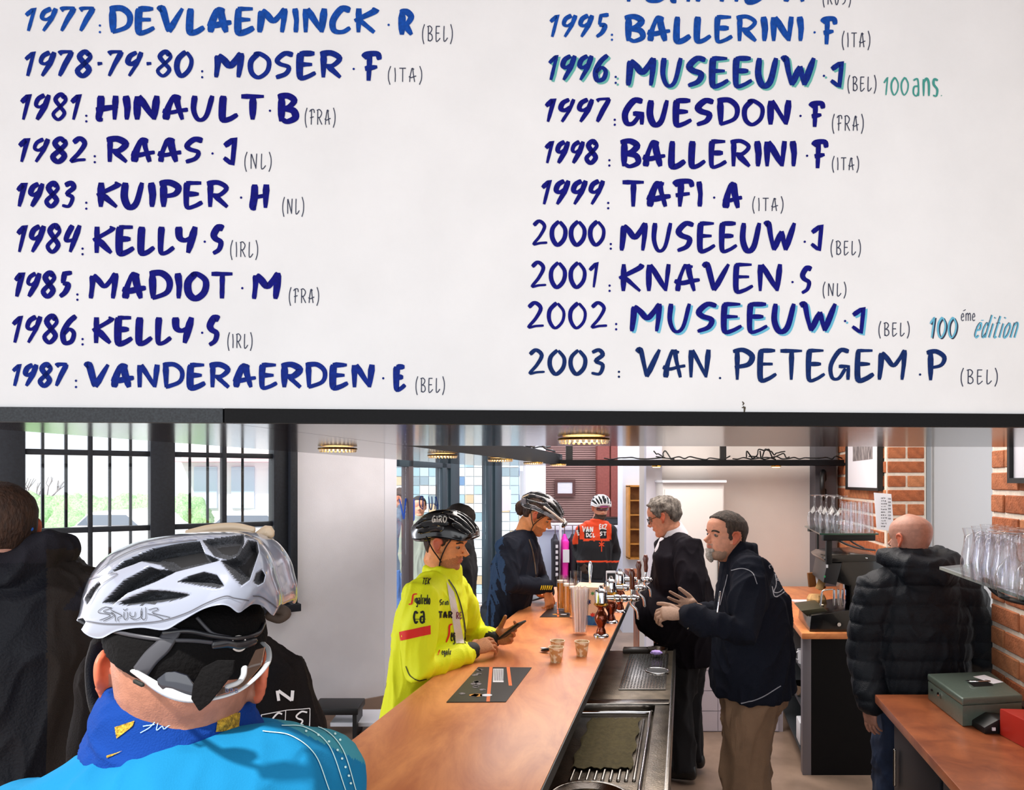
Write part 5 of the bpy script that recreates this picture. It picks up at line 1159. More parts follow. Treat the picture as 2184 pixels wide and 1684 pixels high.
def hand(q, wr, d, n, side, L=.185, curl=(.5, .6, .7, .8), thumb=(.6, .2), splay=.07, fr=.0082):
    """wr wrist, d towards the fingers, n palm normal (fingers curl towards n), side: thumb side (unit, in palm plane)"""
    d = V(d).normalized(); n = V(n); n = (n-d*n.dot(d)).normalized(); sd = d.cross(n).normalized()
    if sd.dot(V(side)) < 0: sd = -sd
    k = L/.185
    q.tube([wr-d*.02*k, wr+d*.015*k, wr+d*.05*k, wr+d*.088*k], [(.026*k, .019*k), (.028*k, .017*k), (.039*k, .015*k), (.040*k, .012*k)], 16, side=sd)
    q.ell(wr+d*.035*k+sd*.022*k+n*.008*k, (.020*k, .020*k, .020*k), None, 12, 8)
    for i, (o_, ln) in enumerate(((.030, .92), (.010, 1.0), (-.010, .94), (-.029, .76))):
        p = wr+d*(.080-.004*abs(i-1.2))*k+sd*o_*k; a = curl[i]*.55; dd = (d+sd*splay*(1.5-i)).normalized(); pts = [p-d*.02*k, p]; ang = 0
        for ls, f in ((.043, 1.0), (.027, 1.5), (.021, 1.1)):
            ang += a*f; v = dd*math.cos(ang)+n*math.sin(ang); p = p+v*ls*ln*k; pts.append(p)
        r = fr*k*(1 if i < 3 else .88); q.tube(pts, [r*1.15, r*1.12, r*1.02, r*.95, r*.82], 10)
    p = wr+d*.022*k+sd*.024*k; v = (d*math.cos(.75)+sd*math.sin(.75)+n*thumb[0]*.6).normalized(); p1 = p+v*.042*k
    v2 = (v+d*.35+n*thumb[1]-sd*.1).normalized(); p2 = p1+v2*.034*k; v3 = (v2+n*thumb[1]*.7+d*.1).normalized(); p3 = p2+v3*.024*k
    q.tube([p, p1, p2, p3], [.0135*k, .0115*k, .0100*k, .0085*k], 10)
def folds(amp=.006, sc=9, st=(1, 1, .45), seed=0, quilt=None):
    def f(co, n):
        v = V((co.x*sc*st[0]+seed, co.y*sc*st[1], co.z*sc*st[2])); w_ = noise.noise(v*.6+V((9, 2, 4))); v = v+V((w_, w_*.5, w_*1.3)); a = noise.noise(v); b = noise.noise(v*2.1+V((5, 1, 2)))
        r = amp*(1.9*(1-min(1, abs(a)*1.6))**2.2-.5)+amp*.8*((1-min(1, abs(b)*1.8))**2-.4)
        if quilt: r += quilt(co)
        return r
    return f
SKIN = mat('skin_light', 'd9977a', .5, var=.08, scale=60, bump=.1, bscale=300)
SKIN_R = mat('skin_ruddy', 'b98572', .5, var=.10, scale=60, bump=.1, bscale=300)
SKIN_O = mat('skin_warm', 'e5965e', .5, var=.08, scale=60, bump=.1, bscale=300)
EARM = mat('ear_skin', 'c8684a', .5, var=.1, scale=60)
LIP = mat('lip', 'bd6c54', .5); STUB = mat('stubble_skin', 'b3744a', .7, var=.35, scale=500)
def body(J, parent, skin, M, voxel=.0045, legs=True, zone=None, mats=None, hands=(), dec=.35, nose=1.0):
    q = MB(); q.join(head_mb(M, nose)); side = J['side']; s = M.to_scale()[0]
    q.tube([J['neck']-V((0, 0, .06)), J['neck'], M @ V((-.09, 0, .18)), M @ V((-.06, 0, .36))], [(.075, .07), (.058, .060), (.056, .062), (.055, .06)], 20, side=side)
    q.tube([J['pelvis'], (J['pelvis']+J['chest'])/2, J['chest'], J['neck']-V((0, 0, .05))], [(.13, .09), (.11, .08), (.14, .09), (.06, .06)], 18, side=side)
    for k in 'LR':
        q.tube([J['chest'].lerp(J['neck'], .4), J['sh'+k], J['el'+k], J['wr'+k]], [.055, .048, .038, .027], 14)
        if legs:
            q.tube([J['pelvis'], J['hip'+k]-V((0, 0, .05)), J['kn'+k], J['an'+k]], [.08, .08, .055, .04], 14)
    for h in hands: hand(q, *h[0], **h[1])
    me = remesh(q, voxel, 3, dec)
    ms = list(mats or [skin]); Mi = M.inverted(); ei = len(ms); ms.append(EARM)
    for p in me.polygons:
        l = Mi @ p.center; p.material_index = ei if (abs(l.y) > .335 and .33 < l.z < .62) else (zone(l) if zone else 0)
    bv = bvh_of(me)
    return link_mesh('body', me, ms, parent, None, True), bv
def J_stand(pelvis, side, fwd, foot_z=0.0, stance=.11, lean=0):
    side = V(side).normalized(); fwd = V(fwd).normalized(); J = {'pelvis': V(pelvis), 'side': side, 'fwd': fwd}
    for k, sg in (('L', -1), ('R', 1)):
        h = pelvis+side*sg*.09; J['hip'+k] = h; J['an'+k] = V((h.x, h.y, 0))+side*sg*(stance-.09)+V((0, 0, foot_z+.09)); J['kn'+k] = h.lerp(J['an'+k], .52)+fwd*.03
    return J
def top(name, J, parent, m, r, voxel=.007, hem=.0, fold=None, zone=None, dec=None, extra=None, arms=(1, 1), smooth=9, cuff=.95, collar=None):
    """r: dict of radii  hem, waist, chest, sh (pairs: across, depth) and arm (shoulder, elbow, wrist)"""
    q = MB(); side = J['side']; pel = J['pelvis']-V((0, 0, hem)); ch = J['chest']; nk = J['neck']
    q.tube([pel, pel.lerp(ch, .4), ch, ch.lerp(nk, .55), nk-V((0, 0, .015))], [r['hem'], r['waist'], r['chest'], r['sh'], (.085, .08)], 28, side=side, rnd=False)
    for k, on in (('L', arms[0]), ('R', arms[1])):
        if not on: continue
        a = r['arm']; sh, e, w_ = J['sh'+k], J['el'+k], J['wr'+k]
        inn = ch.lerp(nk, .45).lerp(sh, .3)
        q.tube([nk-V((0, 0, .035)), nk.lerp(sh, .5)-V((0, 0, .012)), sh-V((0, 0, .004))], [.055, .07, a[0]*.93], 18)
        q.tube([inn, sh, sh.lerp(e, .5), e, e.lerp(w_, .5), e.lerp(w_, cuff)], [a[0]*.95, a[0], (a[0]*.55+a[1]*.45), a[1], (a[1]+a[2])/2*1.0, a[2]], 18)
    if collar: q.tube([nk-V((0, 0, .03)), nk+V((0, 0, collar[0]))], [collar[1], collar[2]], 22, side=side, rnd=False)
    if extra: extra(q)
    me = remesh(q, voxel, smooth, dec, fold)
    if zone:
        for p in me.polygons: p.material_index = zone(p.center, p.normal)
    bv = bvh_of(me)
    return link_mesh(name, me, m, parent, None, True), bv
def trousers(J, parent, m, r=(.10, .075, .065), voxel=.010, fold=None, dec=.6, waist=(.17, .12), shoes='1a1818', name='trousers'):
    q = MB(); q.tube([J['pelvis']+V((0, 0, .10)), J['pelvis']-V((0, 0, .06))], [waist, (waist[0]*1.02, waist[1])], 24, side=J['side'])
    for k in 'LR': q.tube([J['hip'+k]-V((0, 0, .04)), J['kn'+k], J['an'+k]-V((0, 0, .02))], r, 18, rnd=False)
    me = remesh(q, voxel, 4, dec, fold or folds(.008, 7)); o = link_mesh(name, me, m, parent, None, True)
    for k in 'LR':
        a = J['an'+k]; f = J['fwd']; q = MB(); g = V((a.x, a.y, 0))
        q.tube([g+V((0, 0, .075))-f*.045, g+V((0, 0, .06))+f*.05, g+V((0, 0, .042))+f*.15, g+V((0, 0, .034))+f*.19], [(.04, .055), (.046, .052), (.046, .036), (.036, .028)], 16, side=J['side'])
        me = remesh(q, .006, 3, .6); link_mesh('shoe', me, mat('shoe_'+shoes, shoes, .4), parent, None, True)
def person(loc, label, group=None): return empty('person', (loc.x, loc.y, 0), label, 'person', group)
# ---- helmets: a dome whose vents are pressed in and dark
def helmet(M, parent, m_shell, m_pad, rim, topc, wid, vent, name='helmet', ns=90, nt=64, thick=.02, depth=.022):
    """rim/topc: [(x,z)] of the side profile in head units, wid(s) half width; vent(s,t)->0..1 ; M head matrix"""
    s_ = M.to_scale()[0]; rc_ = cat([(a, 0, b) for a, b in rim], 8); tc_ = cat([(a, 0, b) for a, b in topc], 8)
    def smp(c, t): f = t*(len(c)-1); i = min(int(f), len(c)-2); return c[i].lerp(c[i+1], f-i)
    q = MB(); vs = []; mi = []; he = empty(name, M @ V((0, 0, .9))) ; he.parent = parent; he.location = (M @ V((0, 0, .9)))-wloc(parent)
    for i in range(ns+1):
        s = i/ns; a, b = smp(rc_, s), smp(tc_, s); w_ = wid(s)
        for j in range(nt+1):
            th = math.pi*j/nt; c_, sn = math.cos(th), math.sin(th)
            x = a.x+(b.x-a.x)*sn**.8; z = a.z+(b.z-a.z)*sn**.85; y = w_*math.copysign(abs(c_)**.8, c_)
            p = V((x, y, z)); cen = V((x*.6, 0, a.z-.1)); n = (p-cen).normalized(); k = vent(s, j/nt)
            vs.append(M @ (p-n*k*depth/s_)); mi.append(k)
    W_ = nt+1; fs = [(i*W_+j, i*W_+j+1, (i+1)*W_+j+1, (i+1)*W_+j) for i in range(ns) for j in range(nt)]
    fm = [1 if sum(mi[v] for v in f)/4 > .35 else 0 for f in fs]
    o = len(vs); inner = []
    for i in range(ns+1):
        s = i/ns; a, b = smp(rc_, s), smp(tc_, s)
        for j in range(nt+1):
            p = vs[i*W_+j]; cen = M @ V((a.x*.6, 0, a.z-.15)); inner.append(p+(cen-p).normalized()*(thick if mi[i*W_+j] < .35 else .006))
    q.add(vs+inner, fs+[tuple(v+o for v in f)[::-1] for f in fs]); q.m = fm+[1]*len(fs)
    for i in range(ns):      # rims
        for j in (0, nt): a_, b_ = i*W_+j, (i+1)*W_+j; q.f.append((a_, b_, b_+o, a_+o)); q.m.append(0)
    for j in range(nt):
        for i in (0, ns): a_, b_ = i*W_+j, i*W_+j+1; q.f.append((a_, b_, b_+o, a_+o)); q.m.append(0)
    sh = obj('shell', q, [m_shell, m_pad], he, smooth=True)
    bv = BVHTree.FromPolygons(q.v, q.f)
    return he, bv
def sstep(a, b, x):
    t = max(0, min(1, (x-a)/(b-a))); return t*t*(3-2*t)
def vents_rows(rows):
    """rows: (t centre, t half width, s0, s1, taper) teardrop vents running front to back"""
    def f(s, t):
        k = 0
        for tc_, tw, s0, s1 in rows:
            for q in (tc_, 1-tc_):
                if s0 < s < s1:
                    u = (s-s0)/(s1-s0); hw = tw*math.sin(math.pi*u**.8)**.7; d = abs(t-q); k = max(k, 1-sstep(hw*.65, hw*1.05+.002, d))
        return k
    return f
# =============================================================== the people
HAIRB = mat('hair_brown', '3a2519', .7, var=.4, scale=120, stretch=(1, 1, .3), bump=.6, bscale=200)
HAIRD = mat('hair_dark', '1d1614', .7, var=.4, scale=120, stretch=(1, 1, .3), bump=.6, bscale=200)
HAIRG = mat('hair_grey', '8a827a', .8, col2='443c38', scale=60, stretch=(1, 1, .35), bump=.8, bscale=160)
HAIRS = mat('hair_salt_pepper', '51443c', .8, col2='2c2420', scale=90, stretch=(1, 1, .35), bump=.8, bscale=200)
STRAP = mat('strap_black', '151316', .8, bump=.3, bscale=500)
def strap(name, pts, parent, w_=.009, t=.0025, m=None):
    c = cat(pts, 5); return obj(name, MB().tube(c, [(w_, t)]*len(c), 8, side=(.0, 1, 0)), m or STRAP, parent, smooth=True)

# ---------------------------------------------------------------- 1. man in the yellow jacket at the bar
Z = 2.95
pe = person(P(900, 1500, Z), 'man in a fluorescent yellow cycling jacket and black helmet leaning on the bar')
yaw = -16; sd = V((math.sin(math.radians(16)), math.cos(math.radians(16)), 0)); fw = V((math.cos(math.radians(16)), -math.sin(math.radians(16)), 0))
J = J_stand(P(883, 1500, 3.0), sd*-1, fw)
J['side'] = sd
J.update(chest=P(921, 1325, 2.96), neck=P(943, 1224, 2.95), shR=P(897, 1275, 2.80), shL=P(972, 1268, 3.10), elR=P(892, 1426, 2.70), elL=P(1008, 1352, 3.28), wrR=P(1004, 1388, 2.93), wrL=P(1052, 1362, 3.16))
Mh = Mhead(P(951, 1157, 2.95), yaw, 12, 0, .232)
def zn(l):
    if abs(l.y) < .1 and .215 < l.z < .292 and l.x > .325: return 1
    if (l.x > .04 and l.z < .19+.15*min(1, max(0, (l.x-.05)/.26))+.03*noise.noise(l*25)) or (l.x > .30 and l.z < .335 and abs(l.y) < .1): return 2
    return 0
hn = [((J['wrR'], P(1080, 1356, 3.02)-J['wrR'], (.2, .6, -.6), (-.2, .3, 1)), dict(curl=(.55, .7, .8, .95), thumb=(.7, .5))),
      ((J['wrL'], P(1104, 1352, 3.12)-J['wrL'], (.1, -.7, .5), (-.1, -.3, 1)), dict(curl=(.7, .8, .9, .95), thumb=(.8, .5)))]
bo, bv = body(J, pe, SKIN_O, Mh, .0032, zone=zn, mats=[SKIN_O, LIP, STUB], hands=hn, dec=.3)
eyes(Mh, pe, (-1,), '3c2a1c', (1, 0, -.5)); brows(Mh, pe, HAIRB, .010, (-1,))
obj('hair', scalp(Mh, hl(.78, .72, .44, .36, .2), .018, nz=.006), HAIRB, pe, smooth=True)
YEL = mat('yellow_fluo', 'eaf20a', .7, bump=.15, bscale=200); RED = mat('band_red', 'e0281c', .7)
WHI = mat('jersey_white', 'ded2c8', .8)
def zy(c, n):
    x, y = pix(c)
    return 0
ja, jb = top('jacket', J, pe, [YEL], dict(hem=(.185, .135), waist=(.18, .13), chest=(.20, .145), sh=(.185, .12), arm=(.078, .062, .042)), .006, hem=.10, fold=folds(.006, 8, seed=3), cuff=.93, collar=(.035, (.078, .078), (.076, .076)))
dm = bvh_mapper(jb, .002)
pp = []
for c0, c1 in (((858, 1352), (916, 1334)),):
    pp.append(patch2d([(852, 1347), (918, 1333), (918, 1352), (854, 1366)], 26, 8))
map2d('sleeve_band', pp, dm, RED, pe)
BK = mat('print_black', '14140f', .7)
map2d('logo', text2d('e', 885, 889, 1272, 1284, 1.8, False)+text2d('gafredo', 888, 917, 1268, 1288, 2.0, False), dm, BK, pe)
map2d('logo', [ribbon(None, [tuple(q) for q in cat([(890, 1266), (882, 1268), (880, 1278), (878, 1287), (872, 1288)], 5)], 3.6, True)], dm, RED, pe)
map2d('logo', text2d('ca', 882, 907, 1292, 1328, 4.2, False)+[ribbon(None, [(884+k, 1320) for k in range(0, 26, 2)], 1.2, False)], dm, BK, pe)
map2d('logo', text2d('TEK', 900, 916, 1233, 1246, 1.7, False, slant=.2), dm, BK, pe)
map2d('logo', text2d('Srin', 937, 956, 1278, 1290, 2, False), dm, BK, pe)
map2d('logo', text2d('TAR', 935, 964, 1304, 1317, 3.6, False), dm, BK, pe)
map2d('logo', [ribbon(None, [tuple(q) for q in cat([(964, 1330), (958, 1334), (957, 1352), (951, 1369)], 5)], 4, True)], dm, RED, pe)
map2d('logo', text2d('eg', 961, 970, 1340, 1366, 2.4, False)+text2d('egafr', 942, 962, 1384, 1396, 1.7, False), dm, BK, pe)
map2d('logo', [ribbon(None, [(938, 1386), (936, 1391), (934, 1396)], 2.4, False)], dm, RED, pe)
map2d('jersey_panel', [patch2d([(952, 1240), (968, 1262), (990, 1372), (972, 1372)], 8, 26)], dm, WHI, pe)
map2d('zip', [ribbon(None, [tuple(q) for q in cat([(956, 1236), (972, 1262), (984, 1300), (991, 1340), (992, 1372)], 6)], 2.6, False)], bvh_mapper(jb, .003), BK, pe)
map2d('logo', text2d('RE', 972, 984, 1305, 1319, 2, False), bvh_mapper(jb, .003), mat('print_mauve', '7c3550', .7), pe)
map2d('seam', [ribbon(None, [tuple(q) for q in cat([(866, 1420), (875, 1440), (892, 1450), (910, 1447)], 6)], 1.8, False)], dm, BK, pe)
c0, c1 = J['elR'].lerp(J['wrR'], .92), J['elR'].lerp(J['wrR'], 1.04)
obj('cuff', MB().tube([c0, c0.lerp(c1, .5), c1], [.041, .040, .036], 20), BK, pe, smooth=True)
c0, c1 = J['elL'].lerp(J['wrL'], .90), J['elL'].lerp(J['wrL'], 1.04); obj('cuff', MB().tube([c0, c1], [.041, .036], 18), BK, pe, smooth=True)
trousers(J, pe, mat('tights_black', '15161a', .6), (.09, .065, .045), waist=(.14, .10))
hb = mat('helmet_black', '0d0d10', .22, coat=.8); hp = mat('helmet_padding', '1c1b1e', .7); 
vr = vents_rows([(.5, .045, .1, .5), (.5, .05, .55, .95), (.40, .04, .06, .45), (.385, .045, .5, .93), (.29, .04, .1, .5), (.28, .045, .52, .96), (.19, .035, .14, .42), (.17, .04, .46, .9), (.09, .025, .5, .86)])
he, hv = helmet(Mh, pe, hb, hp, [(.50, .70), (.40, .655), (.15, .635), (-.1, .60), (-.35, .50), (-.56, .46)], [(.56, .76), (.48, .93), (.22, 1.08), (-.10, 1.10), (-.42, .97), (-.66, .70)], lambda s: .40*(math.sin(math.pi*(.13+.74*s)))**.5, vr, depth=.016)
map2d('lettering', text2d('GIRO', 922, 953, 1100, 1113, 2.6, False), bvh_mapper(hv, .0015), mat('helmet_silver', 'c9c4bc', .3), he)
H = lambda a, b, c: Mh @ V((a, b, c))
strap('strap', [H(.22, -.33, .66), H(.14, -.325, .50), H(.08, -.30, .28), H(.06, -.24, .10), H(.10, -.05, .0)], he)
strap('strap', [H(-.25, -.36, .58), H(-.10, -.36, .40), H(.02, -.33, .28), H(.08, -.28, .2)], he)
# phone held in both hands
ph = P(1092, 1343, 3.05); Mp = Matrix.Rotation(math.radians(-28), 4, 'Z') @ Matrix.Rotation(math.radians(-38), 4, 'Y')
pho = empty('phone', ph, 'black phone held in both hands by the man in yellow', 'phone'); obj('case', MB().box(ph, (.13, .072, .009), Mp), BK, pho, bevel=.004)
obj('screen', MB().box(ph+Mp @ V((0, 0, .005)), (.118, .064, .001), Mp), mat('phone_screen', '2d3026', .1, coat=1), pho)

# ---------------------------------------------------------------- 2. dark-clothed cyclist further along the bar
Z = 4.25
pe = person(P(1070, 1400, Z), 'cyclist in a dark navy top and grey helmet looking down at a phone')
sd = V((0.25, 1, 0)).normalized(); fw = V((1, -.25, 0)).normalized(); J = J_stand(P(1068, 1345, 4.3), sd*-1, fw); J['side'] = sd
J.update(chest=P(1098, 1215, 4.2), neck=P(1118, 1140, 4.2), shR=P(1082, 1165, 4.05), shL=P(1128, 1170, 4.38), elR=P(1090, 1246, 3.98), elL=P(1150, 1235, 4.5), wrR=P(1166, 1250, 4.12), wrL=P(1168, 1262, 4.32))
J['chest'] = P(1098, 1210, 4.2)
Mh = Mhead(P(1148, 1098, 4.2), -10, 32, 0, .232)
hn = [((J['wrR']+V((0, 0, -.03)), (.25, -.1, -1), (-.5, .6, 0), (0, .1, 0)), dict(curl=(.7, .8, .9, 1), L=.16)), ((J['wrL'], P(1146, 1276, 4.2)-J['wrL'], (0, .1, 1), (0, -1, 0)), dict(curl=(.6, .6, .7, .8), L=.17))]
bo, bv = body(J, pe, SKIN_O, Mh, .0042, zone=lambda l: 2 if (l.z < .28 and l.x > .12 and l.z > .03) else 0, mats=[SKIN_O, LIP, STUB], hands=hn, dec=.4)
obj('hair', scalp(Mh, hl(.78, .7, .42, .32, .26), .05, nz=.03, fr=7), HAIRB, pe, smooth=True)
q = blob_mesh(Mh @ V((-.47, 0, .42)), (.035, .035, .045), 3, 1, .25); obj('hair', q, HAIRB, pe, smooth=True)
brows(Mh, pe, HAIRB, .012, (-1,)); eyes(Mh, pe, (-1,), '3c2a1c', (1, 0, -.6))
NV = mat('navy_top', '1b1f2b', .8, bump=.25, bscale=250, spec=.15)
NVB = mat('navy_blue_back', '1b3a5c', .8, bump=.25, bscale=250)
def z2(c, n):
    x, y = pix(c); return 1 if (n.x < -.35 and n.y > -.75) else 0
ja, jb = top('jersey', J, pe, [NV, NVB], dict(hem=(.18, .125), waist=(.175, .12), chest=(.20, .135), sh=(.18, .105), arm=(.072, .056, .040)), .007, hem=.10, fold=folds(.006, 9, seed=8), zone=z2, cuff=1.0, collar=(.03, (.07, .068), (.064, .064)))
YS = mat('stripe_yellow', 'e8c81c', .7)
map2d('cuff_stripe', [ribbon(None, [(1152.5+4.3*k, 1257), (1154+4.3*k, 1253), (1155.5+4.3*k, 1248)], 2.2, False) for k in range(6)], bvh_mapper(jb, .002), YS, pe)
map2d('zip', [ribbon(None, [tuple(q) for q in cat([(1128, 1150), (1135, 1172), (1140, 1200), (1143, 1230)], 5)], 2.2, False)], bvh_mapper(jb, .002), mat('zip_brown', '5a4a38', .6), pe)
trousers(J, pe, mat('tights_navy', '1a2634', .6), (.095, .065, .045))
hg = mat('helmet_grey', '6e6a70', .25, coat=.8, col2='2a2a30', scale=14, mask=(.48, .52))
vr = vents_rows([(.5, .06, .1, .5), (.5, .06, .55, .95), (.37, .055, .06, .45), (.35, .055, .5, .93), (.22, .05, .1, .5), (.20, .055, .52, .96), (.09, .03, .3, .8)])
he, hv = helmet(Mh, pe, hg, hp, [(.56, .68), (.40, .655), (.15, .635), (-.1, .60), (-.35, .52), (-.52, .52)], [(.60, .74), (.50, .93), (.22, 1.06), (-.10, 1.08), (-.42, .97), (-.60, .74)], lambda s: .40*(math.sin(math.pi*(.13+.74*s)))**.5, vr)
H = lambda a, b, c: Mh @ V((a, b, c))
strap('strap', [H(.22, -.33, .66), H(.12, -.335, .46), H(.06, -.31, .24), H(.10, -.22, .02), H(.12, -.08, -.14)], he, .008)
strap('strap', [H(-.22, -.36, .58), H(-.05, -.36, .36), H(.06, -.31, .24)], he, .008)
gl = empty('sunglasses', H(.5, 0, .75), 'pale-framed sunglasses pushed up on the front of the grey helmet', 'glasses')
obj('frame', MB().tube([H(.05, -.40, .80), H(.35, -.38, .78), H(.60, -.30, .74), H(.70, -.10, .70), H(.70, .10, .70), H(.60, .30, .74)], .006, 8), mat('glasses_cream', 'cdbfb4', .3), gl, smooth=True)
for sg in (-1, 1): obj('lens', MB().ell(H(.70, sg*.16, .66), (.012, .035, .020), Mh.to_3x3().normalized().to_4x4(), 16, 8), mat('lens_dark', '1e1818', .08, coat=1), gl, smooth=True)
pq = on_bar(1142, 1276, HB+.02); Mp = Matrix.Rotation(.3, 4, 'Z') @ Matrix.Rotation(-.2, 4, 'Y'); pho = empty('phone', pq, 'thin grey phone held low over the bar by the cyclist in navy', 'phone')
obj('case', MB().box(pq, (.13, .07, .008), Mp), mat('phone_grey', '5a565c', .3, .5), pho, bevel=.003)

# ---------------------------------------------------------------- 3. cyclist in orange and black at the back
Z = 7.4
pe = person(P(1268, 1400, Z), 'cyclist in orange and black jersey and white helmet at the back of the room')
sd = V((1, .1, 0)).normalized(); fw = V((.1, -1, 0)).normalized(); J = J_stand(P(1266, 1232, Z), sd, fw)
J.update(chest=P(1268, 1165, Z), neck=P(1273, 1113, Z), shL=P(1240, 1130, Z), shR=P(1303, 1130, Z), elL=P(1230, 1172, Z+.1), elR=P(1312, 1178, Z+.1), wrL=P(1240, 1200, Z-.12), wrR=P(1306, 1218, Z))
Mh = Mhead(P(1281, 1083, Z), -78, 12, 0, .235)
hn = [((J['wrL'], (.3, -.1, -1), (.5, .5, 0), (0, -1, 0)), dict(curl=(.7, .8, .9, 1))), ((J['wrR'], (0, 0, -1), (-1, 0, 0), (0, -1, 0)), dict())]
body(J, pe, SKIN, Mh, .006, zone=lambda l: 2 if (l.z < .28 and l.x > .05) else 0, mats=[SKIN, LIP, mat('beard_dark', '4a382e', .8)], hands=hn, dec=.5)
ORG = mat('jersey_orange', 'ee4a1c', .7); BLK = mat('jersey_black', '18181e', .75, bump=.2, bscale=200)
def z3(c, n):
    x, y = pix(c)
    if y < 1150 and 1236 < x < 1310 and abs(x-1270) < 34: return 1 if not (1128 < y < 1148 and n.y < 0 and (1246 < x < 1262 or 1280 < x < 1294)) else 0
    if x < 1240 and y < 1160: return 1 if x < 1233 else 0
    if 1150 < y < 1153 and 1244 < x < 1300: return 1
    if 1195 < y < 1199: return 1
    return 0
ja, jb = top('jersey', J, pe, [BLK, ORG], dict(hem=(.17, .13), waist=(.17, .13), chest=(.19, .13), sh=(.17, .1), arm=(.07, .055, .042)), .009, hem=.0, fold=folds(.006, 8, seed=5), zone=z3, cuff=.98, collar=(.03, (.07, .065), (.066, .062)))
dm = bvh_mapper(jb, .003); PW = mat('print_white', 'eeeaea', .7)
map2d('lettering', text2d('VAN', 1242, 1265, 1123, 1134, 2.4, False), dm, PW, pe); map2d('lettering', text2d('EKZ', 1278, 1294, 1118, 1128, 2.2, False), dm, PW, pe)
map2d('lettering', text2d('DCL', 1250, 1269, 1137, 1145, 2, False)+text2d('ST', 1279, 1293, 1134, 1142, 2, False), dm, PW, pe)
map2d('lettering', [ribbon(None, [(1228+k*1.2, 1122+k*4), (1230+k*1.2, 1125+k*4)], 4, False) for k in range(5)], dm, PW, pe)
map2d('logo', text2d('*', 1277, 1289, 1153, 1168, 2.2, False)+[ribbon(None, [(1283, 1160), (1283, 1168), (1283, 1176)], 2, False)], dm, ORG, pe)
trousers(J, pe, mat('tights_dark', '20242e', .6), (.095, .065, .045), waist=(.16, .12))
hw_ = mat('helmet_white', 'e8e8ec', .25, coat=.8)
vr = vents_rows([(.5, .045, .08, .5), (.5, .045, .55, .95), (.37, .04, .06, .5), (.36, .04, .52, .93), (.24, .04, .08, .5), (.22, .04, .52, .96), (.12, .03, .2, .8)])
he, hv = helmet(Mh, pe, hw_, BLK, [(.50, .70), (.40, .655), (.15, .635), (-.1, .60), (-.35, .50), (-.52, .48)], [(.55, .78), (.48, .95), (.22, 1.10), (-.10, 1.12), (-.42, .99), (-.62, .72)], lambda s: .41*(math.sin(math.pi*(.13+.74*s)))**.5, vr, ns=60, nt=60)
H = lambda a, b, c: Mh @ V((a, b, c))
obj('headband', MB().tube([H(.30*math.cos(a)+.0+.07, .36*math.sin(a), .66) for a in [math.radians(-95+10*k) for k in range(20)]], [(.006, .012)]*20, 8, side=None), mat('band_pink', 'e86cc0', .6), he, smooth=True)
gl = empty('sunglasses', H(.36, 0, .52), 'dark wraparound sunglasses worn by the cyclist in orange', 'glasses')
obj('lens', MB().tube([H(.24, -.26, .52), H(.34, -.16, .52), H(.385, 0, .52), H(.34, .16, .52), H(.24, .26, .52)], [(.014, .007)]*5, 10, side=(0, 0, 1)), mat('lens_red', '4a1020', .08, coat=1), gl, smooth=True)

# ---------------------------------------------------------------- 4. grey-haired man in a dark suit behind the bar
Z = 4.35
pe = person(P(1450, 1600, Z), 'grey-haired man in glasses and a dark suit behind the bar, seen from the side')
sd = V((.55, 1, 0)).normalized(); fw = V((-1, .55, 0)).normalized(); J = J_stand(P(1468, 1345, 4.42), sd, fw, stance=.1)
J['side'] = sd; J['chest'] = P(1449, 1225, 4.35); J['neck'] = P(1436, 1135, 4.35)
J.update(shL=P(1470, 1175, 4.16), shR=P(1425, 1170, 4.58), elL=P(1474, 1278, 4.04), elR=P(1410, 1275, 4.60), wrL=P(1440, 1338, 4.28), wrR=P(1420, 1325, 4.42))
Mh = Mhead(P(1415, 1101, 4.35), 160, 20, 0, .240)
hn = [((J['wrL'], (-1, 0, -.3), (0, 0, -1), (0, 1, 0)), dict()), ((J['wrR'], (-1, 0, -.3), (0, 0, -1), (0, 1, 0)), dict())]
body(J, pe, SKIN, Mh, .0042, hands=hn, dec=.4)
q = scalp(Mh, hl(.84, .78, .46, .36, .24), .075, nz=.05, fr=8, seed=4); obj('hair', q, HAIRG, pe, smooth=True)
brows(Mh, pe, HAIRG, .014, (1,)); eyes(Mh, pe, (1,), '46505a', (1, 0, -.5))
SUIT = mat('suit_dark', '17131a', .85, bump=.35, bscale=300, spec=.15)
def belly(q_): q_.ell(P(1425, 1305, 4.34), (.20, .20, .20), None, 24, 16)
ja, jb = top('suit_jacket', J, pe, [SUIT], dict(hem=(.20, .19), waist=(.205, .20), chest=(.225, .165), sh=(.205, .125), arm=(.088, .070, .056)), .007, hem=.16, fold=folds(.009, 7, seed=12), extra=belly, cuff=.9)
H = lambda a, b, c: Mh @ V((a, b, c))
sc_ = obj('shirt_collar', MB().tube([J['neck']+V((.015, 0, -.03)), J['neck']+V((-.01, 0, .03))], [(.083, .080), (.070, .068)], 24, side=sd), mat('shirt_white', 'eeeaf2', .8), pe, smooth=True)
cp_ = [P(1412, 1148, 4.22), P(1402, 1165, 4.20), P(1400, 1200, 4.20), P(1396, 1200, 4.25), P(1392, 1170, 4.3), P(1398, 1150, 4.3)]
q = MB(); q.tube([P(1412, 1150, 4.30), P(1402, 1172, 4.28), P(1400, 1200, 4.28)], [(.016, .014), (.016, .012), (.010, .01)], 12); obj('shirt_front', q, MATS['shirt_white'], pe, smooth=True)
TRS = mat('suit_trousers', '121116', .85, bump=.2, bscale=250)
trousers(J, pe, TRS, (.125, .085, .075), waist=(.20, .19))
gl = empty('eyeglasses', H(.38, 0, .52), 'thin black eyeglasses worn by the grey-haired man', 'glasses')
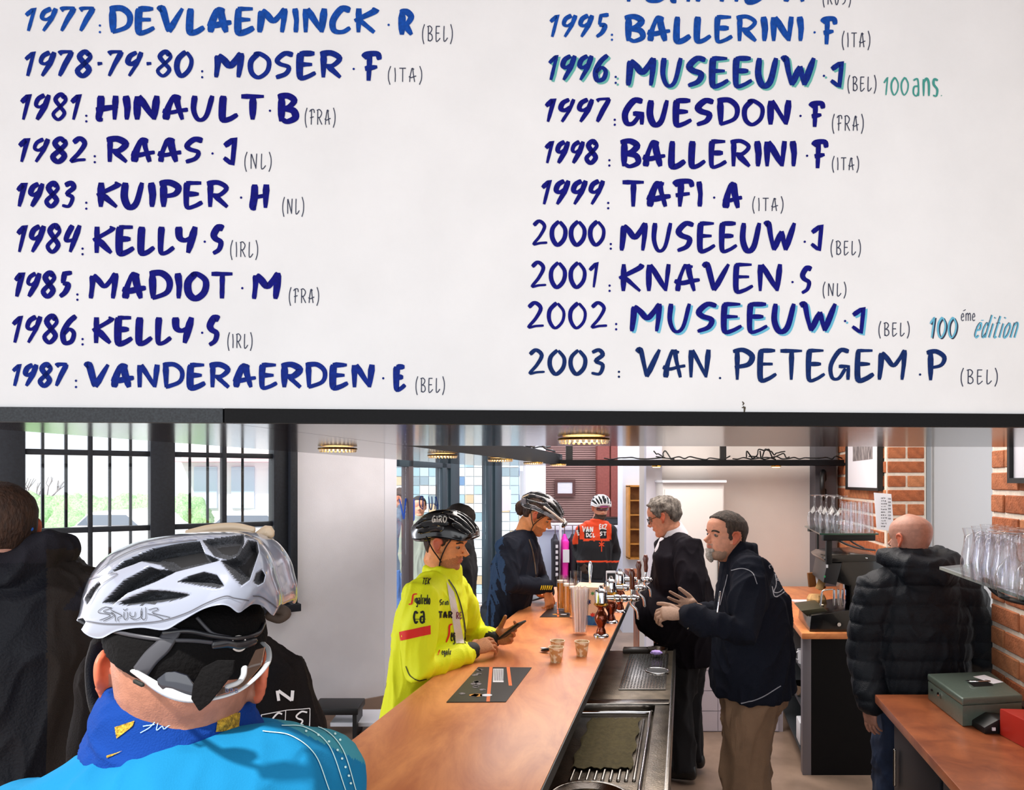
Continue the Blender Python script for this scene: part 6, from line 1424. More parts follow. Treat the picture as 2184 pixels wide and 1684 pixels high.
for sg in (-1, 1): obj('rim', MB().tube([H(.40-.02*abs(math.cos(a)), sg*.13+.09*math.cos(a), .50+.075*math.sin(a)) for a in [k*math.pi/9 for k in range(18)]], .0022, 6, closed=True), BK, gl, smooth=True)
for sg in (-1, 1): obj('temple', MB().tube([H(.38, sg*.22, .53), H(.2, sg*.33, .54), H(-.02, sg*.36, .54)], .002, 6), BK, gl, smooth=True)
for sg in (-1, 1): obj('lens', MB().add([H(.397-.02*abs(math.cos(a)), sg*.13+.088*math.cos(a), .50+.073*math.sin(a)) for a in [k*math.pi/9 for k in range(18)]], [tuple(range(18))]), M['glass'], gl)

# ---------------------------------------------------------------- 5. bearded man in the navy fleece
Z = 3.4
pe = person(P(1590, 1800, Z), 'grey-bearded man in a navy fleece jacket and brown trousers gesturing behind the bar')
sd = V((.35, 1, 0)).normalized(); fw = V((-1, .35, 0)).normalized(); J = J_stand(P(1604, 1440, 3.42), sd, fw, stance=.13)
J['side'] = sd; J['chest'] = P(1603, 1280, 3.4); J['neck'] = P(1577, 1182, 3.4)
J.update(shL=P(1600, 1222, 3.18), shR=P(1582, 1215, 3.62), elL=P(1588, 1348, 3.04), elR=P(1548, 1330, 3.66), wrL=P(1462, 1312, 3.12), wrR=P(1500, 1302, 3.48))
Mh = Mhead(P(1546, 1142, 3.38), 196, -4, 0, .238)
def zn(l): return 1 if (abs(l.y) < .09 and .215 < l.z < .292 and l.x > .335) else (2 if (l.z < .20 and l.x > .08) or (l.z < .33 and l.x > .30 and abs(l.y) < .1) else 0)
hn = [((P(1458, 1311, 3.12), (-1, .05, .10), (.0, .55, -.8), (0, .3, 1)), dict(curl=(1.1, 1.2, 1.2, 1.2), thumb=(.1, .3), L=.19, splay=.03)),
      ((P(1490, 1298, 3.47), (-1, 0, .22), (.1, -.9, .25), (.15, -.1, 1)), dict(curl=(.2, .35, .5, .5), thumb=(-.1, 0), L=.19, splay=.16))]
body(J, pe, SKIN, Mh, .0036, zone=zn, mats=[SKIN, LIP, mat('stubble_grey', 'a88672', .7, var=.3, scale=500)], hands=hn, dec=.3)
obj('hair', scalp(Mh, hl(.82, .76, .40, .42, .25), .03, nz=.012, fr=9, seed=2), HAIRS, pe, smooth=True)
brows(Mh, pe, HAIRS, .012); eyes(Mh, pe, (-1, 1), '4a5058', (1, 0.2, .1))
# goatee on the chin
q = MB(); H = lambda a, b, c: Mh @ V((a, b, c))
q.tube([H(.32, -.10, .20), H(.36, 0, .185), H(.32, .10, .20)], [.010, .012, .010], 10); q.tube([H(.325, 0, .19), H(.33, 0, .12), H(.31, 0, .05), H(.28, 0, .0)], [(.024, .014), (.030, .018), (.028, .018), (.018, .012)], 14, side=sd)
me = remesh(q, .003, 2, None, lambda c, n: .003*noise.noise(c*150)); link_mesh('beard', me, [mat('beard_grey', 'a9a29a', .9, var=.3, scale=200)], pe, None, True)
FL = mat('fleece_navy', '1a1d28', .9, bump=.5, bscale=350, spec=.15)
ja, jb = top('fleece_jacket', J, pe, [FL], dict(hem=(.25, .19), waist=(.25, .185), chest=(.235, .165), sh=(.20, .12), arm=(.088, .070, .055)), .0065, hem=.06, fold=folds(.010, 7, seed=21), cuff=.94, collar=(.055, (.088, .086), (.082, .082)))
dm = bvh_mapper(jb, .002); GP = mat('embroidery_grey', '9a9aa2', .8)
map2d('embroidery', [ribbon(None, [tuple(q_) for q_ in cat(pts, 6)], 1.8, False) for pts in (
    [(1645, 1205), (1652, 1220), (1655, 1245), (1650, 1262), (1662, 1262), (1675, 1250)], [(1650, 1215), (1660, 1205), (1668, 1218), (1660, 1232), (1654, 1236), (1668, 1240), (1676, 1252)], [(1642, 1212), (1640, 1206), (1646, 1204)], [(1646, 1250), (1652, 1272), (1668, 1265), (1680, 1255)])], dm, GP, pe)
map2d('seam', [ribbon(None, [tuple(q_) for q_ in cat([(1560, 1216), (1585, 1212), (1605, 1222), (1615, 1245)], 6)], 1.6, False), ribbon(None, [tuple(q_) for q_ in cat([(1536, 1290), (1545, 1255), (1552, 1225)], 6)], 1.6, False)], dm, GP, pe)
map2d('seam', [ribbon(None, [tuple(q_) for q_ in cat([(1530, 1500), (1575, 1500), (1620, 1488), (1665, 1462)], 8)], 2.2, False)], dm, GP, pe)
TB = mat('trousers_brown', '8a6c54', .85, bump=.3, bscale=250, var=.12, scale=8)
trousers(J, pe, TB, (.125, .105, .095), voxel=.009, fold=folds(.012, 6, seed=4), waist=(.22, .165))
# wristwatch and zip pull
obj('wristwatch_strap', MB().tube([P(1466, 1322, 3.10)+V((.004*math.cos(a)*0, .034*math.cos(a), .034*math.sin(a))) for a in [k*math.pi/10 for k in range(20)]], .006, 8, closed=True), M['steel'], pe, smooth=True)
tag(obj('pen', MB().tube([P(1530, 1305, 3.0), P(1536, 1262, 3.02)], .004, 8), M['chrome'], pe, smooth=True))

# ---------------------------------------------------------------- 6. bald man in the quilted jacket, from behind
Z = 3.35
pe = person(P(1955, 1800, Z), 'bald man in a black quilted jacket seen from behind at the side counter')
sd = V((1, .1, 0)).normalized(); fw = V((-.1, 1, 0)).normalized(); J = J_stand(P(1958, 1490, Z), sd, fw, stance=.11)
J.update(chest=P(1962, 1325, Z), neck=P(1948, 1195, Z), shL=P(1868, 1265, Z), shR=P(2050, 1262, Z), elL=P(1846, 1395, Z+.02), elR=P(2098, 1395, Z+.03), wrL=P(1858, 1498, Z-.08), wrR=P(2070, 1490, Z+.25))
Mh = Mhead(P(1940, 1148, Z), 118, 4, 0, .236)
hn = [((P(1857, 1500, Z-.08), (-.02, 0, -1), (1, .3, 0), (0, 1, 0)), dict(curl=(.35, .45, .5, .55), L=.175)), ((J['wrR'], (-.2, .3, -1), (-1, 0, 0), (0, 1, 0)), dict())]
body(J, pe, SKIN_R, Mh, .0036, hands=hn, dec=.3)
QJ = mat('quilted_black', '151a22', .55, bump=.35, bscale=220, spec=.3)
def quilt(co):
    z = co.z; w_ = .085; t = ((z+.012*math.sin(co.x*9)) % w_)/w_; return .011*(math.sin(math.pi*t)**.45)-.006
def hood(q_):
    n0 = J['neck']; q_.tube([n0+V((-.12, .02, .02)), n0+V((-.07, -.10, -.02)), n0+V((.03, -.13, -.045)), n0+V((.12, -.07, .0)), n0+V((.13, .03, .03))], [.045, .058, .066, .058, .045], 16)
    q_.ell(n0+V((.02, -.09, -.055)), (.13, .075, .085), None, 20, 14)
ja, jb = top('quilted_jacket', J, pe, [QJ], dict(hem=(.215, .16), waist=(.225, .165), chest=(.245, .165), sh=(.215, .14), arm=(.105, .088, .062)), .007, hem=.0, fold=folds(.004, 12, seed=30, quilt=quilt), extra=hood, cuff=1.0, collar=(.06, (.10, .10), (.092, .092)))
JN = mat('jeans_blue', '27344f', .85, var=.25, scale=9, bump=.2, bscale=300)
trousers(J, pe, JN, (.115, .09, .08), fold=folds(.009, 7, seed=7), waist=(.19, .14))

# ---------------------------------------------------------------- 7. man in the dark hooded jacket at the left edge
Z = 1.75
pe = person(P(60, 2800, Z), 'brown-haired man in a dark hooded jacket cut off at the left edge by the window')
sd = V((.8, .6, 0)).normalized(); fw = V((-.6, .8, 0)).normalized(); J = J_stand(P(48, 1640, Z), sd, fw)
J.update(chest=P(65, 1380, Z), neck=P(25, 1195, Z), shL=P(-90, 1270, Z-.12), shR=P(152, 1255, Z+.14), elL=P(-110, 1500, Z-.1), elR=P(185, 1480, Z+.10), wrL=P(-60, 1640, Z), wrR=P(140, 1640, Z))
Mh = Mhead(P(-8, 1130, Z), 140, 6, 0, .235)
hn = [((J['wrL'], (0, .1, -1), (1, 0, 0), (0, 1, 0)), dict()), ((J['wrR'], (0, .1, -1), (-1, 0, 0), (0, 1, 0)), dict())]
body(J, pe, SKIN_R, Mh, .0045, hands=hn, dec=.3)
obj('hair', scalp(Mh, hl(.82, .76, .46, .36, .22), .035, nz=.014, fr=9, seed=9), HAIRB, pe, smooth=True)
DJ = mat('jacket_black_blue', '10131c', .6, bump=.3, bscale=160, spec=.3); DG = mat('jacket_grey_panel', '27262d', .75, bump=.3, bscale=300, spec=.15); DBR = mat('jacket_brown_black', '221a16', .8, bump=.3, bscale=300)
def hood2(q_):
    n0 = J['neck']; q_.tube([n0+V((-.10, .05, -.07)), n0+V((-.05, -.08, -.075)), n0+V((.045, -.07, -.03)), n0+V((.085, .0, .035)), n0+V((.075, .07, .02))], [.035, .04, .046, .042, .036], 16)
def z7(c, n):
    x, y = pix(c)
    if x > 100 and y > 1170: return 2 if not (x-118 > (1320-y)*.8 and y < 1300) else 1
    if y < 1200: return 1
    return 0
ja, jb = top('hooded_jacket', J, pe, [DJ, DG, DBR], dict(hem=(.19, .15), waist=(.19, .15), chest=(.22, .15), sh=(.19, .13), arm=(.085, .07, .055)), .006, hem=.0, fold=folds(.009, 8, seed=40), extra=hood2, zone=z7)
obj('blue_collar', MB().tube([J['neck']+V((-.005, -.03, .015)), J['neck']+V((.035, -.02, .062)), J['neck']+V((.055, -.01, .08))], [.012, .010, .006], 10), mat('collar_blue', '2a66c4', .7), pe, smooth=True)
trousers(J, pe, DBR, (.12, .09, .07), waist=(.18, .14))

# ---------------------------------------------------------------- 8. person in black right in front of the white-helmeted cyclist
Z = 1.40
pe = person(P(430, 2600, Z), 'person in a black cycling jacket with white shoulder letters, half hidden by the white helmet')
sd = V((1, .15, 0)).normalized(); fw = V((-.15, 1, 0)).normalized(); J = J_stand(P(440, 1800, Z), sd, fw)
J.update(chest=P(437, 1560, Z), neck=P(430, 1345, Z+.02), shL=P(250, 1462, Z), shR=P(590, 1466, Z+.06), elL=P(215, 1700, Z), elR=P(645, 1660, Z+.05), wrL=P(260, 1850, Z+.2), wrR=P(600, 1850, Z+.2))
Mh = Mhead(P(415, 1270, Z+.04), 92, 20, 0, .225)
hn = [((J['wrL'], (0, .6, -.6), (1, 0, 0), (0, 1, 0)), dict()), ((J['wrR'], (0, .6, -.6), (-1, 0, 0), (0, 1, 0)), dict())]
body(J, pe, SKIN, Mh, .005, hands=hn, dec=.3)
obj('hair', scalp(Mh, hl(), .03, nz=.012), HAIRD, pe, smooth=True)
BJ = mat('jacket_black_brown', '1d1613', .75, bump=.3, bscale=300, spec=.15, col2='0f0e11', scale=5)
ja, jb = top('cycling_jacket', J, pe, [BJ], dict(hem=(.17, .13), waist=(.17, .13), chest=(.19, .14), sh=(.18, .12), arm=(.080, .062, .05)), .006, hem=.0, fold=folds(.006, 8, seed=50), collar=(.04, (.08, .08), (.075, .075)))
dm = bvh_mapper(jb, .002)
map2d('lettering', text2d('N', 588, 630, 1472, 1494, 6.5, False, slant=-.15), dm, PW, pe)
map2d('logo', [ribbon(None, [tuple(Vector(a).lerp(Vector(b), k/10)) for k in range(11)], 1.6, False) for a, b in (((556, 1524), (610, 1514)), ((610, 1514), (660, 1510)), ((660, 1510), (659, 1552)), ((556, 1524), (558, 1550)), ((608, 1514), (606, 1552)))]+text2d('C', 572, 596, 1520, 1550, 3.5, False, slant=.2)+text2d('S', 622, 648, 1516, 1550, 3.5, False, slant=.2), dm, PW, pe)
trousers(J, pe, mat('tights_black', '15161a', .6), (.095, .065, .045), waist=(.16, .12))

# ---------------------------------------------------------------- 9. people beyond the glass
Z = 8.6
pe = person(P(862, 1300, Z), 'man in a dark grey coat standing outside the glass door at the left')
sd = V((1, .3, 0)).normalized(); fw = V((-.9, .4, 0)).normalized(); J = J_stand(P(862, 1205, Z), V((.4, .9, 0)), fw); J['side'] = V((.4, .9, 0)).normalized()
J.update(chest=P(862, 1130, Z), neck=P(862, 1082, Z), shL=P(868, 1098, Z-.18), shR=P(858, 1098, Z+.18), elL=P(874, 1150, Z-.2), elR=P(850, 1150, Z+.2), wrL=P(862, 1185, Z-.2), wrR=P(850, 1185, Z))
Mh = Mhead(P(853, 1061, Z), 165, 0, 0, .24)
body(J, pe, SKIN, Mh, .007, hands=[((J['wrL'], (0, 0, -1), (1, 0, 0), (0, 1, 0)), {}), ((J['wrR'], (0, 0, -1), (1, 0, 0), (0, 1, 0)), {})], dec=.6)
obj('hair', scalp(Mh, hl(), .04, nz=.02, seg=40, lv=36), HAIRB, pe, smooth=True)
top('coat', J, pe, [mat('coat_slate', '4d5a6c', .8)], dict(hem=(.2, .15), waist=(.2, .15), chest=(.21, .15), sh=(.2, .12), arm=(.08, .065, .05)), .01, hem=.05, fold=folds(), collar=(.04, (.08, .08), (.08, .08)))
trousers(J, pe, mat('trousers_blue', '3f5f96', .8), (.11, .08, .07), waist=(.18, .14))
Z = 7.9
pe = person(P(893, 1300, Z), 'person in a pale olive coat outside the glass door, behind the black helmet')
J = J_stand(P(893, 1215, Z), V((1, .2, 0)), V((.2, -1, 0)))
J.update(chest=P(893, 1155, Z), neck=P(893, 1105, Z), shL=P(868, 1125, Z), shR=P(918, 1125, Z), elL=P(862, 1180, Z), elR=P(922, 1180, Z), wrL=P(870, 1225, Z-.1), wrR=P(915, 1225, Z-.1))
Mh = Mhead(P(893, 1080, Z), -80, 0, 0, .235)
body(J, pe, SKIN, Mh, .007, hands=[((J['wrL'], (0, 0, -1), (1, 0, 0), (0, 1, 0)), {}), ((J['wrR'], (0, 0, -1), (1, 0, 0), (0, 1, 0)), {})], dec=.6)
obj('hair', scalp(Mh, hl(), .04, nz=.02, seg=40, lv=36), HAIRD, pe, smooth=True)
top('coat', J, pe, [mat('coat_olive', '8c9488', .8)], dict(hem=(.2, .15), waist=(.2, .15), chest=(.21, .15), sh=(.2, .12), arm=(.08, .065, .05)), .01, hem=.1, fold=folds(), collar=(.04, (.08, .08), (.08, .08)))
trousers(J, pe, mat('trousers_blue', '3f5f96', .8), (.11, .08, .07), waist=(.18, .14))
Z = 4.75
pe = person(P(985, 1300, Z), 'dark-haired person in black almost hidden behind the man in yellow')
J = J_stand(P(980, 1330, Z), V((.3, 1, 0)), V((1, -.3, 0))); J['side'] = V((.3, 1, 0)).normalized()
J.update(chest=P(980, 1215, Z), neck=P(982, 1140, Z), shL=P(985, 1170, Z-.18), shR=P(975, 1170, Z+.18), elL=P(990, 1240, Z-.18), elR=P(975, 1240, Z+.2), wrL=P(1000, 1300, Z-.15), wrR=P(990, 1300, Z+.1))
Mh = Mhead(P(978, 1112, Z), 200, 0, 0, .235)
body(J, pe, SKIN, Mh, .006, hands=[((J['wrL'], (0, 0, -1), (1, 0, 0), (0, 1, 0)), {}), ((J['wrR'], (0, 0, -1), (1, 0, 0), (0, 1, 0)), {})], dec=.5)
obj('hair', scalp(Mh, hl(), .05, nz=.02, seg=48, lv=40), HAIRD, pe, smooth=True)
top('coat', J, pe, [mat('coat_black', '16181e', .8)], dict(hem=(.16, .10), waist=(.16, .10), chest=(.18, .11), sh=(.17, .09), arm=(.065, .055, .045)), .009, hem=.1, fold=folds(), collar=(.04, (.07, .07), (.07, .07)))
trousers(J, pe, mat('tights_black', '15161a', .6), (.09, .065, .05), waist=(.15, .1))
# ---------------------------------------------------------------- 10. cyclist with the white helmet in the foreground, seen from behind
Z = .80
pe = person(P(400, 3000, Z), 'cyclist in a light blue jersey and white vented helmet in the foreground, seen from behind')
sd = V((1, .28, 0)).normalized(); fw = V((-.28, 1, 0)).normalized()
pel = P(400, 2700, .85); J = J_stand(pel, sd, fw)
J.update(chest=P(395, 2020, .86), neck=P(385, 1590, .83), shL=P(100, 1800, .74), shR=P(665, 1672, .92), elL=P(-60, 2350, .80), elR=P(760, 2250, 1.0), wrL=P(60, 2700, .95), wrR=P(650, 2600, 1.12))
Mh = Mhead(P(398, 1432, .82), 104, 6, 4, .232)
hn = [((J['wrL'], (0, .5, -.8), (1, 0, 0), (0, 1, 0)), {}), ((J['wrR'], (0, .5, -.8), (-1, 0, 0), (0, 1, 0)), {})]
SKF = mat('skin_foreground', 'a5705a', .5, var=.12, scale=70, bump=.15, bscale=500)
body(J, pe, SKF, Mh, .0034, hands=hn, dec=.35)
JB = mat('jersey_blue', '166f9c', .85, spec=.1, bump=.12, bscale=600, var=.06, scale=6); JP = mat('jersey_pale', '3f8a9a', .85, spec=.1, bump=.12, bscale=600)
def z10(c, n):
    x, y = pix(c)
    return 1 if (x > 560 and y < 1590+(x-600)*1.1 and x-640 > -(1560-y)*2.0 and x > 545+ (y-1540)*1.35) else 0
def trap(q_): q_.tube([P(40, 1815, .76), P(190, 1795, .75), P(300, 1752, .755), P(385, 1722, .76), P(480, 1706, .775), P(560, 1694, .79), P(665, 1680, .90)], [.070, .074, .075, .075, .075, .075, .072], 24)
ja, jb = top('jersey', J, pe, [JB, JP], dict(hem=(.18, .13), waist=(.18, .13), chest=(.20, .135), sh=(.165, .105), arm=(.072, .058, .045)), .005, hem=.05, extra=trap, fold=folds(.003, 7, (1.2, 1, 1.2), seed=60), zone=z10, cuff=.6)
dm = bvh_mapper(jb, .0012); PL = mat('print_pale', 'c6ecec', .7)
map2d('print_line', [ribbon(None, [tuple(q) for q in cat(pts, 8)], 1.8, False) for pts in ([(600, 1548), (650, 1552), (700, 1590), (735, 1684)], [(640, 1546), (690, 1556), (730, 1600), (757, 1684)], [(560, 1560), (620, 1570), (670, 1610), (700, 1684)])], dm, PL, pe)
map2d('print_dot', [([Vector((x+2.6*math.cos(a), y+2.6*math.sin(a))) for a in [k*math.pi/4 for k in range(8)]], [tuple(range(8))]) for x, y in ((652, 1560), (678, 1568), (700, 1582), (718, 1600), (728, 1618), (735, 1636), (742, 1654), (746, 1670), (714, 1566), (724, 1578))], dm, PL, pe)
trousers(J, pe, mat('tights_black', '15161a', .6), (.095, .065, .045), waist=(.16, .12))
# collar / neck warmer
CB = mat('collar_deep_blue', '0d3680', .9, bump=.3, bscale=500, spec=.15)
q = MB(); q.tube([P(380, 1640, .83), P(374, 1550, .825), P(380, 1508, .825), P(388, 1476, .825)], [(.104, .112), (.092, .098), (.084, .090), (.078, .084)], 40, side=V((1, .1, .22)).normalized(), rnd=False)
me = remesh(q, .0035, 3, None, folds(.0022, 14, (.8, .8, 2.4), 3)); cbv = bvh_of(me); link_mesh('neck_warmer', me, [CB], pe, None, True)
dm = bvh_mapper(cbv, .001); GY = mat('patch_gold', 'b8922a', .8, var=.5, scale=260, bump=.8, bscale=400)
map2d('patch', [patch2d([(466, 1524), (511, 1520), (508, 1556), (459, 1560)], 10, 8), patch2d([(246, 1550), (288, 1536), (284, 1548), (250, 1574)], 8, 8), patch2d([(228, 1612), (262, 1600), (240, 1612), (229, 1616)], 4, 4)], dm, GY, pe)
map2d('lettering', [ribbon(None, [tuple(q_) for q_ in cat(pts, 6)], 1.8, False) for pts in ([(300, 1562), (320, 1550), (338, 1532), (334, 1556), (346, 1548), (350, 1554), (362, 1546), (388, 1540), (384, 1548)], [(316, 1546), (306, 1548), (330, 1544)], [(450, 1512), (453, 1522), (456, 1530)], [(478, 1504), (482, 1516)])], dm, mat('print_sky', '9cc4ea', .7), pe)
# black skull cap
CAP = mat('cap_black', '0c0b0c', .9, bump=.3, bscale=260, spec=.15)
def capline(a, right):
    return lerp_tab([(0, .62), (1.2, .56), (1.5, .46), (1.75, .46), (2.1, .48), (2.5, .49), (3.2, .48)] if right else [(0, .70), (1.2, .72), (1.5, .70), (1.75, .66), (2.1, .60), (2.4, .55), (2.8, .50), (3.2, .48)], a)
cp = obj('skull_cap', scalp(Mh, capline, .040, seg=96, lv=90, nz=.008, fr=6, seed=3), CAP, pe, smooth=True)
cpb = BVHTree.FromPolygons([v.co.copy()+wloc(cp) for v in cp.data.vertices], [tuple(p.vertices) for p in cp.data.polygons])
# ---- helmet: dome spanned between its rim line and its crown line, vents pressed in
RIM = [(163, 1322), (180, 1350), (212, 1361), (250, 1345), (300, 1338), (350, 1343), (385, 1325), (430, 1300), (465, 1290), (487, 1292), (508, 1306), (524, 1297), (540, 1288), (560, 1292), (582, 1312), (592, 1300)]
TOP = [(168, 1310), (178, 1262), (198, 1218), (232, 1182), (282, 1158), (330, 1146), (390, 1137), (450, 1133), (505, 1134), (545, 1146), (568, 1166), (585, 1196), (594, 1228), (604, 1262), (603, 1282), (598, 1292)]
rimc = cat(RIM, 8); topc = cat(TOP, 8)
VENT = [  # (polygon px, depth m)
 ([(232, 1222), (262, 1196), (330, 1166), (425, 1152), (436, 1180), (470, 1194), (400, 1212), (362, 1222), (340, 1204), (300, 1196)], .030),
 ([(218, 1285), (262, 1238), (318, 1208), (336, 1214), (380, 1216), (330, 1240), (270, 1264), (240, 1288)], .030),
 ([(430, 1150), (520, 1138), (521, 1158), (508, 1184), (484, 1194), (455, 1186)], .020),
 ([(378, 1240), (404, 1228), (434, 1219), (462, 1226), (478, 1250), (462, 1254), (420, 1248)], .022),
 ([(246, 1288), (280, 1272), (316, 1258), (352, 1260), (408, 1268), (372, 1280), (320, 1289), (270, 1291)], .022),
 ([(540, 1240), (546, 1222), (558, 1214), (566, 1226), (562, 1242), (550, 1248)], .020),
 ([(470, 1195), (500, 1188), (530, 1150), (548, 1152), (552, 1176), (532, 1236), (515, 1248), (498, 1232), (478, 1206)], .034),
 ([(178, 1276), (190, 1258), (210, 1240), (214, 1246), (198, 1268), (184, 1290)], .016),
 ([(164, 1320), (176, 1318), (182, 1326), (172, 1342), (166, 1338)], .012),
]
def pdist(poly, x, y):   # signed distance, inside positive
    ins = False; d = 1e9; n = len(poly)
    for i in range(n):
        (x1_, y1_), (x2_, y2_) = poly[i], poly[(i+1) % n]
        if (y1_ > y) != (y2_ > y) and x < (x2_-x1_)*(y-y1_)/(y2_-y1_)+x1_: ins = not ins
        dx, dy = x2_-x1_, y2_-y1_; t = max(0, min(1, ((x-x1_)*dx+(y-y1_)*dy)/(dx*dx+dy*dy))); e_ = math.hypot(x-x1_-t*dx, y-y1_-t*dy); d = min(d, e_)
    return d if ins else -d
VB = [(min(p[0] for p in v)-4, max(p[0] for p in v)+4, min(p[1] for p in v)-4, max(p[1] for p in v)+4) for v, _ in VENT]
def vdepth(x, y):
    k = 0; m_ = 0
    for (v, dp), b in zip(VENT, VB):
        if b[0] < x < b[1] and b[2] < y < b[3]:
            d = pdist(v, x, y); s_ = sstep(-1.5, 9, d)
            if s_*dp > k: k = s_*dp; m_ = (2 if d > 13 else (1 if d > 0.2 else 0))
    return k, m_
NS, NT = 420, 150; ZC = .845
def smp(c, t): f = t*(len(c)-1); i = min(int(f), len(c)-2); return c[i].lerp(c[i+1], f-i)
vs = []; mm = []; inner = []
cen = P(390, 1290, ZC)
for i in range(NS+1):
    s = i/NS; a, b = smp(rimc, s), smp(topc, s); hw = .150*max(.12, math.sin(math.pi*(.06+.88*s)))**.55
    for j in range(NT+1):
        th = math.pi*j/NT; c_, sn = math.cos(th), math.sin(th); u = sn**.92
        x = a.x+(b.x-a.x)*u; y = a.y+(b.y-a.y)*u; d = ZC-hw*math.copysign(abs(c_)**.85, c_)
        p = P(x, y, min(d, ZC)) if d < ZC else P(x, y, ZC)+V((0, d-ZC, 0))
        n = (p-cen); n = V((n.x*.3, n.y*1.5, n.z*.55)); n.normalize(); k, m_ = vdepth(x, y)
        vs.append(p-n*k); mm.append((x, y)); inner.append(p-n*(k+.010))
W_ = NT+1; fs = []; fm = []; P2D = []
for i in range(NS):
    for j in range(NT):
        f = (i*W_+j, (i+1)*W_+j, (i+1)*W_+j+1, i*W_+j+1); fs.append(f); cx_ = sum(mm[v][0] for v in f)/4; cy_ = sum(mm[v][1] for v in f)/4; fm.append(vdepth(cx_, cy_)[1])
q = MB(); o_ = len(vs); q.add(vs+inner, fs+[tuple(v+o_ for v in f)[::-1] for f in fs]); q.m = fm+[2]*len(fs)
for i in range(NS):
    for j in (0, NT): a_, b_ = i*W_+j, (i+1)*W_+j; q.f.append((a_, b_, b_+o_, a_+o_)); q.m.append(0)
for j in range(NT):
    for i in (0, NS): a_, b_ = i*W_+j, i*W_+j+1; q.f.append((a_, b_, b_+o_, a_+o_)); q.m.append(0)
he = empty('helmet', (0, 0, 0)); he.parent = pe; he.location = P(390, 1250, ZC)-wloc(pe)
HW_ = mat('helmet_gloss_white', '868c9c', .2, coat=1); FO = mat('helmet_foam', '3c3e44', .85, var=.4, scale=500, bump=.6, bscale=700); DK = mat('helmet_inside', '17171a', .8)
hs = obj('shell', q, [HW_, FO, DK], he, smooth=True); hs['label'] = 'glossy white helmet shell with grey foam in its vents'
hbv = BVHTree.FromPolygons(q.v, q.f); dm = bvh_mapper(hbv, .0008); LG = mat('helmet_line', '4a4a52', .5)
def rb_(pts, w_=1.6, n=6): return ribbon(None, [tuple(q_) for q_ in cat(pts, n)], w_, False)
# outlined maker's lettering on the lower left flank
SP = [[(240, 1296), (226, 1294), (214, 1300), (212, 1306), (230, 1309), (236, 1313), (214, 1322)], [(240, 1296), (222, 1303), (240, 1308), (242, 1314), (222, 1324)],
      [(238, 1304), (246, 1310), (248, 1324)], [(238, 1300), (262, 1312), (254, 1316), (254, 1324)], [(264, 1298), (268, 1301), (273, 1297)],
      [(266, 1304), (266, 1318), (270, 1320), (273, 1316), (273, 1304)], [(279, 1304), (279, 1312), (288, 1314), (290, 1304)], [(278, 1316), (290, 1320), (302, 1314), (304, 1302)],
      [(304, 1296), (302, 1306), (304, 1318), (312, 1318), (312, 1294)], [(318, 1300), (334, 1296), (338, 1300), (326, 1306), (364, 1316)], [(316, 1308), (332, 1312), (350, 1320)]]
map2d('lettering', [rb_(p, 1.2) for p in SP], dm, mat('helmet_ink', '15151a', .6), he)
map2d('trim_line', [rb_([(184, 1324), (230, 1330), (300, 1328), (350, 1322), (400, 1306), (440, 1286), (480, 1271), (500, 1275), (530, 1280)], 2.4), rb_([(538, 1270), (556, 1272), (575, 1284), (590, 1296)], 2.4),
                    rb_([(206, 1222), (240, 1196), (290, 1172), (350, 1160), (420, 1152)], 1.3), rb_([(188, 1236), (216, 1228), (252, 1224), (214, 1250), (190, 1290)], 1.3)], dm, LG, he)
for k in range(3): obj('pad_hole', MB().ell(P(476+6*k, 1205+14*k, .725), .0022, None, 10, 6), DK, he, smooth=True)
# cream-coloured rear fins on the crown
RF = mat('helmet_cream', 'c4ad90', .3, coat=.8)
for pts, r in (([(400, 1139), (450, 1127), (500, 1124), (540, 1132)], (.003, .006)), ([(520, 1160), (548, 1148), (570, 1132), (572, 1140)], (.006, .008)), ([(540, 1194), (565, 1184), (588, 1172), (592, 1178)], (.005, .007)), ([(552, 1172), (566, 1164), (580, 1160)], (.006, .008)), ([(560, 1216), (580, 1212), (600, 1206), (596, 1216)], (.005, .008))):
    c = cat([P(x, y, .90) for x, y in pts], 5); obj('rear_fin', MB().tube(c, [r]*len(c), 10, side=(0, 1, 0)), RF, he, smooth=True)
obj('rear_clip', MB().tube(cat([P(580, 1296, .80), P(600, 1300, .80), P(610, 1308, .80), P(596, 1318, .80), P(576, 1312, .80)], 5), .006, 10), mat('clip_brown', '3a2c22', .7), he, smooth=True)
# retention band, ring and straps lying on the cap
dc = bvh_mapper(cpb, .0015)
def on_cap(pts, w_, t, m, nm, par=None, n=6):
    c = [dc(v.x, v.y) for v in cat(pts, n)]; c = [p for p in c if p]
    if len(c) > 3: return obj(nm, MB().tube(c, [(t, w_)]*len(c), 8, side=(0, 1, 0)), m, par or he, smooth=True)
BG = mat('band_grey', '3c3c42', .4)
on_cap([(240, 1345), (290, 1356), (350, 1364), (410, 1366), (450, 1370)], .0022, .0015, BG, 'retention_band')
on_cap([(420, 1318), (440, 1340), (455, 1352), (490, 1360)], .002, .0015, BG, 'retention_band')
on_cap([(350, 1350), (400, 1346), (450, 1356), (500, 1362), (545, 1352), (560, 1330)], .0028, .002, mat('band_black', '1f2026', .35, coat=.5), 'retention_band')
on_cap([(455, 1374), (480, 1372), (505, 1376), (540, 1368)], .005, .003, MATS['band_black'], 'retention_band')
on_cap([(372, 1340), (350, 1375), (325, 1400), (300, 1432)], .0085, .0012, BG, 'strap')
rc0 = [dc(507+15*math.cos(a), 1372+15*math.sin(a)) for a in [k*math.pi/12 for k in range(24)]]
if all(rc0): obj('adjuster_ring', MB().tube(rc0, .0012, 6, closed=True), mat('ring_white', 'd8d4d0', .3), he, smooth=True)
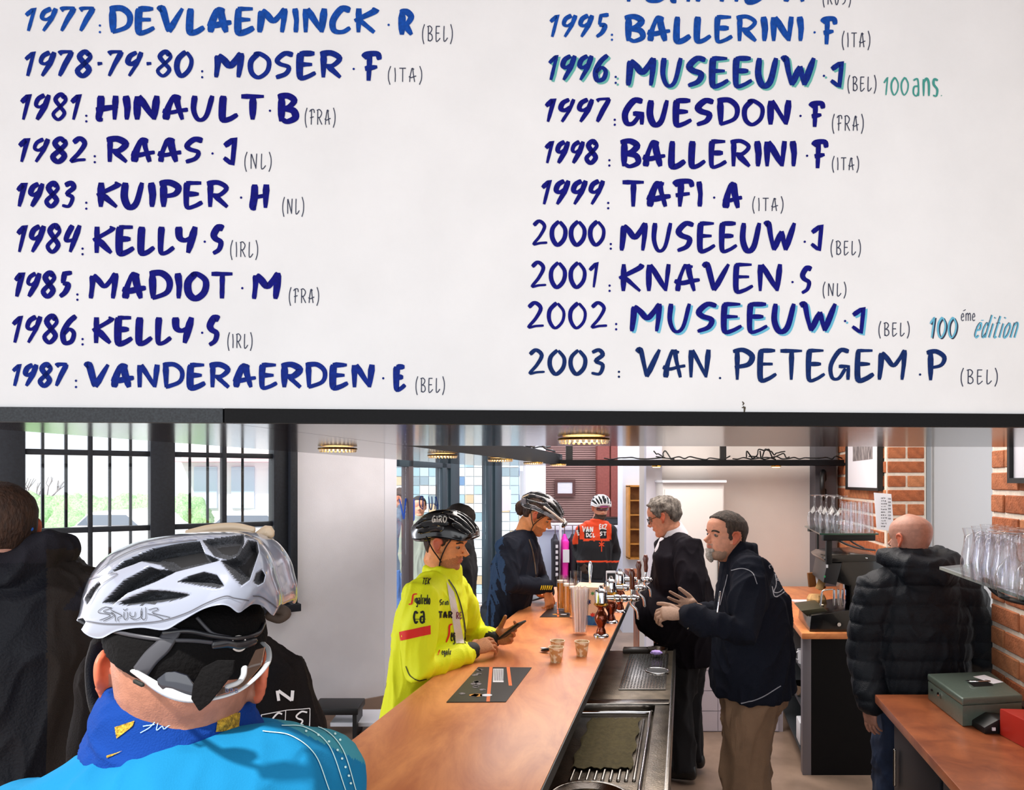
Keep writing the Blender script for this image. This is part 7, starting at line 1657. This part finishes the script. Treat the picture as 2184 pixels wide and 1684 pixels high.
# folded cap tail hanging at the nape
q = MB(); pts = [(462, 1408), (430, 1424), (412, 1455), (406, 1490), (424, 1518), (446, 1500), (470, 1470), (496, 1436), (500, 1408)]
q.ext([P(x, y, .672) for x, y in pts], (0, .004, 0)); obj('cap_tail', q, CAP, pe, bevel=.002)
strap('strap', [P(278, 1440, .80), P(268, 1480, .80), P(262, 1530, .80), P(270, 1580, .80)], he, .007, .003)
strap('strap', [P(212, 1362, .84), P(198, 1420, .86), P(205, 1500, .87), P(238, 1570, .86)], he, .013, .006)
# glasses worn back to front round the nape
gl = empty('sunglasses', P(420, 1470, .69), 'white-framed sunglasses worn backwards round the nape of the foreground cyclist', 'glasses')
WF = mat('frame_white', 'b4b8bc', .25, coat=.8); 
fp_ = [P(236, 1372, .80), P(262, 1412, .745), P(300, 1440, .705), P(350, 1472, .685), P(404, 1490, .680), P(460, 1488, .68), P(510, 1472, .69), P(550, 1440, .71), P(572, 1410, .745), P(572, 1384, .78), P(560, 1370, .80)]
c = cat(fp_, 6); n_ = len(c); obj('frame', MB().tube(c, [((.0012+.0042*math.exp(-((i/n_-.30)/.13)**2)), .003) for i in range(n_)], 10, side=(0, 0, 1)), WF, gl, smooth=True)
q = MB(); pts = [(334, 1448), (352, 1434), (372, 1432), (398, 1440), (412, 1460), (408, 1490), (380, 1488), (350, 1474), (336, 1460)]
q.ext([P(x, y, .682) for x, y in pts], (0, .003, 0)); obj('lens', q, mat('lens_smoke', '20222c', .08, coat=1), gl, bevel=.001)
q = MB(); pts = [(462, 1484), (520, 1462), (556, 1420), (564, 1380), (545, 1386), (524, 1430), (500, 1455), (466, 1470)]
q.ext([P(x, y, .70-(x-500)*-.0006) for x, y in pts], (0, .003, 0)); obj('lens', q, mat('lens_brown', '4a3428', .1, coat=1), gl)
c = cat([P(484, 1464, .684), P(508, 1455, .69), P(519, 1440, .70), P(521, 1424, .71)], 5); obj('nose_bridge', MB().tube(c, [(.0035, .0025)]*len(c), 8), WF, gl, smooth=True)
obj('hinge', MB().tube([P(288, 1452, .693), P(304, 1460, .69)], .0022, 6), BK, gl, smooth=True)
map2d('lettering', text2d('BBB', 480, 508, 1468, 1476, 1.4, False), lambda x, y, lift=0: P(x, y, .674), mat('print_navy', '2c3550', .6), gl)
